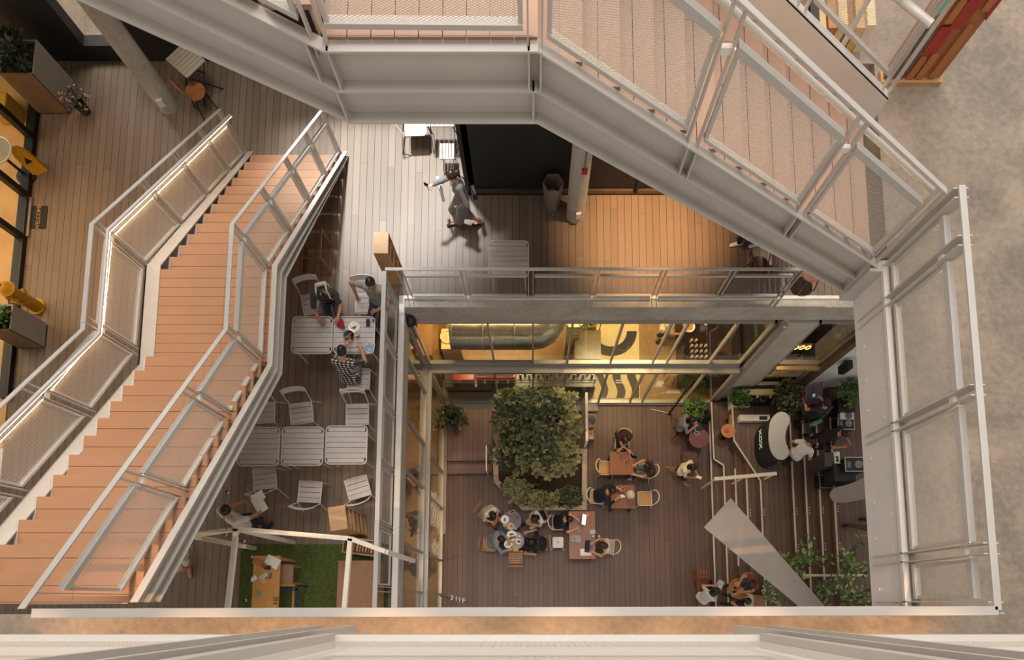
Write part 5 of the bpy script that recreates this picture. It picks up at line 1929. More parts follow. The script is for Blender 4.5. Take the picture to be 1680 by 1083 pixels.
# folding wooden chairs
def wfold(label, px, py, dx, dy, m=SLATW, floor=0.0, group=None):
    o = folding('slatted_chair', label, 'chair', 0.40, 0.38, 0.45, 6, m, back=True, along='x', legm=m)
    o.location = px3(px, py, floor + 0.45, floor)
    o.rotation_euler = (0, 0, rzdir(dx, dy))
    return o
wfold('empty slatted wooden chair pushed up to the greyish round table', 846, 914, 0.0, 1)
wfold('slatted wooden chair behind the white shirt at the round tables', 798, 843, 0.8, -0.6)
wfold('slatted wooden chair behind the grey shirt at the round tables', 803, 893, 1, -0.1)
wfold('slatted wooden chair behind the dark vest at the round tables', 881, 850, -0.9, -0.35)
wfold('slatted wooden chair behind the black shirt at the round tables', 886, 892, -1, -0.1)
wfold('slatted wooden chair beside the walking woman in a white blouse', 1132, 752, 0.05, 1, mat('walnut_slat', '#6e4630', rough=0.5, var=0.15))
# things on the long table
Z = 0.75
def laptop(label, px, py, z, rz, m=GREYP, open_ang=105, screen=None):
    t = thing('laptop', label, 'laptop')
    t.location = px3(px, py, z, z)
    t.rotation_euler = (0, 0, rz)
    base = MB().prism(rrect(0.32, 0.22, 0.015), 0, 0.014).build('keyboard_base', m, t)
    MB().box(-0.13, 0.13, -0.02, 0.085, 0.014, 0.0155).build('keys', BLK, base)
    a = math.radians(open_ang)
    M = Matrix.Translation((0, 0.11, 0.012)) @ Matrix.Rotation(PI - a, 4, 'X')
    lid = MB().prism_m([(x, -y) for x, y in rrect(0.32, 0.21, 0.015, cy=0.105)], -0.005, 0.003, Matrix.Translation((0, 0.11, 0.012)) @ Matrix.Rotation(-(PI - a), 4, 'X')).build('lid', m, t)
    MB().prism_m([(x, -y) for x, y in rrect(0.29, 0.18, 0.005, cy=0.105)], 0.003, 0.005, Matrix.Translation((0, 0.11, 0.012)) @ Matrix.Rotation(-(PI - a), 4, 'X')).build('screen', screen or emit_mat('laptop_screen', (0.85, 0.92, 1.0), 0.8), lid)
    return t
laptop('open laptop with a lit white screen on the long table', 955, 853, Z, rzdir(1, -0.12), GREYP, 130)
laptop('dark small laptop used by the brown haired reader', 966, 897, Z, rzdir(-1, 0.08), BLK, 120, mat('dim_screen', '#3a4148', rough=0.2))
flat('paper_sheet', 'white sheet of paper near the end of the long table', 'paper', 961, 906, Z, 0.30, 0.19, 0.03, PAPER)
flat('pink_card', 'pink card beside the laptop with the lit screen', 'paper', 963.5, 844, Z, 0.10, 0.11, 0.7, mat('pink_card', '#c9685a', rough=0.8))
flat('magazine', 'magazine with a dark cover on the long table edge', 'magazine', 944.5, 884, Z, 0.28, 0.20, -0.1, mat('magazine_cover', '#8a7a74', rough=0.4, var=0.7, scale=18), 0.03)
flat('notebook', 'spiral notebook with a sketch beside the laptop user in black', 'notebook', 947, 869, Z, 0.16, 0.20, 0.5, mat('notebook_grey', '#8f7f78', rough=0.7, var=0.4, scale=25), 0.015)
phone('pale phone in a blue case on the long table', 972.5, 873, Z, 1.5, mat('pale_blue_case', '#b8c4c8', rough=0.4), 0.12, 0.14)
bag = MB().prism(rrect(0.30, 0.12, 0.04), 0, 0.26).build('handbag', BLKF, bevel=0.02)
tag(bag, 'black handbag standing against the planter beside the long table', 'bag')
bag.location = px3(942, 840, 0.2, 0.0)
hd = thing('headphones', 'gold coloured headphones at the edge of the long table', 'headphones')
hd.location = px3(978, 880, Z, Z)
GOLD = mat('gold_band', '#9c7a3c', rough=0.3, metal=0.6)
MB().tube([(0.08 * math.cos(q / 10 * PI), 0.09 * math.sin(q / 10 * PI), 0.02) for q in range(11)], 0.008, 8).build('band', GOLD, hd, smooth=60)
for sx in (-1, 1):
    MB().lathe((sx * 0.08, 0, 0), [(0.035, 0), (0.038, 0.02), (0.03, 0.035), (0, 0.035)], 12).build('ear_cup', GOLD, hd)
# things on the two square tables
def cup(label, px, py, z, m=WHITE, r=0.035, h=0.09):
    t = thing('cup', label, 'cup')
    t.location = px3(px, py, z + h / 2, z)
    MB().lathe((0, 0, 0), [(r * 0.75, 0), (r, h), (r * 0.9, h), (r * 0.68, 0.01), (0, 0.01)], 16).build('cup_wall', m, t, smooth=50)
    MB().lathe((0, 0, h * 0.8), [(r * 0.86, 0), (0, 0.001)], 16).build('drink', mat('coffee', '#3a2014', rough=0.2), t)
    return t
cup('white cup in front of the person in the brown shirt', 1019, 747, Z)
cup('white cup among tissues on the table with the paper bag', 1021, 803, Z, r=0.05, h=0.07)
cup('reddish cup beside the white cup on the paper bag table', 1014, 806, Z, mat('terracotta', '#a4523c', rough=0.4))
phone('white phone on the table of the person in the brown shirt', 1036, 747, Z, 0.2, WHITE)
phone('blue phone next to the white phone on the same table', 1040.5, 750, Z, 1.3, mat('blue_case', '#27364f', rough=0.4))
gb = MB().lathe((0, 0, 0), [(0.03, 0), (0.036, 0.13), (0.033, 0.13), (0.028, 0.01), (0, 0.01)], 14).build('water_glass', glm)
tag(gb, 'clear water glass on the table shared by two people', 'glass')
gb.location = px3(1029, 758, Z + 0.06, Z)
ts = MB()
for k in range(6):
    ts.ball((random.uniform(-.06, .06), random.uniform(-.05, .05), 0.02), (0.05, 0.035, 0.02), 8, 5)
o = ts.build('tissue', PAPER)
tag(o, 'crumpled white tissue on the table with the paper bag', 'tissue')
o.location = px3(1020, 815, Z, Z)
pb = thing('paper_bag', 'cream paper bag standing on a square wooden table', 'bag')
pb.location = px3(1034.5, 812, Z + 0.1, Z)
pb.rotation_euler = (0, 0, 0.2)
V = []
random.seed(3)
for i, (z, s) in enumerate(((0, 0.10), (0.09, 0.115), (0.17, 0.10), (0.20, 0.075))):
    for k in range(12):
        a = 2 * PI * k / 12
        r = s * (1 + random.uniform(-.1, .1))
        V.append((r * math.cos(a) * 1.05, r * math.sin(a) * 1.15, z))
pm = MB().add(V, [(i * 12 + k, i * 12 + (k + 1) % 12, (i + 1) * 12 + (k + 1) % 12, (i + 1) * 12 + k) for i in range(3) for k in range(12)] + [tuple(range(11, -1, -1)), tuple(range(36, 48))])
pm.build('sack', mat('cream_sack', '#cbbd9a', rough=0.8, var=0.25, scale=18, bump=0.6), pb)
MB().tube([(0.08 * math.cos(q / 8 * PI), 0.02, 0.19 + 0.05 * math.sin(q / 8 * PI)) for q in range(9)], 0.006, 6).build('handle', PAPER, pb)

# ---------------------------------------------------------------- raised corner with red table, orange table, bar and rails
def round_t(label, px, py, r, h, floor, m, base):
    t = thing('round_table', label, 'table')
    MB().lathe((0, 0, 0), [(r - 0.01, h - 0.03), (r, h - 0.025), (r, h - 0.004), (r - 0.006, h), (0, h)], 32).build('table_top', m, t, smooth=30)
    MB().lathe((0, 0, 0), [(r * 0.6, 0), (r * 0.6, 0.015), (0.03, 0.04), (0.025, h - 0.03)], 16).build('pedestal', base, t, smooth=40)
    t.location = px3(px, py, floor + h, floor)
    return t
round_t('oxide red round table beside the laptop user in grey', 1147, 719, 0.29, 0.70, 0.0, REDT, DARKW)
round_t('round orange wood side table carrying a lit red box', 1195, 707, 0.20, 0.55, 0.30, mat('orange_wood', '#b87440', rough=0.4, var=0.1), BLACKM)
rbx = MB().box(-0.05, 0.05, -0.045, 0.045, 0, 0.05).build('small_box', mat('red_white_pack', '#c8553f', rough=0.5, var=0.5, scale=25))
tag(rbx, 'small red and white box on the round orange side table', 'box')
rbx.location = px3(1193, 706, 0.88, 0.85)
sq = thing('side_table', 'square tan plywood side table behind the round orange one', 'table')
MB().box(-0.22, 0.22, -0.26, 0.26, 0.40, 0.43).build('table_top', mat('tan_ply', '#a5754c', rough=0.5, var=0.06), sq)
for sx in (-1, 1):
    for sy in (-1, 1):
        MB().cbox((sx * 0.18, sy * 0.22, 0.2), (0.04, 0.04, 0.4)).build('leg', DARKW, sq)
sq.location = px3(1208, 697, 0.70, 0.30)
sq.rotation_euler = (0, 0, -0.08)
cl = saddle_chair('dark round backed chair under the laptop user in grey', DARKW, DARKW)
cl.location = px3(1120, 706, 0.45, 0)
cl.rotation_euler = (0, 0, rzdir(1, -0.15))
bp = thing('backpack', 'black backpack standing on the floor beside the red round table', 'bag')
MB().prism(rrect(0.36, 0.22, 0.06), 0, 0.45).build('body', BLKF, bp, bevel=0.05)
MB().prism(rrect(0.26, 0.06, 0.02, cy=-0.13), 0.05, 0.28).build('pocket', BLKF, bp, bevel=0.02)
MB().tube([(-0.05, 0, 0.44), (-0.03, 0, 0.50), (0.03, 0, 0.50), (0.05, 0, 0.44)], 0.012, 6).build('handle', BLK, bp)
bp.location = px3(1154, 683, 0.3, 0.0)
bp.rotation_euler = (0, 0, 0.5)
# kidney shaped bar
bar = thing('kidney_bar', 'kidney shaped bar counter with a pale top and black skirt', 'bar counter')
zb, hb = 0.75, 1.05
outl = [(1253, 762), (1246, 735), (1247, 705), (1257, 685), (1272, 676), (1287, 676), (1296, 684), (1297, 694), (1291, 706), (1288, 717), (1290, 730), (1295, 741), (1294, 750), (1284, 755), (1270, 754)]
outl = [(1262, 700), (1265, 688), (1272, 679), (1281, 675), (1290, 677), (1296, 684), (1296, 692), (1291, 703), (1288, 714), (1289, 726), (1294, 737), (1295, 745), (1289, 753), (1280, 755), (1271, 750), (1264, 738), (1261, 720)]
P = [at(x, y, zb + hb) for x, y in outl]
cx_ = sum(p.x for p in P) / len(P)
cy_ = sum(p.y for p in P) / len(P)
bar.location = (cx_, cy_, zb - 0.15)
pol = [(p.x - cx_, p.y - cy_) for p in P]
# smooth the outline
def chaikin(pl, n=2):
    for _ in range(n):
        q = []
        for i in range(len(pl)):
            a, b = pl[i], pl[(i + 1) % len(pl)]
            q.append((a[0] * .75 + b[0] * .25, a[1] * .75 + b[1] * .25))
            q.append((a[0] * .25 + b[0] * .75, a[1] * .25 + b[1] * .75))
        pl = q
    return pl
pol = chaikin(pol)
pol = pol[::-1]
hb = 1.2
MB().prism(pol, hb - 0.04, hb).build('counter_top', mat('counter_white', '#bcb8b1', rough=0.35, var=0.03), bar)
MB().prism([(x * 0.97, y * 0.985) for x, y in pol], 0.0, hb - 0.04).build('skirt', BLKF, bar)
xm = min(p[0] for p in pol)
text_mb('XOX', 0.24, Matrix(((0, 0, -1, xm * 0.97 - 0.006), (-1, 0, 0, 0.05), (0, 1, 0, 0.62), (0, 0, 0, 1))), 0.012).build('lettering', emit_mat('green_letter', (0.15, 0.6, 0.15), 0.35), bar)
# handrail across the seating steps
hr = thing('step_handrail', 'pale timber handrail on steel posts crossing the seating steps', 'handrail')
a, b = at(1172, 786, 1.5), at(1274, 777, 1.5)
MB().bar(a, b, 0.09, 0.05).build('rail', WF, hr)
for t_, f0 in ((0.02, 0.15), (0.5, 0.45), (0.98, 0.75)):
    p = a.lerp(b, t_)
    MB().bar((p.x, p.y, 1.47), (p.x, p.y, f0), 0.04, 0.04, up=(1, 0, 0)).build('post', GREYMETL, hr)
# bench with a pierced block
bn = thing('bench', 'red brown timber bench with a pierced brick block at its end', 'bench')
REDW = mat('redwood', '#7d4632', rough=0.5, var=0.18, scale=4, stretch=(10, 1, 1))
a, b = at(1143, 952, 0.42), at(1163, 952, 0.42)
yb = at(1150, 951, 0.42).y
MB().box(a.x, b.x, -0.8, yb, 0.36, 0.42).build('seat', REDW, bn)
MB().box(a.x + 0.02, b.x - 0.02, yb - 0.1, yb, 0, 0.36).build('leg', REDW, bn)
MB().box(a.x + 0.02, b.x - 0.02, -0.7, -0.6, 0, 0.36).build('leg', REDW, bn)
y2 = at(1150, 934, 0.5).y
blk = MB().box(a.x, b.x - 0.01, yb + 0.005, y2, 0.0, 0.52).build('end_block', mat('terracotta_block', '#8a5038', rough=0.7, var=0.1), bn)
hol = MB()
for i in range(4):
    for j in range(4):
        x = a.x + (b.x - a.x) * (i + 0.5) / 4
        y = yb + (y2 - yb) * (j + 0.5) / 4
        hol.lathe((x, y, 0.5205), [(0.02, 0), (0.02, 0.0008), (0, 0.001)], 10)
hol.build('hole_pattern', BLK, blk)
round_t('small round oak table shared by three people near the bench', 1213, 966, 0.29, 0.60, 0.15, mat('oak_round', '#a8713c', rough=0.45, var=0.15), BLACKM)
for (px, py, lab, rz) in ((1230, 951, 'tan wooden cube seat under the person with the pink bag', 0.2), (1238, 989, 'tan wooden cube seat at the foot of the shrubs', -0.1)):
    cb_ = thing('cube_seat', lab, 'seat')
    MB().cbox((0, 0, 0.41), (0.42, 0.42, 0.02)).build('seat', mat('tan_cube', '#9a7350', rough=0.55, var=0.1), cb_)
    MB().cbox((0, 0, 0.20), (0.40, 0.40, 0.40)).build('body', mat('tan_cube', '#9a7350'), cb_)
    cb_.location = px3(px, py, 0.57 + 0.15 * (px > 1234), 0.15 if px < 1234 else 0.45)
    cb_.rotation_euler = (0, 0, rz)
pk = MB().ball((0, 0, 0.10), (0.17, 0.13, 0.11), 14, 8).build('pink_bag', mat('pink_pattern', '#b9646c', rough=0.7, var=0.6, scale=22))
tag(pk, 'pink patterned bag on the step behind the small round oak table', 'bag')
pk.location = px3(1228, 946, 0.7, 0.6)
tabl = phone('white tablet held over the lap of the person on the bench', 1181, 959, 0.75, -0.5, WHITE, 0.17, 0.23, mat('tablet_page', '#b9b4ae', rough=0.3, var=0.6, scale=16), 'tablet', 'tablet')
phone('white phone on the small round oak table', 1207, 964, 0.75, -1.2, WHITE)
cup('glass of iced coffee on the small round oak table', 1204, 971, 0.75, mat('latte', '#8a5a38', rough=0.3))

# ---- mixing desk corner on the upper steps
CASE = mat('flight_case', '#1d1c1d', rough=0.5, var=0.1)
EDGE = mat('case_edge', '#a8a39a', rough=0.35, metal=0.6)
def crate_z(px):
    return 1.35 if px > 1370 else (1.2 if px > 1345 else 1.05)
def speaker(label, px, py, w, d, h, floor, rz=0.0, cone=True, face=BLK):
    t = thing('speaker', label, 'speaker')
    t.location = px3(px, py, floor + h, floor)
    t.rotation_euler = (0, 0, rz)
    MB().box(-w / 2, w / 2, -d / 2, d / 2, 0, h).build('cabinet', CASE, t, bevel=0.008)
    f = MB()
    for sx in (-1, 1):
        f.box(sx * w / 2 - 0.012, sx * w / 2 + 0.012, -d / 2 - 0.012, d / 2 + 0.012, h - 0.012, h + 0.012)
    for sy in (-1, 1):
        f.box(-w / 2 + 0.012, w / 2 - 0.012, sy * d / 2 - 0.012, sy * d / 2 + 0.012, h - 0.012, h + 0.012)
    f.build('edge_trim', EDGE, t)
    if cone:
        r = min(w, d) * 0.28
        MB().lathe((w * 0.18, 0, h), [(r, 0), (r, 0.012), (r * 0.8, 0.004), (r * 0.3, 0.002), (r * 0.25, 0.02), (0, 0.025)], 20).build('turntable', mat('cone_paper', '#8f8a84', rough=0.5), t, smooth=40)
        MB().box(-w * 0.40, -w * 0.22, -d * 0.25, d * 0.2, h, h + 0.006).build('control_panel', GREYP, t)
    return t
speaker('black case with a grey turntable beside the man with the framed board', 1388, 695, 0.42, 0.32, 0.35, 1.35)
speaker('grey edged turntable case half cut off by the steel beam', 1403, 762, 0.5, 0.36, 0.75, 1.35, 0.0, True)
speaker('low black flight case with glossy lid in front of the man in white', 1356, 790, 0.36, 0.34, 0.30, 1.05, 0.0, False)
dj = thing('mixer_table', 'grey mixer desk with a white control surface', 'table')
dj.location = px3(1368, 753, 1.05 + 0.9, 1.05)
MB().box(-0.22, 0.14, -0.18, 0.18, 0.0, 0.86).build('body', mat('grey_case', '#4c4743', rough=0.5), dj)
MB().box(0.02, 0.16, -0.19, 0.19, 0.86, 0.90).build('control_surface', WHITE, dj)
MB().prism(rrect(0.05, 0.16, 0.02, cx=0.09), 0.90, 0.905).build('display', BLK, dj)
for k in range(4):
    MB().lathe((0.05, -0.15 + 0.1 * k, 0.90), [(0.014, 0), (0.012, 0.015), (0, 0.016)], 10).build('knob', GREYP, dj)
bx_ = MB().box(-0.28, 0.28, -0.24, 0.24, 0, 0.60).build('flight_case', CASE, bevel=0.01)
tag(bx_, 'large plain black flight case beside the grey mixer desk', 'case')
bx_.location = px3(1386, 775, 1.35 + 0.6, 1.35)
lt = thing('record_stand', 'open black laptop stand with white records on the top step', 'stand')
lt.location = px3(1392, 664, 1.9, 1.35)
MB().box(-0.24, 0.2, -0.16, 0.2, 0, 0.5).build('cabinet', CASE, lt)
MB().hexa([(-0.24, 0.20, 0.5), (0.2, 0.20, 0.5), (0.2, 0.22, 0.5), (-0.24, 0.22, 0.5), (-0.24, 0.28, 0.74), (0.2, 0.28, 0.74), (0.2, 0.30, 0.74), (-0.24, 0.30, 0.74)]).build('lid', GREYP, lt)
MB().box(-0.16, 0.2, -0.34, -0.17, 0.3, 0.42).build('shelf', WHITE, lt)
MB().lathe((0.06, -0.26, 0.42), [(0.09, 0), (0.09, 0.02), (0.03, 0.02), (0.03, 0.03), (0, 0.03)], 20).build('record', GREYP, lt)
ct = thing('leaf_table', 'taupe leaf shaped table on the top step', 'table')
out2 = [(1361, 815), (1362, 806), (1370, 800), (1385, 797), (1405, 790), (1425, 780), (1440, 776), (1446, 790), (1440, 806), (1420, 818), (1400, 823), (1378, 826), (1367, 823)]
P = chaikin([(q.x, q.y) for q in [at(x, y, 1.35 + 0.72) for x, y in out2]], 2)[::-1]
MB().prism(P, 0.70, 0.74).build('table_top', mat('taupe_top', '#8f8176', rough=0.4, var=0.05), ct)
cxx = sum(p[0] for p in P) / len(P)
cyy = sum(p[1] for p in P) / len(P)
MB().lathe((cxx, cyy, 0), [(0.2, 0), (0.2, 0.02), (0.04, 0.05), (0.04, 0.70)], 16).build('pedestal', BLACKM, ct)
ct.location = (0, 0, 1.35)
# wall speaker on the plaster
wsp = thing('wall_speaker', 'small black wall speaker mounted on the white plaster', 'speaker')
a = at(1385, 609, 3.0)
MB().prism(rrect(0.16, 0.22, 0.03), 0, 0.42).build('cabinet', BLK, wsp, bevel=0.02)
MB().cbox((0, 0.14, 0.2), (0.06, 0.08, 0.06)).build('bracket', GREYP, wsp)
wsp.location = (a.x, 5.80 - 0.175, 2.85)
# small lamps seen fixed to the step risers
# flood lamp at the corner of the opening
fl = thing('flood_lamp', 'black flood lamp under the corner of the deck edge', 'lamp')
a = at(672, 525, 4.95)
fl.location = (a.x, a.y, 4.95)
MB().lathe((0, 0, 0), [(0.05, 0.14), (0.12, 0.06), (0.13, -0.08), (0.11, -0.08), (0.04, 0.10)], 18).build('housing', BLK, fl, smooth=40)
MB().bar((0, 0, 0.1), (-0.12, 0.1, 0.3), 0.03, 0.02).build('bracket', BLK, fl)
# rod with cut-out letters standing off the glass front
ls = thing('sign_letters', 'white letters standing on a thin dark rod off the glass front', 'sign')
a, b = at(722, 978, 2.3), at(768, 990, 2.3)
MB().tube([a, b], 0.012, 6).build('rod', BLACKM, ls)
for ch, tt in (('3', 0.42), ('1', 0.58), ('1', 0.70), ('F', 0.84)):
    p = a.lerp(b, tt) + Vector((0, 0.03, 0.02))
    text_mb(ch, 0.17, Matrix.Translation(p) @ Matrix.Rotation(0.0, 4, 'Z'), 0.02).build('letter', WHITEM, ls)
# ceiling fan
fan = thing('ceiling_fan', 'large grey ceiling fan blade reaching out above the seating steps', 'fan')
FZ = 8.6
hub = at(1385, 1045, FZ)
fan.location = hub
BLADE = mat('fan_blade', '#958a81', rough=0.45, var=0.05)
MB().lathe((0, 0, 0), [(0.0, -0.10), (0.10, -0.09), (0.14, -0.03), (0.14, 0.08), (0.05, 0.14), (0.03, 1.0), (0.0, 1.0)], 20).build('motor_housing', GREYMETL, fan, smooth=40)
tip = at(1177, 841, FZ)
dd = Vector((tip.x - hub.x, tip.y - hub.y, 0))
LB = dd.length
a0 = math.atan2(dd.y, dd.x)
for k in range(3):
    b = MB()
    V = []
    n = 10
    for i in range(n + 1):
        q = i / n
        x = 0.12 + (LB - 0.12) * q
        w = 0.10 + 0.22 * q
        th = 0.012
        for (yy, zz) in ((-w, -0.10 * w / 0.3), (w, 0.10 * w / 0.3)):
            V += [(x, yy, zz - th / 2), (x, yy, zz + th / 2)]
    F = []
    for i in range(n):
        o = 4 * i
        F += [(o + 1, o + 3, o + 7, o + 5), (o, o + 4, o + 6, o + 2), (o, o + 1, o + 5, o + 4), (o + 2, o + 6, o + 7, o + 3)]
    F += [(0, 2, 3, 1), (4 * n, 4 * n + 1, 4 * n + 3, 4 * n + 2)]
    R = Matrix.Rotation(a0 + k * 2 * PI / 3, 4, 'Z')
    b.add([R @ Vector(v) for v in V], F)
    b.build('blade', BLADE, fan)
# relief panel standing on the concrete floor
rp = thing('relief_panel', 'painted wooden relief panel with red, teal and copper shapes', 'panel')
RW = mat('relief_wood', '#a0653c', rough=0.5, var=0.12, scale=4)
RED_, TEAL, COP, CHAR = mat('relief_red', '#9c2c20', rough=0.5), mat('relief_teal', '#7fae95', rough=0.5), mat('relief_copper', '#a86a3c', rough=0.35), mat('relief_grey', '#5d5650', rough=0.6)
rx0, rx1, ry = 3.86, 4.48, 5.70
rp.location = (0, ry, L3)
MB().box(rx0, rx1, 0.03, 0.09, 0.05, 2.4).build('board', RW, rp)
MB().box(rx0 - 0.03, rx1 + 0.02, -0.03, 0.12, 0, 0.05).build('base', OAK, rp)
def shp(nm, pts, d, m):
    M = Matrix.Translation((0, 0.03, 0)) @ Matrix.Rotation(PI / 2, 4, 'X')
    MB().prism_m(pts, 0, d, M).build(nm, m, rp)
W_ = rx1 - rx0
def rxp(u):
    return rx0 + W_ * u
shp('triangle', [(rxp(0), 0.05), (rxp(0.34), 0.05), (rxp(0.0), 0.45)], 0.02, CHAR)
shp('triangle', [(rxp(0.02), 0.62), (rxp(0.02), 0.98), (rxp(0.36), 0.98)], 0.03, TEAL)
shp('triangle', [(rxp(0.36), 0.06), (rxp(0.36), 0.6), (rxp(0.05), 0.6)], 0.014, CHAR)
shp('red_plate', [(rxp(0.36), 0.36), (rxp(0.58), 0.36), (rxp(0.58), 0.62), (rxp(0.72), 0.62), (rxp(0.72), 0.96), (rxp(0.5), 0.96), (rxp(0.5), 0.64), (rxp(0.36), 0.64)], 0.025, RED_)
shp('red_plate', [(rxp(0.70), 1.02), (rxp(1.0), 0.7), (rxp(1.0), 1.30), (rxp(0.70), 1.30)], 0.025, RED_)
for (u, z0, z1) in ((0.44, 0.06, 0.32), (0.60, 0.06, 0.36), (0.83, 0.08, 0.66), (0.42, 0.68, 0.92), (0.86, 0.80, 1.2)):
    x = rxp(u)
    pts = [(x + 0.038 * math.cos(q / 10 * PI), z1 - 0.04 + 0.04 * math.sin(q / 10 * PI)) for q in range(11)] + [(x - 0.038, z0), (x + 0.038, z0)]
    shp('half_round', pts, 0.03, COP)
MB().ball((rxp(0.84), 0.03, 1.44), (0.07, 0.03, 0.10), 16, 10).build('teal_dome', TEAL, rp, smooth=180)
shp('dark_tray', [(rxp(0.34), 1.06), (rxp(0.64), 1.06), (rxp(0.64), 1.5), (rxp(0.34), 1.5)], 0.012, BLK)
for k in range(5):
    MB().tube([(rxp(0.38 + 0.05 * k), 0.0, 1.1 + 0.05 * (k % 2)), (rxp(0.40 + 0.05 * k), -0.01, 1.40 + 0.04 * (k % 2))], 0.012, 6).build('tray_stick', OAK, rp)
MB().box(rx0, rx1, -0.02, 0.09, 1.55, 1.60).build('ledge', RW, rp)
gb_ = thing('railing_end', 'short round grey handrail end pointing at the relief panel', 'handrail')
a, b = at(1478, 0, L3 + 1.25), at(1528, 40, L3 + 1.25)
a2 = a + (a - b) * 1.5
MB().tube([a2, b], 0.035, 12).build('tube', GREYMETL, gb_, smooth=50)
pf = a2.lerp(b, 0.3)
MB().tube([(pf.x, pf.y, L3 + 1.22), (pf.x, pf.y, L3)], 0.025, 10).build('post', GREYMETL, gb_, smooth=50)
# coloured timber stack behind the far stringer
tk = thing('timber_stack', 'stack of striped timber offcuts behind the high flight', 'timber')
a = at(1345, 22, L3 + 0.3)
tk.location = (a.x, a.y + 0.1, L3)
tcs = ['#d2b284', '#8a5c38', '#c79a62', '#e0c79c', '#6e4a30', '#1c1816', '#caa672', '#a87445']
for k in range(12):
    MB().box(-0.6 + 0.1 * k, -0.51 + 0.1 * k, -0.25, 0.25, 0, 0.25 + 0.03 * (k % 3)).build('batten', mat('batten_%d' % (k % 8), tcs[k % 8], rough=0.6), tk)
# ---- dark wooden seats at the east end of the middle deck
BW = mat('bentwood_brown', '#5a3626', rough=0.4, var=0.15)
o = saddle_chair('brown round seat chair behind the back railing at the steel beam end', mat('bentwood_seat', '#7d5844', rough=0.4, var=0.12), BW)
o.location = px3(1333, 447, ZS, L2)
o.rotation_euler = (0, 0, rzdir(0.3, -1))
o = saddle_chair('dark round seat chair in the shade beside the dark slatted table', BW, BW)
o.location = px3(1246, 436, ZS, L2)
o.rotation_euler = (0, 0, rzdir(1, 0.2))
o = folding('slatted_table', 'dark slatted wooden table between two round seat chairs', 'table', 0.55, 0.60, 0.72, 6, mat('dark_slat', '#4a3022', rough=0.5, var=0.15))
o.location = px3(1290, 423, L2 + 0.72, L2)
# ---- studs beside the step nosings
for k in (2, 4, 5, 6, 7, 8, 9):
    e = edges[k][-1][0]
    for y in (2.35, 1.35):
        sd = MB()
        for q in range(3):
            sd.lathe((e + 0.075, y + 0.075 * q, STEP * k), [(0.017, 0), (0.017, 0.006), (0, 0.007)], 8)
        sd.build('stud_row', NOSE, bpy.data.objects['trim_%d' % (k + 9)])
# ---------------------------------------------------------------- who is where
# middle deck
p1 = person('woman in a long grey dress walking with a phone raised', L2, (-0.9, -0.25), head_px=(741, 289), pose='walk', height=1.62, lean=0.08, fem=True,
            hands=((-0.20, 0.10, 0.86), (0.10, 0.50, 1.22)), feet=((-0.06, -0.28, 0.10), (0.07, 0.22, 0.08)), style='ponytail', hair='brown', top='#7a746f', sleeve=1.95,
            bottom='#76706b', dress=0.62, shoes='#2a2018', shoe_top=0.02, head_pitch=0.35, curl=0.9)
t, i1 = p1
ph = thing('phone', 'dark phone in the raised hand of the woman in grey', 'phone')
p = wpt(i1, i1['wR'])
d = (i1['Rm'] @ Vector((0, 1, 0)))
ph.location = p + d * 0.10 + Vector((0, 0, 0.03))
ph.rotation_euler = (0.9, 0, t.rotation_euler.z)
MB().prism(rrect(0.07, 0.14, 0.012), -0.004, 0.004).build('case', BLK, ph)
MB().prism(rrect(0.06, 0.125, 0.008), 0.004, 0.005).build('screen', mat('dark_screen', '#0e1016'), ph)
def hang_bag(name, label, c, rz, w, d_, h, m, strap_to, strapm, cat='bag'):
    b = thing(name, label, cat)
    b.location = c
    b.rotation_euler = (0, 0, rz)
    MB().prism(rrect(w, d_, min(w, d_) * 0.3), -h / 2, h / 2).build('body', m, b, bevel=0.015)
    R = Matrix.Rotation(-rz, 3, 'Z')
    pts = []
    e0, e1 = Vector((-w / 2 * 0.8, 0, h / 2)), Vector((w / 2 * 0.8, 0, h / 2))
    top_ = R @ (Vector(strap_to) - Vector(c))
    MB().tube([e0, e0.lerp(top_, 0.5) , top_, e1.lerp(top_, 0.5), e1], 0.008, 6).build('strap', strapm, b)
    return b
sp = wpt(i1, i1['Pv'] + v3(0.0, -0.06, 0.50))
hc = wpt(i1, i1['Pv'] + v3(-0.20, -0.05, 0.0))
hang_bag('shoulder_bag', 'small black shoulder bag on the hip of the woman in grey', wpt(i1, i1['Pv'] + v3(0.02, -0.24, 0.02)), t.rotation_euler.z, 0.22, 0.08, 0.15, BLKF, sp + Vector((0, 0, 0.03)), BLK)
fb = wpt(i1, i1['wR'] * 0.6 + v3(0.17, 0.0, 0.46) + v3(0.03, 0.06, 0.0))
hang_bag('tote_bag', 'white tote bag hanging from the forearm of the woman in grey', (fb.x, fb.y, fb.z - 0.34), t.rotation_euler.z, 0.30, 0.06, 0.34, PAPER, (fb.x, fb.y, fb.z + 0.02), PAPER)
p2, i2 = person('seated person in a dark green tee wearing a pale backpack at the steel tables', L2, (0.25, -1), head_px=(528, 487), pose='sit', lean=0.35, head_pitch=0.45, hz=0.55,
            hands=((0.20, 0.52, 0.80), (-0.14, 0.56, 0.78))[::-1], style='short', top='#3b3b35', sleeve=0.85, bottom='#3c4652', skin='b', shoes='#3a3430')
bpk = thing('backpack', 'pale backpack worn by the person in the dark green tee', 'bag')
bpk.location = wpt(i2, i2['Pv'] + v3(0, 0.105, 0.285))
bpk.rotation_euler = (-0.35, 0, p2.rotation_euler.z)
MB().prism(rrect(0.22, 0.08, 0.03, cy=-0.165), -0.12, 0.16).build('body', mat('pale_canvas', '#c9bda8', rough=0.8), bpk, bevel=0.03)
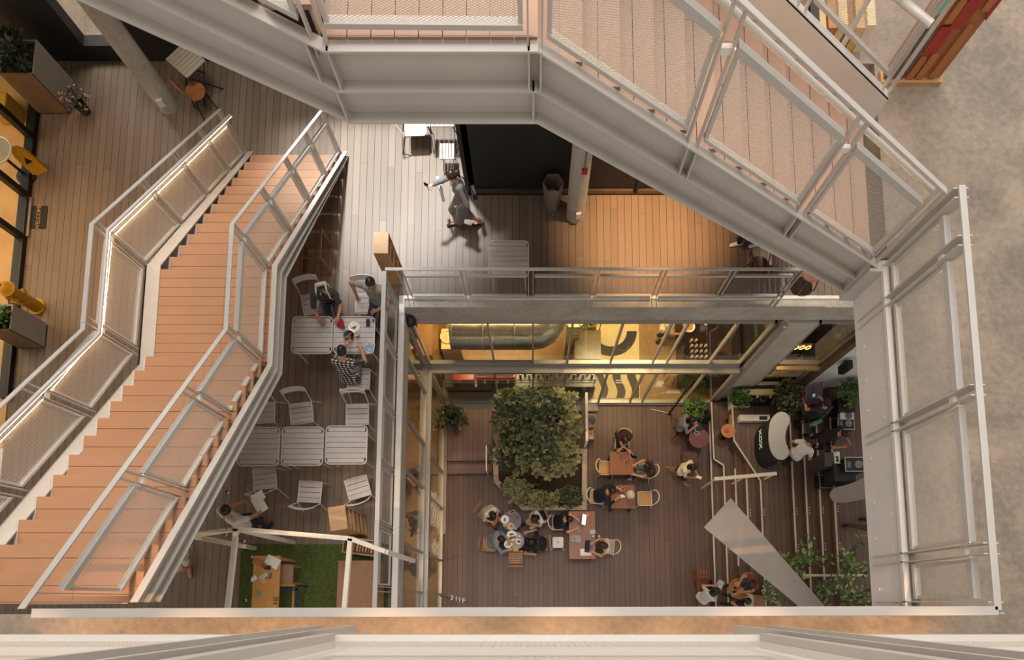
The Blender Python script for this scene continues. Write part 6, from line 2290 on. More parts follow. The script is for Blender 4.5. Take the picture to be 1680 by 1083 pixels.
for sx in (-1, 1):
    MB().tube([(sx * 0.09, -0.14, 0.17), (sx * 0.10, -0.02, 0.24), (sx * 0.11, 0.11, 0.16), (sx * 0.12, 0.10, -0.05), (sx * 0.11, -0.14, -0.14)], 0.016, 6).build('strap', mat('pale_canvas', '#c9bda8'), bpk)
person('seated man in a light grey tee resting an arm on the mesh railing', L2, (-0.25, -1), head_px=(608, 466), pose='sit', lean=-0.05, head_pitch=0.15, height=1.72,
       hands=((-0.12, 0.34, 0.88), (0.40, 0.06, 0.72)), elbow=((-1, 0.2, 0.1), (1, -0.5, 0.7)), top='#8d8a84', sleeve=0.7, bottom='#27313f', head_yaw=0.3, skin='b',
       feet=((-0.22, 0.36, 0.08), (0.10, 0.48, 0.08)))
person('seated man in a black and white plaid shirt eating at the steel table', L2, (0.12, 1), head_px=(561, 577), pose='sit', lean=0.30, head_pitch=0.35, height=1.72,
       hands=((-0.06, 0.52, 0.84), (0.22, 0.50, 0.82)), top_mat=PLAID, sleeve=0.8, bottom='#6c6966', shoes='#b06a48')
p5, i5 = person('standing person in a pale tee carrying folded newspapers beside the white timber frame', L2, (0.55, 0.85), head_px=(371, 837), pose='stand', lean=0.12, head_pitch=0.3, height=1.66,
       hands=((-0.14, 0.34, 0.92), (0.22, 0.36, 0.88)), top='#cfc5b6', sleeve=0.85, bottom='#2c3138', curl=0.9, skin='b')
nw = thing('newspaper', 'folded white newspaper carried by the person in the pale tee', 'newspaper')
nw.location = wpt(i5, v3(0.13, 0.46, 0.92))
nw.rotation_euler = (0.25, 0.1, p5.rotation_euler.z - 0.5)
MB().prism(rrect(0.30, 0.22, 0.01), -0.015, 0.0).build('front_section', PAPER, nw)
MB().prism(rrect(0.16, 0.26, 0.01, cx=-0.12, cy=0.05), 0.0, 0.012).build('back_section', PAPER, nw)
person('woman in a pale dress and sandals walking out from under the staircase', L2, (0.15, -1), head_px=(236, 917), pose='walk', height=1.64, lean=0.1, fem=True, style='long', hair='black',
       top='#e0cdb8', sleeve=0.4, bottom='#e3d2bf', dress=0.50, shoes='#b98a68', shoe_top=0.0, feet=((-0.06, -0.34, 0.16), (0.07, 0.20, 0.08)))
person('person in black trousers and white trainers mostly hidden by the high flight', L2, (-1, -0.25), loc=(at(1212, 402, L2 + .05).x + 0.10, at(1212, 402, L2 + .05).y, ), pose='stand', height=1.72, top='#3a322d', sleeve=1.9,
       bottom='#191a1e', shoes='#e6e0d8', shoe_top=0.075, feet=((-0.05, -0.30, 0.08), (0.06, 0.08, 0.08)))
# market floor
person('seated person in a brown shirt with arms folded on the square table', L1, (0.02, -1), head_px=(1026, 722), pose='sit', lean=0.38, head_pitch=0.55, style='long', hair='brown',
       hands=((0.10, 0.50, 0.79), (-0.10, 0.54, 0.80)), top='#3f2c25', sleeve=0.6, bottom='#2a2a2e')
person('seated person with long dark hair and blue jeans sideways at the square table', L1, (-1, -0.05), head_px=(1062, 765), pose='sit', lean=0.22, head_pitch=0.45, style='long', fem=True,
       hands=((-0.16, 0.50, 0.78), (0.14, 0.46, 0.80)), top='#4a2a26', sleeve=0.5, bottom='#4f5f72', shoes='#b9b0a4', height=1.60)
person('seated man in a navy jumper eating at the table with the paper bag', L1, (1, 0.10), head_px=(1004, 806), pose='sit', lean=0.42, head_pitch=0.35,
       hands=((-0.10, 0.56, 0.80), (0.18, 0.48, 0.80)), top='#1b1e26', sleeve=1.7, bottom='#44566b', shoes='#a07a58', feet=((-0.05, 0.30, 0.08), (0.16, 0.02, 0.08)))
pw, iw = person('woman in a white blouse and black skirt walking while reading her phone', L1, (0.9, -0.55), head_px=(1137, 767), pose='walk', height=1.60, lean=0.10, fem=True, style='long',
       hands=((-0.06, 0.36, 0.98), (0.10, 0.34, 0.98)), top='#d8cab4', sleeve=0.75, bottom='#1b1a1c', dress=0.42, shoes='#b98d6a', shoe_top=0.01, head_pitch=0.5, curl=0.9, skin='b')
ph = thing('phone', 'white phone in the hands of the walking woman in a white blouse', 'phone')
ph.location = wpt(iw, (iw['wL'] + iw['wR']) / 2 + v3(0, 0.12, 0.03))
ph.rotation_euler = (0.5, 0, pw.rotation_euler.z)
MB().prism(rrect(0.08, 0.15, 0.012), -0.004, 0.004).build('case', WHITE, ph)
MB().prism(rrect(0.07, 0.135, 0.008), 0.004, 0.005).build('screen', mat('bright_page', '#d9d3c8', rough=0.3), ph)
pe, ie = person('seated person in a grey tee with a black laptop bag on the lap', L1, (1, -0.12), head_px=(1135, 689), pose='sit', lean=0.15, head_pitch=0.5, style='bob',
       hands=((-0.08, 0.30, 0.86), (0.10, 0.34, 0.84)), top='#8b8a88', sleeve=0.6, bottom='#2f3944', fem=True)
lb_ = MB().prism(rrect(0.34, 0.26, 0.02), 0, 0.05).build('laptop_bag', BLKF, bevel=0.01)
tag(lb_, 'black laptop bag on the knees of the person in the grey tee', 'bag')
lb_.location = wpt(ie, v3(0.06, 0.44, 0.66))
lb_.rotation_euler = (0, 0, 0.4)
ch = thing('charging_cable', 'white cable loop lying on the black laptop bag', 'cable')
q = wpt(ie, v3(0.16, 0.48, 0.715))
ch.location = q
MB().tube([(-0.08, 0.08, 0), (-0.05, 0.0, 0), (-0.1, -0.05, 0), (-0.02, -0.12, 0), (0.05, -0.08, 0), (0.02, -0.02, 0), (-0.05, 0.0, 0.006)], 0.008, 6).build('cord', PAPER, ch)
MB().cbox((-0.085, 0.095, 0), (0.03, 0.04, 0.015), 0.3).build('plug', PAPER, ch)
person('seated person in a white shirt leaning over the dark round table', L1, (0.55, -0.8), head_px=(809, 846), pose='sit', lean=0.32, head_pitch=0.55, style='bob', fem=True, top='#d6cabd', sleeve=1.0,
       legs='short', bottom='#3a332e', hands=((-0.04, 0.34, 0.66), (0.12, 0.36, 0.66)), height=1.6)
person('seated man in a blue grey shirt reaching across the greyish round table', L1, (1, -0.05), head_px=(822, 884), pose='sit', lean=0.36, head_pitch=0.3, top='#7d8288', sleeve=1.75,
       bottom='#2a2a2e', hands=((-0.02, 0.46, 0.80), (0.26, 0.52, 0.78)))
person('seated person with dark hair in a black vest over a pale shirt', L1, (-0.85, -0.5), head_px=(877, 851), pose='sit', lean=0.26, head_pitch=0.5, style='long', fem=True, top='#cbbfae', sleeve=0.8, vest='#241f1f',
       bottom='#b5a696', hands=((-0.06, 0.36, 0.72), (0.10, 0.38, 0.70)), height=1.6)
person('seated person in black reaching for food at the round tables', L1, (-1, -0.02), head_px=(872, 889), pose='sit', lean=0.34, head_pitch=0.45, style='bob', top='#1c1a1b', sleeve=0.6,
       bottom='#1f1e21', hands=((0.30, 0.40, 0.78), (-0.28, 0.42, 0.60))[::-1])
person('seated person in black typing on the laptop with the lit screen', L1, (1, 0.0), head_px=(934, 852), pose='sit', lean=0.34, head_pitch=0.5, style='short', top='#161517', sleeve=0.6,
       bottom='#242327', hands=((-0.05, 0.52, 0.80), (0.22, 0.50, 0.79)))
person('seated person with long brown hair at the dark small laptop', L1, (-1, 0.0), head_px=(989, 895), pose='sit', lean=0.25, head_pitch=0.5, style='long', hair='brown', fem=True, top='#d0b49c', sleeve=0.3,
       bottom='#3a332f', hands=((-0.16, 0.46, 0.79), (0.10, 0.48, 0.79)), height=1.62)
person('seated person in a white tee looking at a tablet on the bench', L1, (0.75, 0.65), head_px=(1174, 970), pose='sit', lean=0.30, head_pitch=0.6, style='long', fem=True, top='#c9bfb6', sleeve=0.7,
       bottom='#1d1d21', hands=((-0.12, 0.38, 0.80), (0.10, 0.38, 0.80)), feet=((-0.1, 0.48, 0.10), (0.10, 0.62, 0.22)))
person('seated person in a red brown patterned top at the small round oak table', 0.30, (-0.9, -0.5), head_px=(1234, 958), pose='sit', lean=0.22, head_pitch=0.5, style='long', hair='brown', fem=True, top='#7a3f30', sleeve=0.4,
       legs='short', bottom='#3c4a5a', hands=((-0.12, 0.42, 0.72), (0.12, 0.40, 0.72)), height=1.6)
person('seated person in a pale sleeveless top behind the small round oak table', 0.15, (-1, 0.15), head_px=(1226, 986), pose='sit', lean=0.25, head_pitch=0.5, style='bob', hair='black', fem=True, top='#c2b5a5', sleeve=0.2,
       bottom='#2a2a2e', hands=((-0.14, 0.44, 0.78), (0.16, 0.44, 0.76)), height=1.6)
po, io = person('standing man in a dark tee and cap holding up a framed board', 0.90, (-0.25, 1), head_px=(1356, 661), pose='stand', height=1.70, lean=0.10, head_pitch=0.3, style='cap', top='#25232b', sleeve=0.6,
       bottom='#3a2622', hands=((-0.30, 0.42, 1.12), (0.06, 0.40, 1.20)), curl=0.9, skin='b')
fr = thing('framed_board', 'dark board in a red frame held by the man in the cap', 'board')
fr.location = wpt(io, v3(-0.10, 0.50, 1.28))
fr.rotation_euler = (0.65, 0, po.rotation_euler.z)
MB().box(-0.21, 0.21, -0.25, 0.25, -0.01, 0.01).build('panel', mat('slate_board', '#2a2c36', rough=0.5), fr)
f_ = MB()
for q in (-1, 1):
    f_.box(-0.23, 0.23, q * 0.25 - 0.015, q * 0.25 + 0.015, -0.015, 0.018)
    f_.box(q * 0.215 - 0.015, q * 0.215 + 0.015, -0.235, 0.235, -0.015, 0.018)
f_.build('frame', mat('red_frame', '#6e2430', rough=0.5), fr)
MB().prism(rrect(0.07, 0.09, 0.01, cy=-0.04), 0.01, 0.014).build('sticker', mat('lime_sticker', '#cfe0b0', rough=0.5), fr)
MB().tube([(0.02, 0.22, 0.015), (-0.02, 0.1, 0.02), (0.0, 0.0, 0.015)], 0.006, 6).build('cord', BLK, fr)
hang_bag('belt_bag', 'green and white cross body bag on the man in the cap', wpt(io, v3(-0.10, -0.20, 0.98)), po.rotation_euler.z + 0.2, 0.30, 0.10, 0.16, mat('green_white_print', '#5f9a62', rough=0.6, var=0.7, scale=20), wpt(io, v3(0.10, -0.06, 1.44)), mat('green_strap', '#4a5a48', rough=0.7))
person('man in a white tee standing with one leg stretched back on the seating steps', 0.75, (0.75, 0.65), head_px=(1334, 725), pose='lean', height=1.68, lean=0.30, head_pitch=0.25, top='#d3cac2', sleeve=0.6,
       bottom='#22303a', hands=((-0.30, 0.05, 0.82), (0.25, 0.25, 0.86)), feet=((-0.14, -0.42, 0.08), (0.10, 0.02, 0.08)), skin='b')
person('man in a dark tee leaning over the grey mixer desk', 0.90, (1, -0.55), head_px=(1386, 712), pose='lean', height=1.70, lean=0.26, head_pitch=0.25, top='#241f24', sleeve=0.6,
       bottom='#1f242c', hands=((-0.06, 0.50, 1.12), (0.14, 0.46, 1.10)), feet=((-0.12, -0.32, 0.08), (0.12, 0.0, 0.08)), skin='b')
a = at(1398, 868, 1.40)
person('walking person whose dark shoe shows past the riveted steel beam', 1.35, (-1, -0.1), loc=(a.x + 0.12, a.y), pose='walk', height=1.7, top='#4b4038', sleeve=1.9, bottom='#5a4c42', shoes='#1d1a19',
       feet=((0.12, 0.18, 0.08), (0.24, -0.3, 0.10)))
# inside the shops
person('person in a white shirt serving drinks behind the glass front', L1, (0.9, -0.3), head_px=(1114, 524), pose='stand', height=1.66, lean=0.35, head_pitch=0.4, top='#dcc9a4', sleeve=0.9, bottom='#3b3328',
       hands=((-0.08, 0.52, 1.02), (0.16, 0.48, 1.00)), style='bob')
person('person in dark clothes with one arm stretched out near the pier', L1, (1, 0.2), head_px=(1208, 527), pose='stand', height=1.68, lean=0.2, top='#2a2430', sleeve=0.5, bottom='#1d1d22',
       hands=((-0.2, 0.2, 0.9), (0.05, 0.55, 1.15)))
for (px, py, dx, dy, lab, tp) in ((678, 776, 0.25, -1, 'diner in a grey top sitting behind the glass, first from the deck corner', '#6f675f'),
                                  (676, 853, -0.3, -0.9, 'diner in a dark cap sitting in the middle behind the glass', '#5a5048'),
                                  (681, 925, 0.1, 1, 'diner in black sitting behind the glass near the long railing', '#2c2622')):
    person(lab, -0.02, (dx, dy), head_px=(px, py), pose='sit', lean=0.2, head_pitch=0.4, top=tp, sleeve=0.8, bottom='#2b2a2d', style='cap' if 'cap' in lab else 'bob', hair='black')
# ---------------------------------------------------------------- inside the glass front of the market floor
ARTC = mat('floor_cream', '#e0c98e', rough=0.5, var=0.03)
ARTB = mat('floor_black', '#2b2822', rough=0.5, var=0.06)
fa = thing('floor_graphic', 'cream floor panel with a big black arc and wavy black stripes behind the glass', 'floor art')
zf = -0.02
MB().box(1.80, 3.16, 5.94, 9.2, zf, zf + 0.004).build('panel', ARTC, fa)
def arc_poly(cx, cy, ro, ri, a0, a1, n=28, sq=1.0):
    P = []
    for k in range(n + 1):
        a = math.radians(a0 + (a1 - a0) * k / n)
        P.append((cx + ro * math.cos(a), cy + ro * sq * math.sin(a)))
    for k in range(n, -1, -1):
        a = math.radians(a0 + (a1 - a0) * k / n)
        P.append((cx + ri * math.cos(a), cy + ri * sq * math.sin(a)))
    return P
MB().prism(arc_poly(2.32, 8.02, 0.78, 0.48, 180, 360), zf + 0.004, zf + 0.007).build('black_arc', ARTB, fa)
MB().prism(arc_poly(2.88, 8.98, 0.60, 0.34, 180, 360), zf + 0.004, zf + 0.007).build('black_arc', ARTB, fa)
for (x0, w0, ph) in ((1.95, 0.20, 0.0), (2.42, 0.24, 0.4), (2.85, 0.26, 0.2)):
    P, Q = [], []
    for k in range(17):
        y = 5.95 + 1.0 * k / 16
        x = x0 + 0.07 * math.sin(k / 16 * 2 * PI + ph)
        P.append((x, y))
        Q.append((min(x + w0, 3.14), y))
    MB().prism(Q + P[::-1] if False else P[::-1] + Q, zf + 0.004, zf + 0.007).build('wavy_stripe', ARTB, fa)
for k in range(2):
    MB().box(2.44, 2.66, 6.40 + 0.07 * k, 6.43 + 0.07 * k, zf + 0.007, zf + 0.009).build('caption_line', PAPER, fa)
# insulated duct hanging under the deck
du = thing('ventilation_duct', 'silver insulated duct running along inside the glass front', 'duct')
FOIL = mat('duct_foil', '#9a948a', rough=0.28, metal=0.85, var=0.15, scale=9, bump=0.5)
yd, zd, rd = 6.46, 3.15, 0.40
pts = [(-2.0 + 0.25 * k, yd, zd) for k in range(9)]
pts += [(0.0 + 0.42 * math.sin(a), yd + 0.42 * (1 - math.cos(a)), zd) for a in (0.3, 0.7, 1.1, 1.57)] + [(0.42, 7.7, zd), (0.42, 8.6, zd)]
MB().tube(pts, rd, 20).build('pipe', FOIL, du, smooth=60)
for x in (-1.95, -1.2, -0.45):
    MB().tube([(x, yd + (rd + .006) * math.cos(q / 20 * 2 * PI), zd + (rd + .006) * math.sin(q / 20 * 2 * PI)) for q in range(20)], 0.014, 6, closed=True).build('band', CHROME, du)
    MB().tube([(x, yd, zd + rd), (x, yd, 5.1)], 0.008, 6).build('hanger', CHROME, du)
# long service counter
sc2 = thing('service_counter', 'long dark service counter just inside the glass front', 'counter')
MB().box(-2.5, 1.75, 5.98, 6.62, -0.02, 0.81).build('body', mat('counter_dark', '#1f2320', rough=0.3, var=0.1), sc2)
MB().box(-2.5, 1.75, 5.96, 6.66, 0.81, 0.85).build('counter_top', mat('counter_top_dark', '#33302b', rough=0.25), sc2)
for z in (1.02, 1.22):
    MB().bar((-2.5, 6.02, z), (1.75, 6.02, z), 0.02, 0.03).build('rail', BLACKM, sc2)
for x in (-2.45, -1.1, 0.3, 1.7):
    MB().bar((x, 6.02, 0.85), (x, 6.02, 1.24), 0.02, 0.02).build('rail_post', BLACKM, sc2)
REDM = mat('glossy_red', '#b01f1c', rough=0.2, var=0.03)
em = thing('espresso_machine', 'glossy red espresso machine on the dark service counter', 'coffee machine')
em.location = (-1.05, 6.28, 0.85)
MB().box(-0.55, 0.55, -0.2, 0.22, 0.08, 0.34).build('body', REDM, em, bevel=0.04)
MB().box(-0.5, 0.5, -0.14, 0.16, 0.34, 0.36).build('cup_tray', mat('dark_tray', '#3a2a26', rough=0.6), em)
for x in (-0.3, 0.05, 0.35):
    MB().tube([(x, -0.22, 0.24), (x, -0.30, 0.22)], 0.03, 10).build('group_head', CHROME, em)
for sx in (-1, 1):
    MB().box(sx * 0.45 - 0.03, sx * 0.45 + 0.03, -0.15, 0.15, 0, 0.08).build('foot', BLK, em)
random.seed(9)
MB().tube([(-0.28 + 0.02 * k, -0.206, 0.20 + random.uniform(-.035, .035)) for k in range(30)], 0.006, 5).build('gold_script', mat('gold_letter', '#c9a45a', rough=0.4), em)
o = MB().box(-0.3, 0.3, -0.2, 0.2, 0, 0.22).build('red_box', REDM, bevel=0.01)
tag(o, 'flat red box on the dark service counter beside the espresso machine', 'box')
o.location = (-1.95, 6.25, 0.85)
GB = [mat('bottle_green', '#2f4a34', rough=0.15), mat('bottle_amber', '#7a4a1c', rough=0.15), mat('bottle_clear', '#a9b5a6', rough=0.12)]
bproto = {}
def bottle(i):
    t = thing('bottle', 'x', 'bottle')
    MB().lathe((0, 0, 0), [(0.034, 0), (0.036, 0.02), (0.036, 0.17), (0.014, 0.22), (0.013, 0.28), (0, 0.28)], 14).build('glass_body', GB[i], t, smooth=40)
    MB().lathe((0, 0, 0.28), [(0.016, -0.02), (0.016, 0.012), (0, 0.012)], 10).build('cap', CHROME, t)
    return t
BPR = [bottle(i) for i in range(3)]
random.seed(5)
k = 0
for x in np.arange(-0.36, 1.7, 0.125):
    i = k % 3
    n_ = {0: 'green', 1: 'amber', 2: 'clear'}[i]
    place(BPR[i], (float(x), 6.22 + 0.10 * (k % 2), 0.85), 0, n_ + ' glass bottle in the line of bottles on the dark service counter', n_ + ' bottles on the service counter')
    k += 1
# pale steel appliance, oak partition, shutter, planted case, display case
ap = thing('coffee_grinder', 'cream metal appliance with a round dial behind the glass front', 'appliance')
ap.location = (-2.28, 7.2, -0.02)
CRM = mat('cream_metal', '#e4cf9a', rough=0.35, var=0.05)
MB().box(-0.28, 0.28, -0.3, 0.3, 0, 1.25).build('body', CRM, ap, bevel=0.02)
MB().lathe((-0.1, 0.05, 1.25), [(0.2, 0), (0.2, 0.05), (0.16, 0.05), (0.15, 0.02), (0.06, 0.03), (0, 0.06)], 20).build('dial', CRM, ap, smooth=40)
MB().box(0.05, 0.22, -0.2, 0.0, 1.25, 1.33).build('control_block', BLK, ap)
op = MB().box(-3.02, -2.62, 6.3, 8.8, -0.02, 2.2)
tag(op.build('oak_partition', mat('oak_partition', '#9a6a34', rough=0.5, var=0.12)), 'oak partition block at the corner behind the two glass fronts', 'partition')
sh = thing('shutter_rack', 'pale slatted rack standing on end behind the glass front', 'rack')
sh.location = (1.08, 7.35, -0.02)
for k in range(16):
    MB().box(-0.16, 0.16, -0.20, 0.20, 0.06 + 0.13 * k, 0.10 + 0.13 * k).build('slat', CRM, sh)
for sx in (-1, 1):
    MB().box(sx * 0.18 - 0.02, sx * 0.18 + 0.02, -0.2, 0.2, 0, 2.15).build('upright', CRM, sh)
dc = thing('display_case', 'glass topped wooden display case beside the cream floor panel', 'display case')
dc.location = (1.50, 7.0, -0.02)
MB().box(-0.36, 0.36, -0.42, 0.42, 0, 0.95).build('base', mat('case_wood', '#a87f45', rough=0.5), dc)
MB().box(-0.34, 0.34, -0.40, 0.40, 0.95, 1.30).build('glass_box', GLASS, dc)
MB().box(-0.36, 0.36, -0.42, 0.42, 1.30, 1.33).build('lid', mat('smoked_lid', '#6b5c3c', rough=0.2), dc)
gp = thing('planter_box', 'wooden box of yellow green herbs behind the display case', 'planter')
gp.location = (1.45, 7.62, -0.02)
MB().box(-0.28, 0.28, -0.18, 0.18, 0, 1.45).build('box', mat('case_wood', '#a87f45'), gp)
rbal = MB().ball((0, 0, 0), 0.13, 16, 10).build('red_ball', REDM, smooth=180)
tag(rbal, 'shiny red ball on a dark stem beside the yellow green herbs', 'ball')
rbal.location = (1.92, 7.82, 1.5)
MB().tube([(0, 0, -0.12), (0, 0, -1.52)], 0.015, 8).build('stem', BLACKM, rbal)
# dark bar with glassware
dbar = thing('drinks_bar', 'dark drinks bar crowded with glassware behind the glass front', 'bar counter')
MB().box(4.25, 5.5, 6.25, 8.9, -0.02, 0.98).build('body', mat('bar_dark', '#17120e', rough=0.4, var=0.1), dbar)
MB().box(4.2, 5.5, 6.2, 8.9, 0.98, 1.02).build('counter_top', mat('bar_top', '#241a14', rough=0.2), dbar)
MB().box(5.2, 5.48, 6.3, 8.8, 1.02, 1.9).build('back_shelf', mat('bar_dark', '#17120e'), dbar)
random.seed(11)
GLS = MB().lathe((0, 0, 0), [(0.03, 0), (0.036, 0.10), (0.033, 0.10), (0.028, 0.01), (0, 0.01)], 12).build('bar_glass', mat('bar_glass_white', '#e8dccb', rough=0.1))
tag(GLS, 'x', 'glass')
for k in range(14):
    x, y = 4.42 + 0.13 * (k % 4), 6.75 + 0.16 * (k // 4)
    place(GLS, (x, y, 1.02), 0, 'small pale glass among the glassware on the dark drinks bar', 'glasses on the drinks bar')
def bowl(label, x, y, r, m, food):
    t = thing('serving_bowl', label, 'bowl')
    t.location = (x, y, 1.02)
    MB().lathe((0, 0, 0), [(r * .5, 0), (r, 0.08), (r * .95, 0.08), (r * .5, 0.015), (0, 0.012)], 20).build('dish', m, t, smooth=40)
    f = MB()
    for i in range(7):
        a = random.uniform(0, 6.28)
        q = r * .5 * math.sqrt(random.random())
        f.ball((q * math.cos(a), q * math.sin(a), 0.06), (r * .3, r * .3, r * .2), 8, 5)
    f.build('food', food, t)['kind'] = 'stuff'
bowl('bowl of orange fruit lit brightly on the dark drinks bar', 4.36, 7.62, 0.17, WHITE, mat('orange_fruit', '#d98a3a', rough=0.5, var=0.3, scale=20))
bowl('white bowl of red berries on the dark drinks bar', 4.42, 8.15, 0.14, WHITE, mat('red_berry', '#b8402a', rough=0.4, var=0.3, scale=20))
lad = thing('bar_lamp', 'small white globe lamp on the dark drinks bar', 'lamp')
lad.location = (4.86, 7.75, 1.02)
MB().lathe((0, 0, 0), [(0.06, 0), (0.06, 0.01), (0.01, 0.02), (0.01, 0.2), (0, 0.2)], 12).build('stand', CHROME, lad)
MB().ball((0, 0, 0.28), 0.09, 14, 8).build('globe', emit_mat('warm_globe', (1.0, 0.8, 0.5), 3), lad, smooth=180)
st_ = thing('bar_stool', 'round bar stool with a tan seat by the dark drinks bar', 'stool')
st_.location = (4.0, 6.5, -0.02)
MB().lathe((0, 0, 0), [(0.17, 0.70), (0.18, 0.73), (0.15, 0.76), (0, 0.765)], 20).build('seat', mat('tan_leather', '#b98a5a', rough=0.5), st_, smooth=40)
for a in (45, 135, 225, 315):
    c, s_ = math.cos(math.radians(a)), math.sin(math.radians(a))
    MB().tube([(c * .1, s_ * .1, .71), (c * .19, s_ * .19, 0)], 0.012, 8).build('leg', BLACKM, st_)
# kitchen front right of the pier: pass shelf, appliance, glowing rings
kp = thing('pass_shelf', 'pale timber pass shelf under the kitchen window', 'shelf')
MB().box(5.75, 6.95, 5.62, 5.78, 1.12, 1.18).build('shelf_board', CRM, kp)
for x in (6.15, 6.52):
    MB().box(x, x + 0.05, 5.55, 5.62, 0.6, 1.16).build('bracket', CRM, kp)
ov = thing('oven', 'black range oven with round plates below the pass shelf', 'oven')
ov.location = (6.36, 5.46, 0.75)
MB().box(-0.26, 0.26, -0.02, 0.28, 0, 0.34).build('body', BLK, ov, bevel=0.01)
for r_ in (0.10, 0.065):
    MB().tube([(r_ * math.cos(q / 18 * 2 * PI), 0.10 + r_ * math.sin(q / 18 * 2 * PI), 0.345) for q in range(18)], 0.008, 6, closed=True).build('burner_ring', CHROME, ov)
wb = thing('step_box', 'long white box of supplies on the step below the oven', 'box')
wb.location = px3(1239, 685, 0.95, 0.75)
MB().box(-0.42, 0.42, -0.09, 0.09, 0, 0.18).build('body', WHITE, wb, bevel=0.006)
MB().box(0.12, 0.34, -0.06, 0.04, 0.18, 0.19).build('dark_print', BLK, wb)
kc_ = thing('kitchen_counter', 'steel kitchen counter with a sink inside the kitchen window', 'counter')
MB().box(6.2, 7.4, 6.1, 6.7, 0, 1.28).build('body', mat('kitchen_dark', '#3a332c', rough=0.5), kc_)
MB().box(6.2, 7.4, 6.08, 6.72, 1.28, 1.32).build('worktop', CHROME, kc_)
MB().prism(rrect(0.34, 0.26, 0.05, cx=6.85, cy=6.35), 1.315, 1.325).build('sink_rim', WHITE, kc_)
nr = thing('neon_sign', 'row of glowing orange ring letters inside the kitchen window', 'sign')
NEON = emit_mat('neon_orange', (1.0, 0.45, 0.10), 3.5)
for k in range(5):
    x = 6.58 + 0.16 * k
    MB().tube([(x + 0.055 * math.cos(q / 14 * 2 * PI), 6.60, 2.0 + 0.10 * math.sin(q / 14 * 2 * PI)) for q in range(14)], 0.013, 6, closed=True).build('letter', NEON, nr)
MB().box(6.45, 7.32, 6.63, 6.66, 1.85, 2.15).build('back_board', mat('sign_board', '#4a3420', rough=0.6), nr)
for x in (6.5, 7.27):
    MB().box(x - 0.02, x + 0.02, 6.63, 6.66, 1.32, 1.85).build('leg', BLACKM, nr)
# black lamp post on the deck by the glass
lp = thing('lamp_post', 'slim black post on the deck in front of the glass front', 'post')
lp.location = (4.0, 5.47, 0)
MB().bar((0, 0, 0.02), (0, 0, 2.65), 0.05, 0.05, up=(0, 1, 0)).build('pole', BLACKM, lp)
MB().box(-0.06, 0.06, -0.05, 0.05, 0, 0.025).build('base_plate', BLACKM, lp)
MB().bar((0, 0, 0.03), (-0.55, 0.12, 0.03), 0.02, 0.02).build('foot_bar', GREYMETL, lp)
for k in range(4):
    MB().lathe((0.0, -0.03, 0.6 + 0.5 * k), [(0.012, 0), (0.012, 0.03), (0, 0.03)], 8).build('bolt', CHROME, lp)
# chalk writing on the panes
def scribble(label, x, y0, y1, z0, z1, n, seed):
    random.seed(seed)
    b = MB()
    for i in range(n):
        z = z1 - (z1 - z0) * (i + 0.5) / n
        y = y0 + random.uniform(0, .1)
        pts = []
        while y < y1 - random.uniform(0, .25):
            pts.append((x, y, z + random.uniform(-1, 1) * (z1 - z0) / n * 0.38))
            y += random.uniform(0.025, 0.05)
        if len(pts) > 2:
            b.tube(pts, 0.006, 5)
    return b
w4 = bpy.data.objects['window_4']
scribble('', -2.622, 1.9, 3.0, 0.5, 1.9, 8, 1).build('chalk_writing', PAPER, w4)
scribble('', -2.622, 1.15, 1.75, 0.4, 1.6, 7, 2).build('chalk_writing', PAPER, w4)
w2 = bpy.data.objects['window_2']
for k in range(6):
    MB().box(3.30, 3.52 - 0.03 * (k % 3), 5.772, 5.778, 1.35 + 0.07 * k, 1.375 + 0.07 * k).build('pane_lettering', PAPER, w2)
for k in range(2):
    MB().box(3.72, 4.12 - 0.05 * k, 5.772, 5.778, 0.86 + 0.09 * k, 0.90 + 0.09 * k).build('pane_lettering', PAPER, w2)
# tables behind the west glass
for (y, lab) in ((3.3, 'dark dining table behind the west glass front, nearer the service counter'), (1.2, 'dark dining table behind the west glass front, nearer the long railing')):
    t = thing('dining_table', lab, 'table')
    t.location = (-3.85, y, -0.02)
    MB().box(-0.3, 0.3, -0.35, 0.35, 0.70, 0.74).build('table_top', DARKW, t)
    MB().lathe((0, 0, 0), [(0.2, 0), (0.2, 0.02), (0.035, 0.04), (0.035, 0.70)], 14).build('pedestal', BLACKM, t)
# raised deck corner with two steps
struct(MB().box(-2.5, -1.20, 3.98, 5.52, 0, 0.30).build('floor', DECK1))
struct(MB().box(-2.5, -1.20, 3.62, 3.98, 0, 0.15).build('floor', plank_mat('step_boards', '#644f42', 1)))

# kitchen behind the neon letters: floor and back wall coloured dark for gloom, hanging pans, pots on the worktop
struct(MB().box(5.72, 8.4, 6.06, 9.4, -0.02, 0.01).build('floor', DARKWALL))
struct(MB().box(5.72, 8.4, 7.6, 7.7, 0, L2 - 0.3).build('wall_back', DARKWALL))
pr2 = thing('pan_rack', 'dark rail of hanging pans at the back of the kitchen', 'rack')
MB().bar((5.9, 7.3, 2.3), (8.0, 7.3, 2.3), 0.03, 0.03).build('rail', BLACKM, pr2)
for k in range(6):
    x = 6.35 + 0.27 * k
    MB().lathe((x, 7.24, 2.02 - 0.05 * (k % 2)), [(0.06, 0), (0.10, 0.05), (0.09, 0.05), (0.05, 0.01), (0, 0.01)], 14).build('pan', (CHROME, mat('copper_pan', '#8f5530', rough=0.3, metal=0.7))[k % 2], pr2)
    MB().bar((x, 7.27, 2.06), (x, 7.29, 2.3), 0.012, 0.012).build('hook', CHROME, pr2)
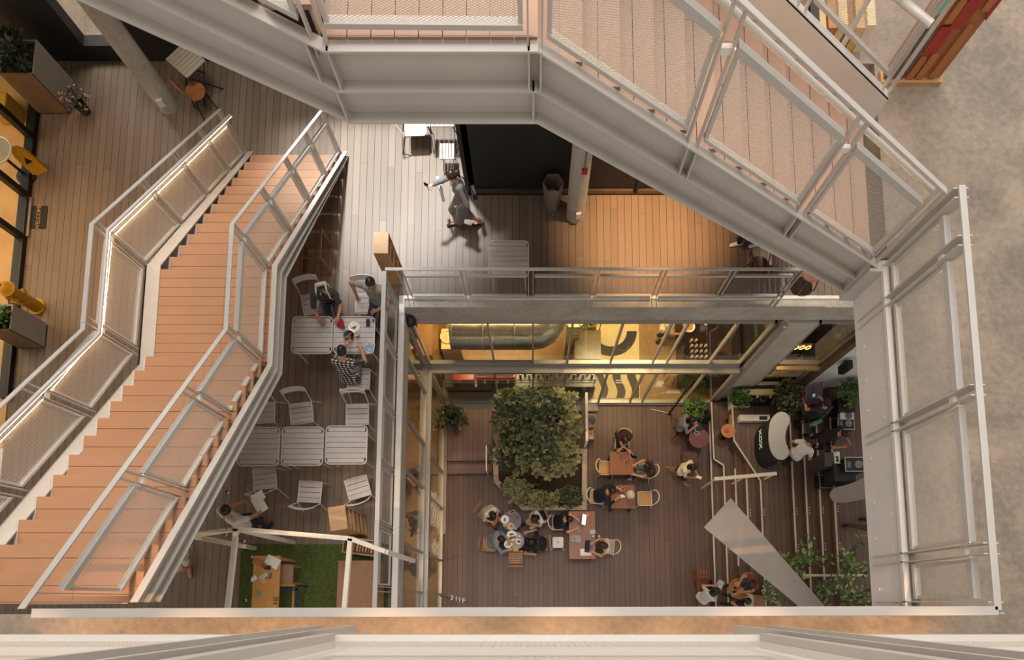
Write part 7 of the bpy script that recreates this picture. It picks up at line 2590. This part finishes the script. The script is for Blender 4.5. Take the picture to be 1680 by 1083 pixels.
for k, (x, y, r, h, lab, m) in enumerate(((6.45, 6.25, 0.10, 0.14, 'steel pot on the kitchen worktop nearest the concrete pier', CHROME), (6.62, 6.45, 0.07, 0.18, 'dark jar on the kitchen worktop behind the steel pot', BLK),
                                          (7.12, 6.25, 0.06, 0.10, 'small white tub on the kitchen worktop beside the sink', WHITE))):
    t = thing('pot' if k == 0 else ('jar' if k == 1 else 'tub'), lab, 'pot' if k == 0 else 'container')
    t.location = (x, y, 1.32)
    MB().lathe((0, 0, 0), [(r * .9, 0), (r, 0.02), (r, h), (r * .9, h), (r * .88, 0.02), (0, 0.02)], 18).build('wall', m, t, smooth=40)
    MB().lathe((0, 0, h * .8), [(r * .89, 0), (0, 0.002)], 16).build('contents', FOOD1, t)
# ---------------------------------------------------------------- plants
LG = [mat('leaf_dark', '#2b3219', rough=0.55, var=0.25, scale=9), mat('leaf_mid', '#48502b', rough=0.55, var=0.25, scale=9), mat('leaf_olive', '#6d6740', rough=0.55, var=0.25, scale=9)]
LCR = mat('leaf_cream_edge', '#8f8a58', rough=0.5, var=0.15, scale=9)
LBR = mat('leaf_bright', '#4f7a26', rough=0.45, var=0.25, scale=9)
LYG = mat('leaf_yellow_green', '#8f9a3a', rough=0.45, var=0.25, scale=9)
BARK = mat('bark', '#5a4432', rough=0.8, var=0.25, scale=20)
SOIL = mat('soil', '#2a2018')
def leaf(mb, p, d, n, L, W, mi, edge=None):
    """oval leaf from p along d; optional pale rim as an outer ring"""
    d = d.normalized()
    s = d.cross(n)
    if s.length < 1e-3:
        s = d.cross(Vector((1, 0, 0.3)))
    s.normalize()
    n = s.cross(d).normalized()
    K = 10
    ring, inner = [], []
    for k in range(K):
        a = 2 * PI * k / K
        x = (0.5 - 0.5 * math.cos(a)) * L
        y = math.sin(a) * W / 2 * (0.75 + 0.5 * x / L)
        z = abs(y) * 0.35 - (x / L - 0.5) ** 2 * L * 0.25
        ring.append(p + d * x + s * y + n * z)
        xi = L * 0.5 + (x - L * 0.5) * 0.74
        yi = y * 0.70
        inner.append(p + d * xi + s * yi + n * (abs(yi) * 0.35 - (xi / L - 0.5) ** 2 * L * 0.25))
    o = len(mb.v)
    mb.v += [tuple(q) for q in ring] + [tuple(q) for q in inner]
    for k in range(K):
        j = (k + 1) % K
        mb.f.append((o + k, o + j, o + K + j, o + K + k))
        mb.mi.append(mi if edge is None else edge)
    mb.f.append(tuple(o + K + k for k in range(K)))
    mb.mi.append(mi)
def rosette(mb, c, up, n, L, W, mis, edge=None, spread=1.0):
    up = up.normalized()
    a0 = random.uniform(0, 6.28)
    t = up.cross(Vector((0.3, 0.2, 1)))
    if t.length < 0.05:
        t = Vector((1, 0, 0))
    t.normalize()
    b = up.cross(t)
    for k in range(n):
        a = a0 + 2 * PI * k / n + random.uniform(-.3, .3)
        out = t * math.cos(a) + b * math.sin(a)
        tilt = random.uniform(0.15, 0.75)
        d = out * spread + up * tilt
        l = L * random.uniform(0.7, 1.15)
        leaf(mb, c + out * 0.02, d, up, l, W * random.uniform(0.8, 1.1), random.choice(mis), edge if random.random() < 0.75 else None)
random.seed(21)
# planter with the tree
PLN = [at(x, y, 0.62) for x, y in ((808, 736), (810, 791), (857, 837), (963, 837), (963, 780), (963, 736))]
pb2 = thing('tree_planter', 'large concrete planter box with a clipped corner in the middle of the deck', 'planter')
outer = [(p.x, p.y) for p in PLN]
def inset(poly, d):
    n = len(poly)
    out = []
    for i in range(n):
        p0, p1, p2 = Vector(poly[i - 1]), Vector(poly[i]), Vector(poly[(i + 1) % n])
        a = (p1 - p0)
        b = (p2 - p1)
        na = Vector((-a.y, a.x)).normalized() if a.length > 1e-6 else Vector((0, 0))
        nb = Vector((-b.y, b.x)).normalized() if b.length > 1e-6 else na
        m = na + nb
        if m.length < 1e-3:
            m = na
        m.normalize()
        out.append(tuple(p1 + m * d / max(0.35, m.dot(na))))
    return out
ar = sum(outer[i][0] * outer[(i + 1) % 6][1] - outer[(i + 1) % 6][0] * outer[i][1] for i in range(6))
if ar < 0:
    outer = outer[::-1]
inn = inset(outer, 0.14)
n = len(outer)
V = [(x, y, 0) for x, y in outer] + [(x, y, 0.62) for x, y in outer] + [(x, y, 0.62) for x, y in inn] + [(x, y, 0.5) for x, y in inn]
F = []
for r in range(3):
    for k in range(n):
        F.append((r * n + k, r * n + (k + 1) % n, (r + 1) * n + (k + 1) % n, (r + 1) * n + k))
MB().add(V, F).build('wall', concrete_mat('planter_concrete', '#8f8272', '#b3a591', rough=0.75, scale=2.0), pb2)
MB().prism(inn, 0.48, 0.54).build('soil', SOIL, pb2)
tr = thing('variegated_tree', 'bushy tree with round cream edged leaves growing from the concrete planter', 'tree')
cxp, cyp = 0.30, 3.55
tr.location = (0, 0, 0)
for (dx, dy, h, r) in ((0.0, 0.0, 2.4, 0.05), (-0.35, 0.25, 2.0, 0.035), (0.45, 0.1, 1.9, 0.035), (0.1, 0.55, 2.2, 0.035), (-0.2, -0.35, 1.5, 0.03), (0.65, 0.5, 1.7, 0.03)):
    p0 = Vector((cxp + dx * 0.4, cyp + dy * 0.4, 0.5))
    p1 = Vector((cxp + dx * 1.1 + 0.08, cyp + dy * 1.1, h * 0.6))
    p2 = Vector((cxp + dx * 1.7, cyp + dy * 1.7 + 0.1, h))
    MB().tube([p0, p0.lerp(p1, .5) + Vector((.03, .02, 0)), p1, p2], [r, r * .9, r * .7, r * .4], 8).build('trunk', BARK, tr, smooth=60)
fol = MB()
blobs = [((0.20, 4.35, 2.6), (0.85, 0.7, 0.45)), ((-0.45, 4.5, 2.3), (0.62, 0.6, 0.5)), ((0.75, 4.5, 2.2), (0.45, 0.55, 0.5)), ((0.05, 3.85, 2.4), (0.9, 0.65, 0.45)),
         ((0.25, 3.55, 1.9), (0.85, 0.45, 0.5)), ((-0.5, 3.85, 1.8), (0.62, 0.55, 0.5)), ((0.92, 3.75, 1.6), (0.38, 0.5, 0.45)), ((0.1, 4.8, 2.9), (0.8, 0.35, 0.35)), ((0.6, 4.9, 2.7), (0.5, 0.3, 0.35)), ((-0.55, 4.9, 2.7), (0.55, 0.3, 0.3))]
for (c, r) in blobs:
    nn = int(72 * r[0] * r[1] / 0.5)
    for i in range(nn):
        a, u = random.uniform(0, 6.28), random.uniform(-0.25, 1)
        k = math.sqrt(max(0, 1 - u * u)) * random.uniform(0.55, 1.0)
        q = Vector((c[0] + r[0] * k * math.cos(a), c[1] + r[1] * k * math.sin(a), c[2] + r[2] * u))
        up = Vector((math.cos(a) * k * 0.7, math.sin(a) * k * 0.7, 0.9))
        lit_side = q.x > 0.55 or q.y < 3.4
        mis = (1, 2, 2) if lit_side else (0, 0, 1, 1)  # light on this side of the crown put into paler leaf colours
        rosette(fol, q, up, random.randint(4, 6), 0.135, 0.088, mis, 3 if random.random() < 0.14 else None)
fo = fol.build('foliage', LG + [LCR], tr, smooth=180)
fo['kind'] = 'stuff'
def ground_cover(label, c, rx, ry, z, n, L, mis, mats, edge=None, name='shrub', h=0.25):
    t = thing(name, label, 'plant')
    b = MB()
    for i in range(n):
        a, k = random.uniform(0, 6.28), math.sqrt(random.random())
        q = Vector((c[0] + rx * k * math.cos(a), c[1] + ry * k * math.sin(a), z + random.uniform(0.05, h)))
        rosette(b, q, Vector((random.uniform(-.3, .3), random.uniform(-.3, .3), 1)), random.randint(4, 6), L, L * 0.6, mis, edge)
    o = b.build('foliage', mats, t)
    o['kind'] = 'stuff'
    s = MB()
    MB().tube([(c[0], c[1], z - 0.02), (c[0] + 0.02, c[1] + 0.01, z + h * 0.8)], [0.02, 0.01], 6).build('stem', BARK, t)
    return t
ground_cover('low bright round leaved shrub at the clipped corner of the concrete planter', (-0.45, 2.98), 0.38, 0.30, 0.54, 30, 0.17, (1, 2), LG + [LCR], 3, h=0.5)
ground_cover('low variegated shrub at the front rim of the concrete planter', (0.35, 2.80), 0.45, 0.16, 0.54, 24, 0.18, (1, 2), LG + [LCR], 3, h=0.4)
ground_cover('fine dark fern in the front corner of the concrete planter', (1.0, 2.85), 0.36, 0.28, 0.54, 60, 0.08, (0, 1), LG, None, name='fern', h=0.25)
# white screen, hexagonal wire bin, crate of magazines and thin rail round the planter
sw_ = MB().box(1.42, 1.49, 4.30, 5.66, 0, 1.25).build('screen_wall', mat('screen_white', '#cfc8be', rough=0.5))
tag(sw_, 'thin white screen standing at the end of the concrete planter', 'screen')
hb2 = hex_bin('white hexagonal bin beside the thin white screen', px3(969, 691, 0.5, 0), 0.19, 0.6, mat('white_mesh_bin', '#c9c4bc', rough=0.4, var=0.15, scale=30))
cr = thing('magazine_crate', 'small crate of magazines in front of the white hexagonal bin', 'crate')
cr.location = px3(967, 713, 0.3, 0)
MB().box(-0.13, 0.13, -0.15, 0.15, 0, 0.3).build('box', mat('crate_wood', '#8a6a48', rough=0.6), cr)
MB().box(-0.12, 0.12, -0.02, 0.14, 0.3, 0.31).build('magazine_cover', mat('cover_orange', '#d98a4a', rough=0.4, var=0.6, scale=30), cr)
MB().box(-0.12, 0.12, -0.14, -0.03, 0.3, 0.31).build('magazine_cover', mat('cover_grey', '#b5ada2', rough=0.4, var=0.6, scale=30), cr)
pr_ = thing('short_rail', 'thin white rail on the side of the concrete planter by the steps', 'rail')
MB().bar((-1.30, 3.55, 0.85), (-1.30, 4.25, 0.95), 0.03, 0.03).build('bar', WHITEM, pr_)
for y in (3.58, 4.22):
    MB().bar((-1.30, y, 0), (-1.30, y, 0.9), 0.025, 0.025, up=(0, 1, 0)).build('post', WHITEM, pr_)
# potted plants
def pot_plant(label, x, y, floor, r, h, potm, nleaf, L, mis, mats, edge=None, square=False, ph=0.45, rx=None):
    t = thing('potted_plant', label, 'plant')
    t.location = (x, y, floor)
    if square:
        MB().box(-r, r, -r, -r + 0.02, 0, h).box(-r, r, r - 0.02, r, 0, h).box(-r, -r + 0.02, -r + 0.02, r - 0.02, 0, h).box(r - 0.02, r, -r + 0.02, r - 0.02, 0, h).build('pot', potm, t)
        MB().box(-r + 0.02, r - 0.02, -r + 0.02, r - 0.02, h - 0.10, h - 0.05).build('soil', SOIL, t)
    else:
        MB().lathe((0, 0, 0), [(r * 0.7, 0), (r, h), (r * 0.9, h), (r * 0.86, h - 0.05), (0, h - 0.05)], 20).build('pot', potm, t, smooth=40)
        MB().lathe((0, 0, h - 0.05), [(r * 0.86, 0), (0, 0.01)], 16).build('soil', SOIL, t)
    b = MB()
    R_ = rx or r * 1.25
    for i in range(nleaf):
        a, k = random.uniform(0, 6.28), math.sqrt(random.random())
        q = Vector((R_ * k * math.cos(a), R_ * k * math.sin(a), h + random.uniform(0.0, ph) * (1 - 0.5 * k)))
        rosette(b, q, Vector((math.cos(a) * k * .6, math.sin(a) * k * .6, 0.8)), random.randint(4, 6), L, L * 0.5, mis, edge)
    b.build('foliage', mats, t)['kind'] = 'stuff'
    for i in range(3):
        a = 2.1 * i
        MB().tube([(0.02 * math.cos(a), 0.02 * math.sin(a), h - 0.06), (R_ * .4 * math.cos(a), R_ * .4 * math.sin(a), h + ph * .6)], [0.008, 0.005], 6).build('stem', BARK, t)
    return t
WP = mat('pot_white', '#d6cfc4', rough=0.5)
def xy(px, py, z):
    a = at(px, py, z)
    return a.x, a.y
x, y = xy(742, 690, 0.6)
pot_plant('dark leaved plant in a square white pot at the inner corner of the glass', x, y, 0.30, 0.20, 0.40, WP, 34, 0.16, (0, 0, 1), LG, square=True, rx=0.34)
x, y = xy(1141, 664, 0.6)
pot_plant('bright green plant in a pale box at the foot of the concrete pier', x, y - 0.12, 0.0, 0.20, 0.45, WP, 40, 0.12, (0, 1), [LBR, LG[1]], square=True, rx=0.30)
x, y = xy(1219, 655, 1.0)
pot_plant('dark green plant in a white angular planter under the pass shelf', x, y + 0.08, 0.45, 0.24, 0.40, WP, 46, 0.12, (0, 1), [LG[1], LBR], square=True, rx=0.28)
x, y = xy(1296, 650, 1.4)
pot_plant('large olive green plant in a grey pot beside the kidney shaped bar', x, y, 0.9, 0.26, 0.35, mat('pot_taupe', '#8a7d70', rough=0.6), 70, 0.13, (0, 1, 2), LG, rx=0.42, ph=0.7)
x, y = xy(1398, 646, 1.9)
pot_plant('green plant in a white pot on the top step under the plaster wall', x, y, 1.35, 0.2, 0.5, WP, 40, 0.13, (0, 1), [LBR, LG[1]], rx=0.34)
x, y = xy(127, 168, L2 + 0.25)
pot_plant('small pot of pink flowers on the deck beside the tall planter box', x, y, L2, 0.13, 0.25, mat('pot_dark', '#3a2f28', rough=0.7), 22, 0.08, (0, 0, 1, 2), [LG[0], LG[1], mat('petal_pink', '#c98a86', rough=0.6)], rx=0.2)
# plants in the two deck planters
def box_plants(label, x0, x1, y0, y1, z, n, L, mis, mats, ph):
    t = thing('shrub', label, 'plant')
    b = MB()
    for i in range(n):
        q = Vector((random.uniform(x0, x1), random.uniform(y0, y1), z + random.uniform(0.0, ph)))
        rosette(b, q, Vector((random.uniform(-.5, .5), random.uniform(-.5, .5), 0.8)), random.randint(4, 6), L, L * 0.4, mis, None)
    b.build('foliage', mats, t)['kind'] = 'stuff'
    for i in range(4):
        x, y = x0 + (x1 - x0) * (0.2 + 0.2 * i), y0 + (y1 - y0) * 0.5
        MB().tube([(x, y, z - 0.08), (x + 0.03, y, z + ph * 0.7)], [0.012, 0.006], 6).build('stem', BARK, t)
pl = [o for o in bpy.data.objects if o.name.startswith('planter_box') and o.location.z > 5]
p = pl[0].location
box_plants('dark leafy shrubs filling the tall planter box', p.x - .26, p.x + .2, p.y - .28, p.y + .3, L2 + 0.88, 90, 0.13, (0, 0, 1), LG, 0.45)
p = pl[1].location
box_plants('bright green shrubs filling the planter box by the hydrant', p.x - .28, p.x + .2, p.y - .16, p.y + .16, L2 + 0.72, 60, 0.11, (0, 0, 1), [LBR, LG[1]], 0.3)
box_plants('yellow green herbs growing in the wooden box behind the glass', 1.20, 1.70, 7.46, 7.78, 1.43, 50, 0.10, (0, 1), [LYG, LBR], 0.2)
# tall slender shrubs at the seating steps
def slender(label, x, y, floor, h, n, seed):
    random.seed(seed)
    t = thing('slender_shrub', label, 'plant')
    t.location = (x, y, floor)
    b = MB()
    for s in range(n):
        a = random.uniform(0, 6.28)
        sp = random.uniform(0.25, 0.75)
        top = Vector((math.cos(a) * sp, math.sin(a) * sp, h * random.uniform(0.7, 1.0)))
        pts = [Vector((0, 0, 0)), top * 0.4 + Vector((0, 0, h * 0.15)), top]
        MB().tube(pts, [0.014, 0.010, 0.004], 6).build('stem', BARK, t)
        for k in range(26):
            q = k / 26 * 0.75 + 0.25
            c = (pts[0].lerp(pts[1], q * 2) if q < .5 else pts[1].lerp(pts[2], q * 2 - 1))
            d = Vector((random.uniform(-1, 1), random.uniform(-1, 1), random.uniform(-.2, .6)))
            c = c + d * 0.10 * random.random()
            leaf(b, c, d, Vector((0, 0, 1)), random.uniform(0.09, 0.16), random.uniform(0.04, 0.06), random.choice((0, 0, 1, 2)))
    b.build('foliage', [mat('leaf_fresh', '#5d7a38', rough=0.45, var=0.25, scale=9), mat('leaf_pale_fresh', '#9aa860', rough=0.5, var=0.2, scale=9), LG[1]], t)['kind'] = 'stuff'
for i, (px, py, z, lab) in enumerate(((1312, 925, 0.75, 'slender shrub with fresh leaves beside the fan blade'), (1352, 975, 0.95, 'slender shrub growing through the pale rail on the steps'),
                                     (1398, 925, 1.2, 'slender shrub on the upper steps against the steel beam'), (1392, 985, 1.3, 'slender shrub low in the corner by the long railing and beam'),
                                     (1278, 985, 0.75, 'sparse slender shrub on the steps behind the tan cube seat'))):
    x, y = xy(px, py, z + 0.6)
    slender(lab, x, y, z, 1.5 if i < 4 else 0.9, 7 if i < 4 else 4, 40 + i)
rl = thing('garden_rail', 'pale horizontal rail across the steps among the slender shrubs', 'rail')
a, b = at(1300, 944, 1.6), at(1424, 944, 1.6)
MB().bar(a, b, 0.06, 0.05).build('bar', WF, rl)
for t_, f0 in ((0.1, 0.9), (0.55, 1.2), (0.95, 1.35)):
    p = a.lerp(b, t_)
    MB().bar((p.x, p.y, f0), (p.x, p.y, 1.58), 0.04, 0.04, up=(0, 1, 0)).build('post', WF, rl)
# ---------------------------------------------------------------- light
w = bpy.data.worlds.new('world')
w.use_nodes = True
bg = w.node_tree.nodes['Background']
bg.inputs['Color'].default_value = (1.0, 0.965, 0.925, 1)
bg.inputs['Strength'].default_value = 0.66
SC.world = w
area('skylight', (-1.0, 4.5, 40.0), (-0.8, 4.0, 5.0), 4800, (1.0, 0.975, 0.94), 16, 10)
area('north_fill', (0.5, 20.0, 22.0), (0.5, -0.1, 15.0), 2600, (1.0, 0.97, 0.93), 14, 6)  # added fill that brightens the near railing, no window behind it
spot('deck_daylight', (-3.4, 11.5, 20.5), (-3.0, 8.6, 5.4), 30000, (0.88, 0.97, 1.05), 21, 0.9, 0.6)
spot('deck_spot', (2.3, 7.5, 10.0), (2.33, 7.62, 5.4), 2300, (1.0, 0.60, 0.30), 52, 1.0, 0.05)
spot('deck_spot', (-9.8, 6.6, 10.0), (-9.9, 6.7, 5.4), 480, (1.0, 0.62, 0.32), 62, 1.0, 0.05)
spot('deck_spot', (-8.6, 8.6, 10.2), (-8.6, 8.5, 5.4), 200, (1.0, 0.66, 0.38), 60, 1.0, 0.05)
for x in (-4.2, -2.7, -1.2, 0.3, 1.8, 3.3):
    spot('corridor_lamp', (x, -1.7, 15.1), (x, -0.42, 10.8), 1000, (1.0, 0.56, 0.26), 25, 0.9, 0.04)
spot('market_lamp', (-0.4, -0.9, 10.4), (-0.2, 0.7, 0), 420, (1.0, 0.74, 0.55), 34, 1.0, 0.1)
spot('deck_spot', (5.7, 6.9, 10.3), (5.7, 6.6, 5.4), 900, (1.0, 0.90, 0.80), 34, 0.8, 0.1)  # added spot standing in for a patch of daylight
area('porch_fill', (-9.2, 12.6, 8.8), (-9.2, 12.8, 5.7), 90, (1.0, 0.93, 0.85), 1.2, 1.0)  # added fill that brightens the space beyond the back doorway
area('shop_lamp', (-0.8, 8.2, 5.0), (-0.8, 8.0, 0), 360, (1.0, 0.74, 0.36), 3.0, 1.4)
area('shop_lamp', (2.6, 7.6, 5.0), (2.6, 7.6, 0), 300, (1.0, 0.76, 0.40), 2.0, 1.6)
spot('shop_lamp', (-3.6, 4.4, 4.9), (-3.6, 4.4, 0), 420, (1.0, 0.64, 0.28), 55, 1.0, 0.1)
spot('shop_lamp', (-3.6, 2.5, 4.9), (-3.5, 2.5, 0), 420, (1.0, 0.64, 0.28), 50, 1.0, 0.1)
spot('shop_lamp', (-3.6, 0.8, 4.9), (-3.5, 0.8, 0), 420, (1.0, 0.64, 0.28), 50, 1.0, 0.1)
spot('bar_lamp', (4.5, 7.5, 4.9), (4.4, 7.6, 1), 70, (1.0, 0.70, 0.38), 40, 1.0, 0.1)
spot('kitchen_lamp', (6.7, 6.6, 4.9), (6.7, 6.0, 1), 90, (1.0, 0.66, 0.30), 80, 1.0, 0.1)
area('west_shop_lamp', (-12.2, 7.2, 8.6), (-12.2, 7.2, 5.4), 170, (1.0, 0.70, 0.36), 2, 5)
spot('planter_lamp', (2.6, 1.6, 4.6), (0.9, 3.2, 1.4), 120, (1.0, 0.74, 0.44), 50, 1.0, 0.1)
spot('deck_lamp', (-1.6, 2.4, 4.9), (-1.9, 3.2, 0), 60, (1.0, 0.66, 0.40), 45, 1.0, 0.1)
SC.view_settings.view_transform = 'Standard'
SC.view_settings.look = 'None'
SC.view_settings.exposure = 0.0
SC.view_settings.gamma = 1.0
SC.cycles.max_bounces = 8
SC.cycles.diffuse_bounces = 4
SC.cycles.glossy_bounces = 3
SC.cycles.transparent_max_bounces = 24
SC.cycles.sample_clamp_indirect = 6.0
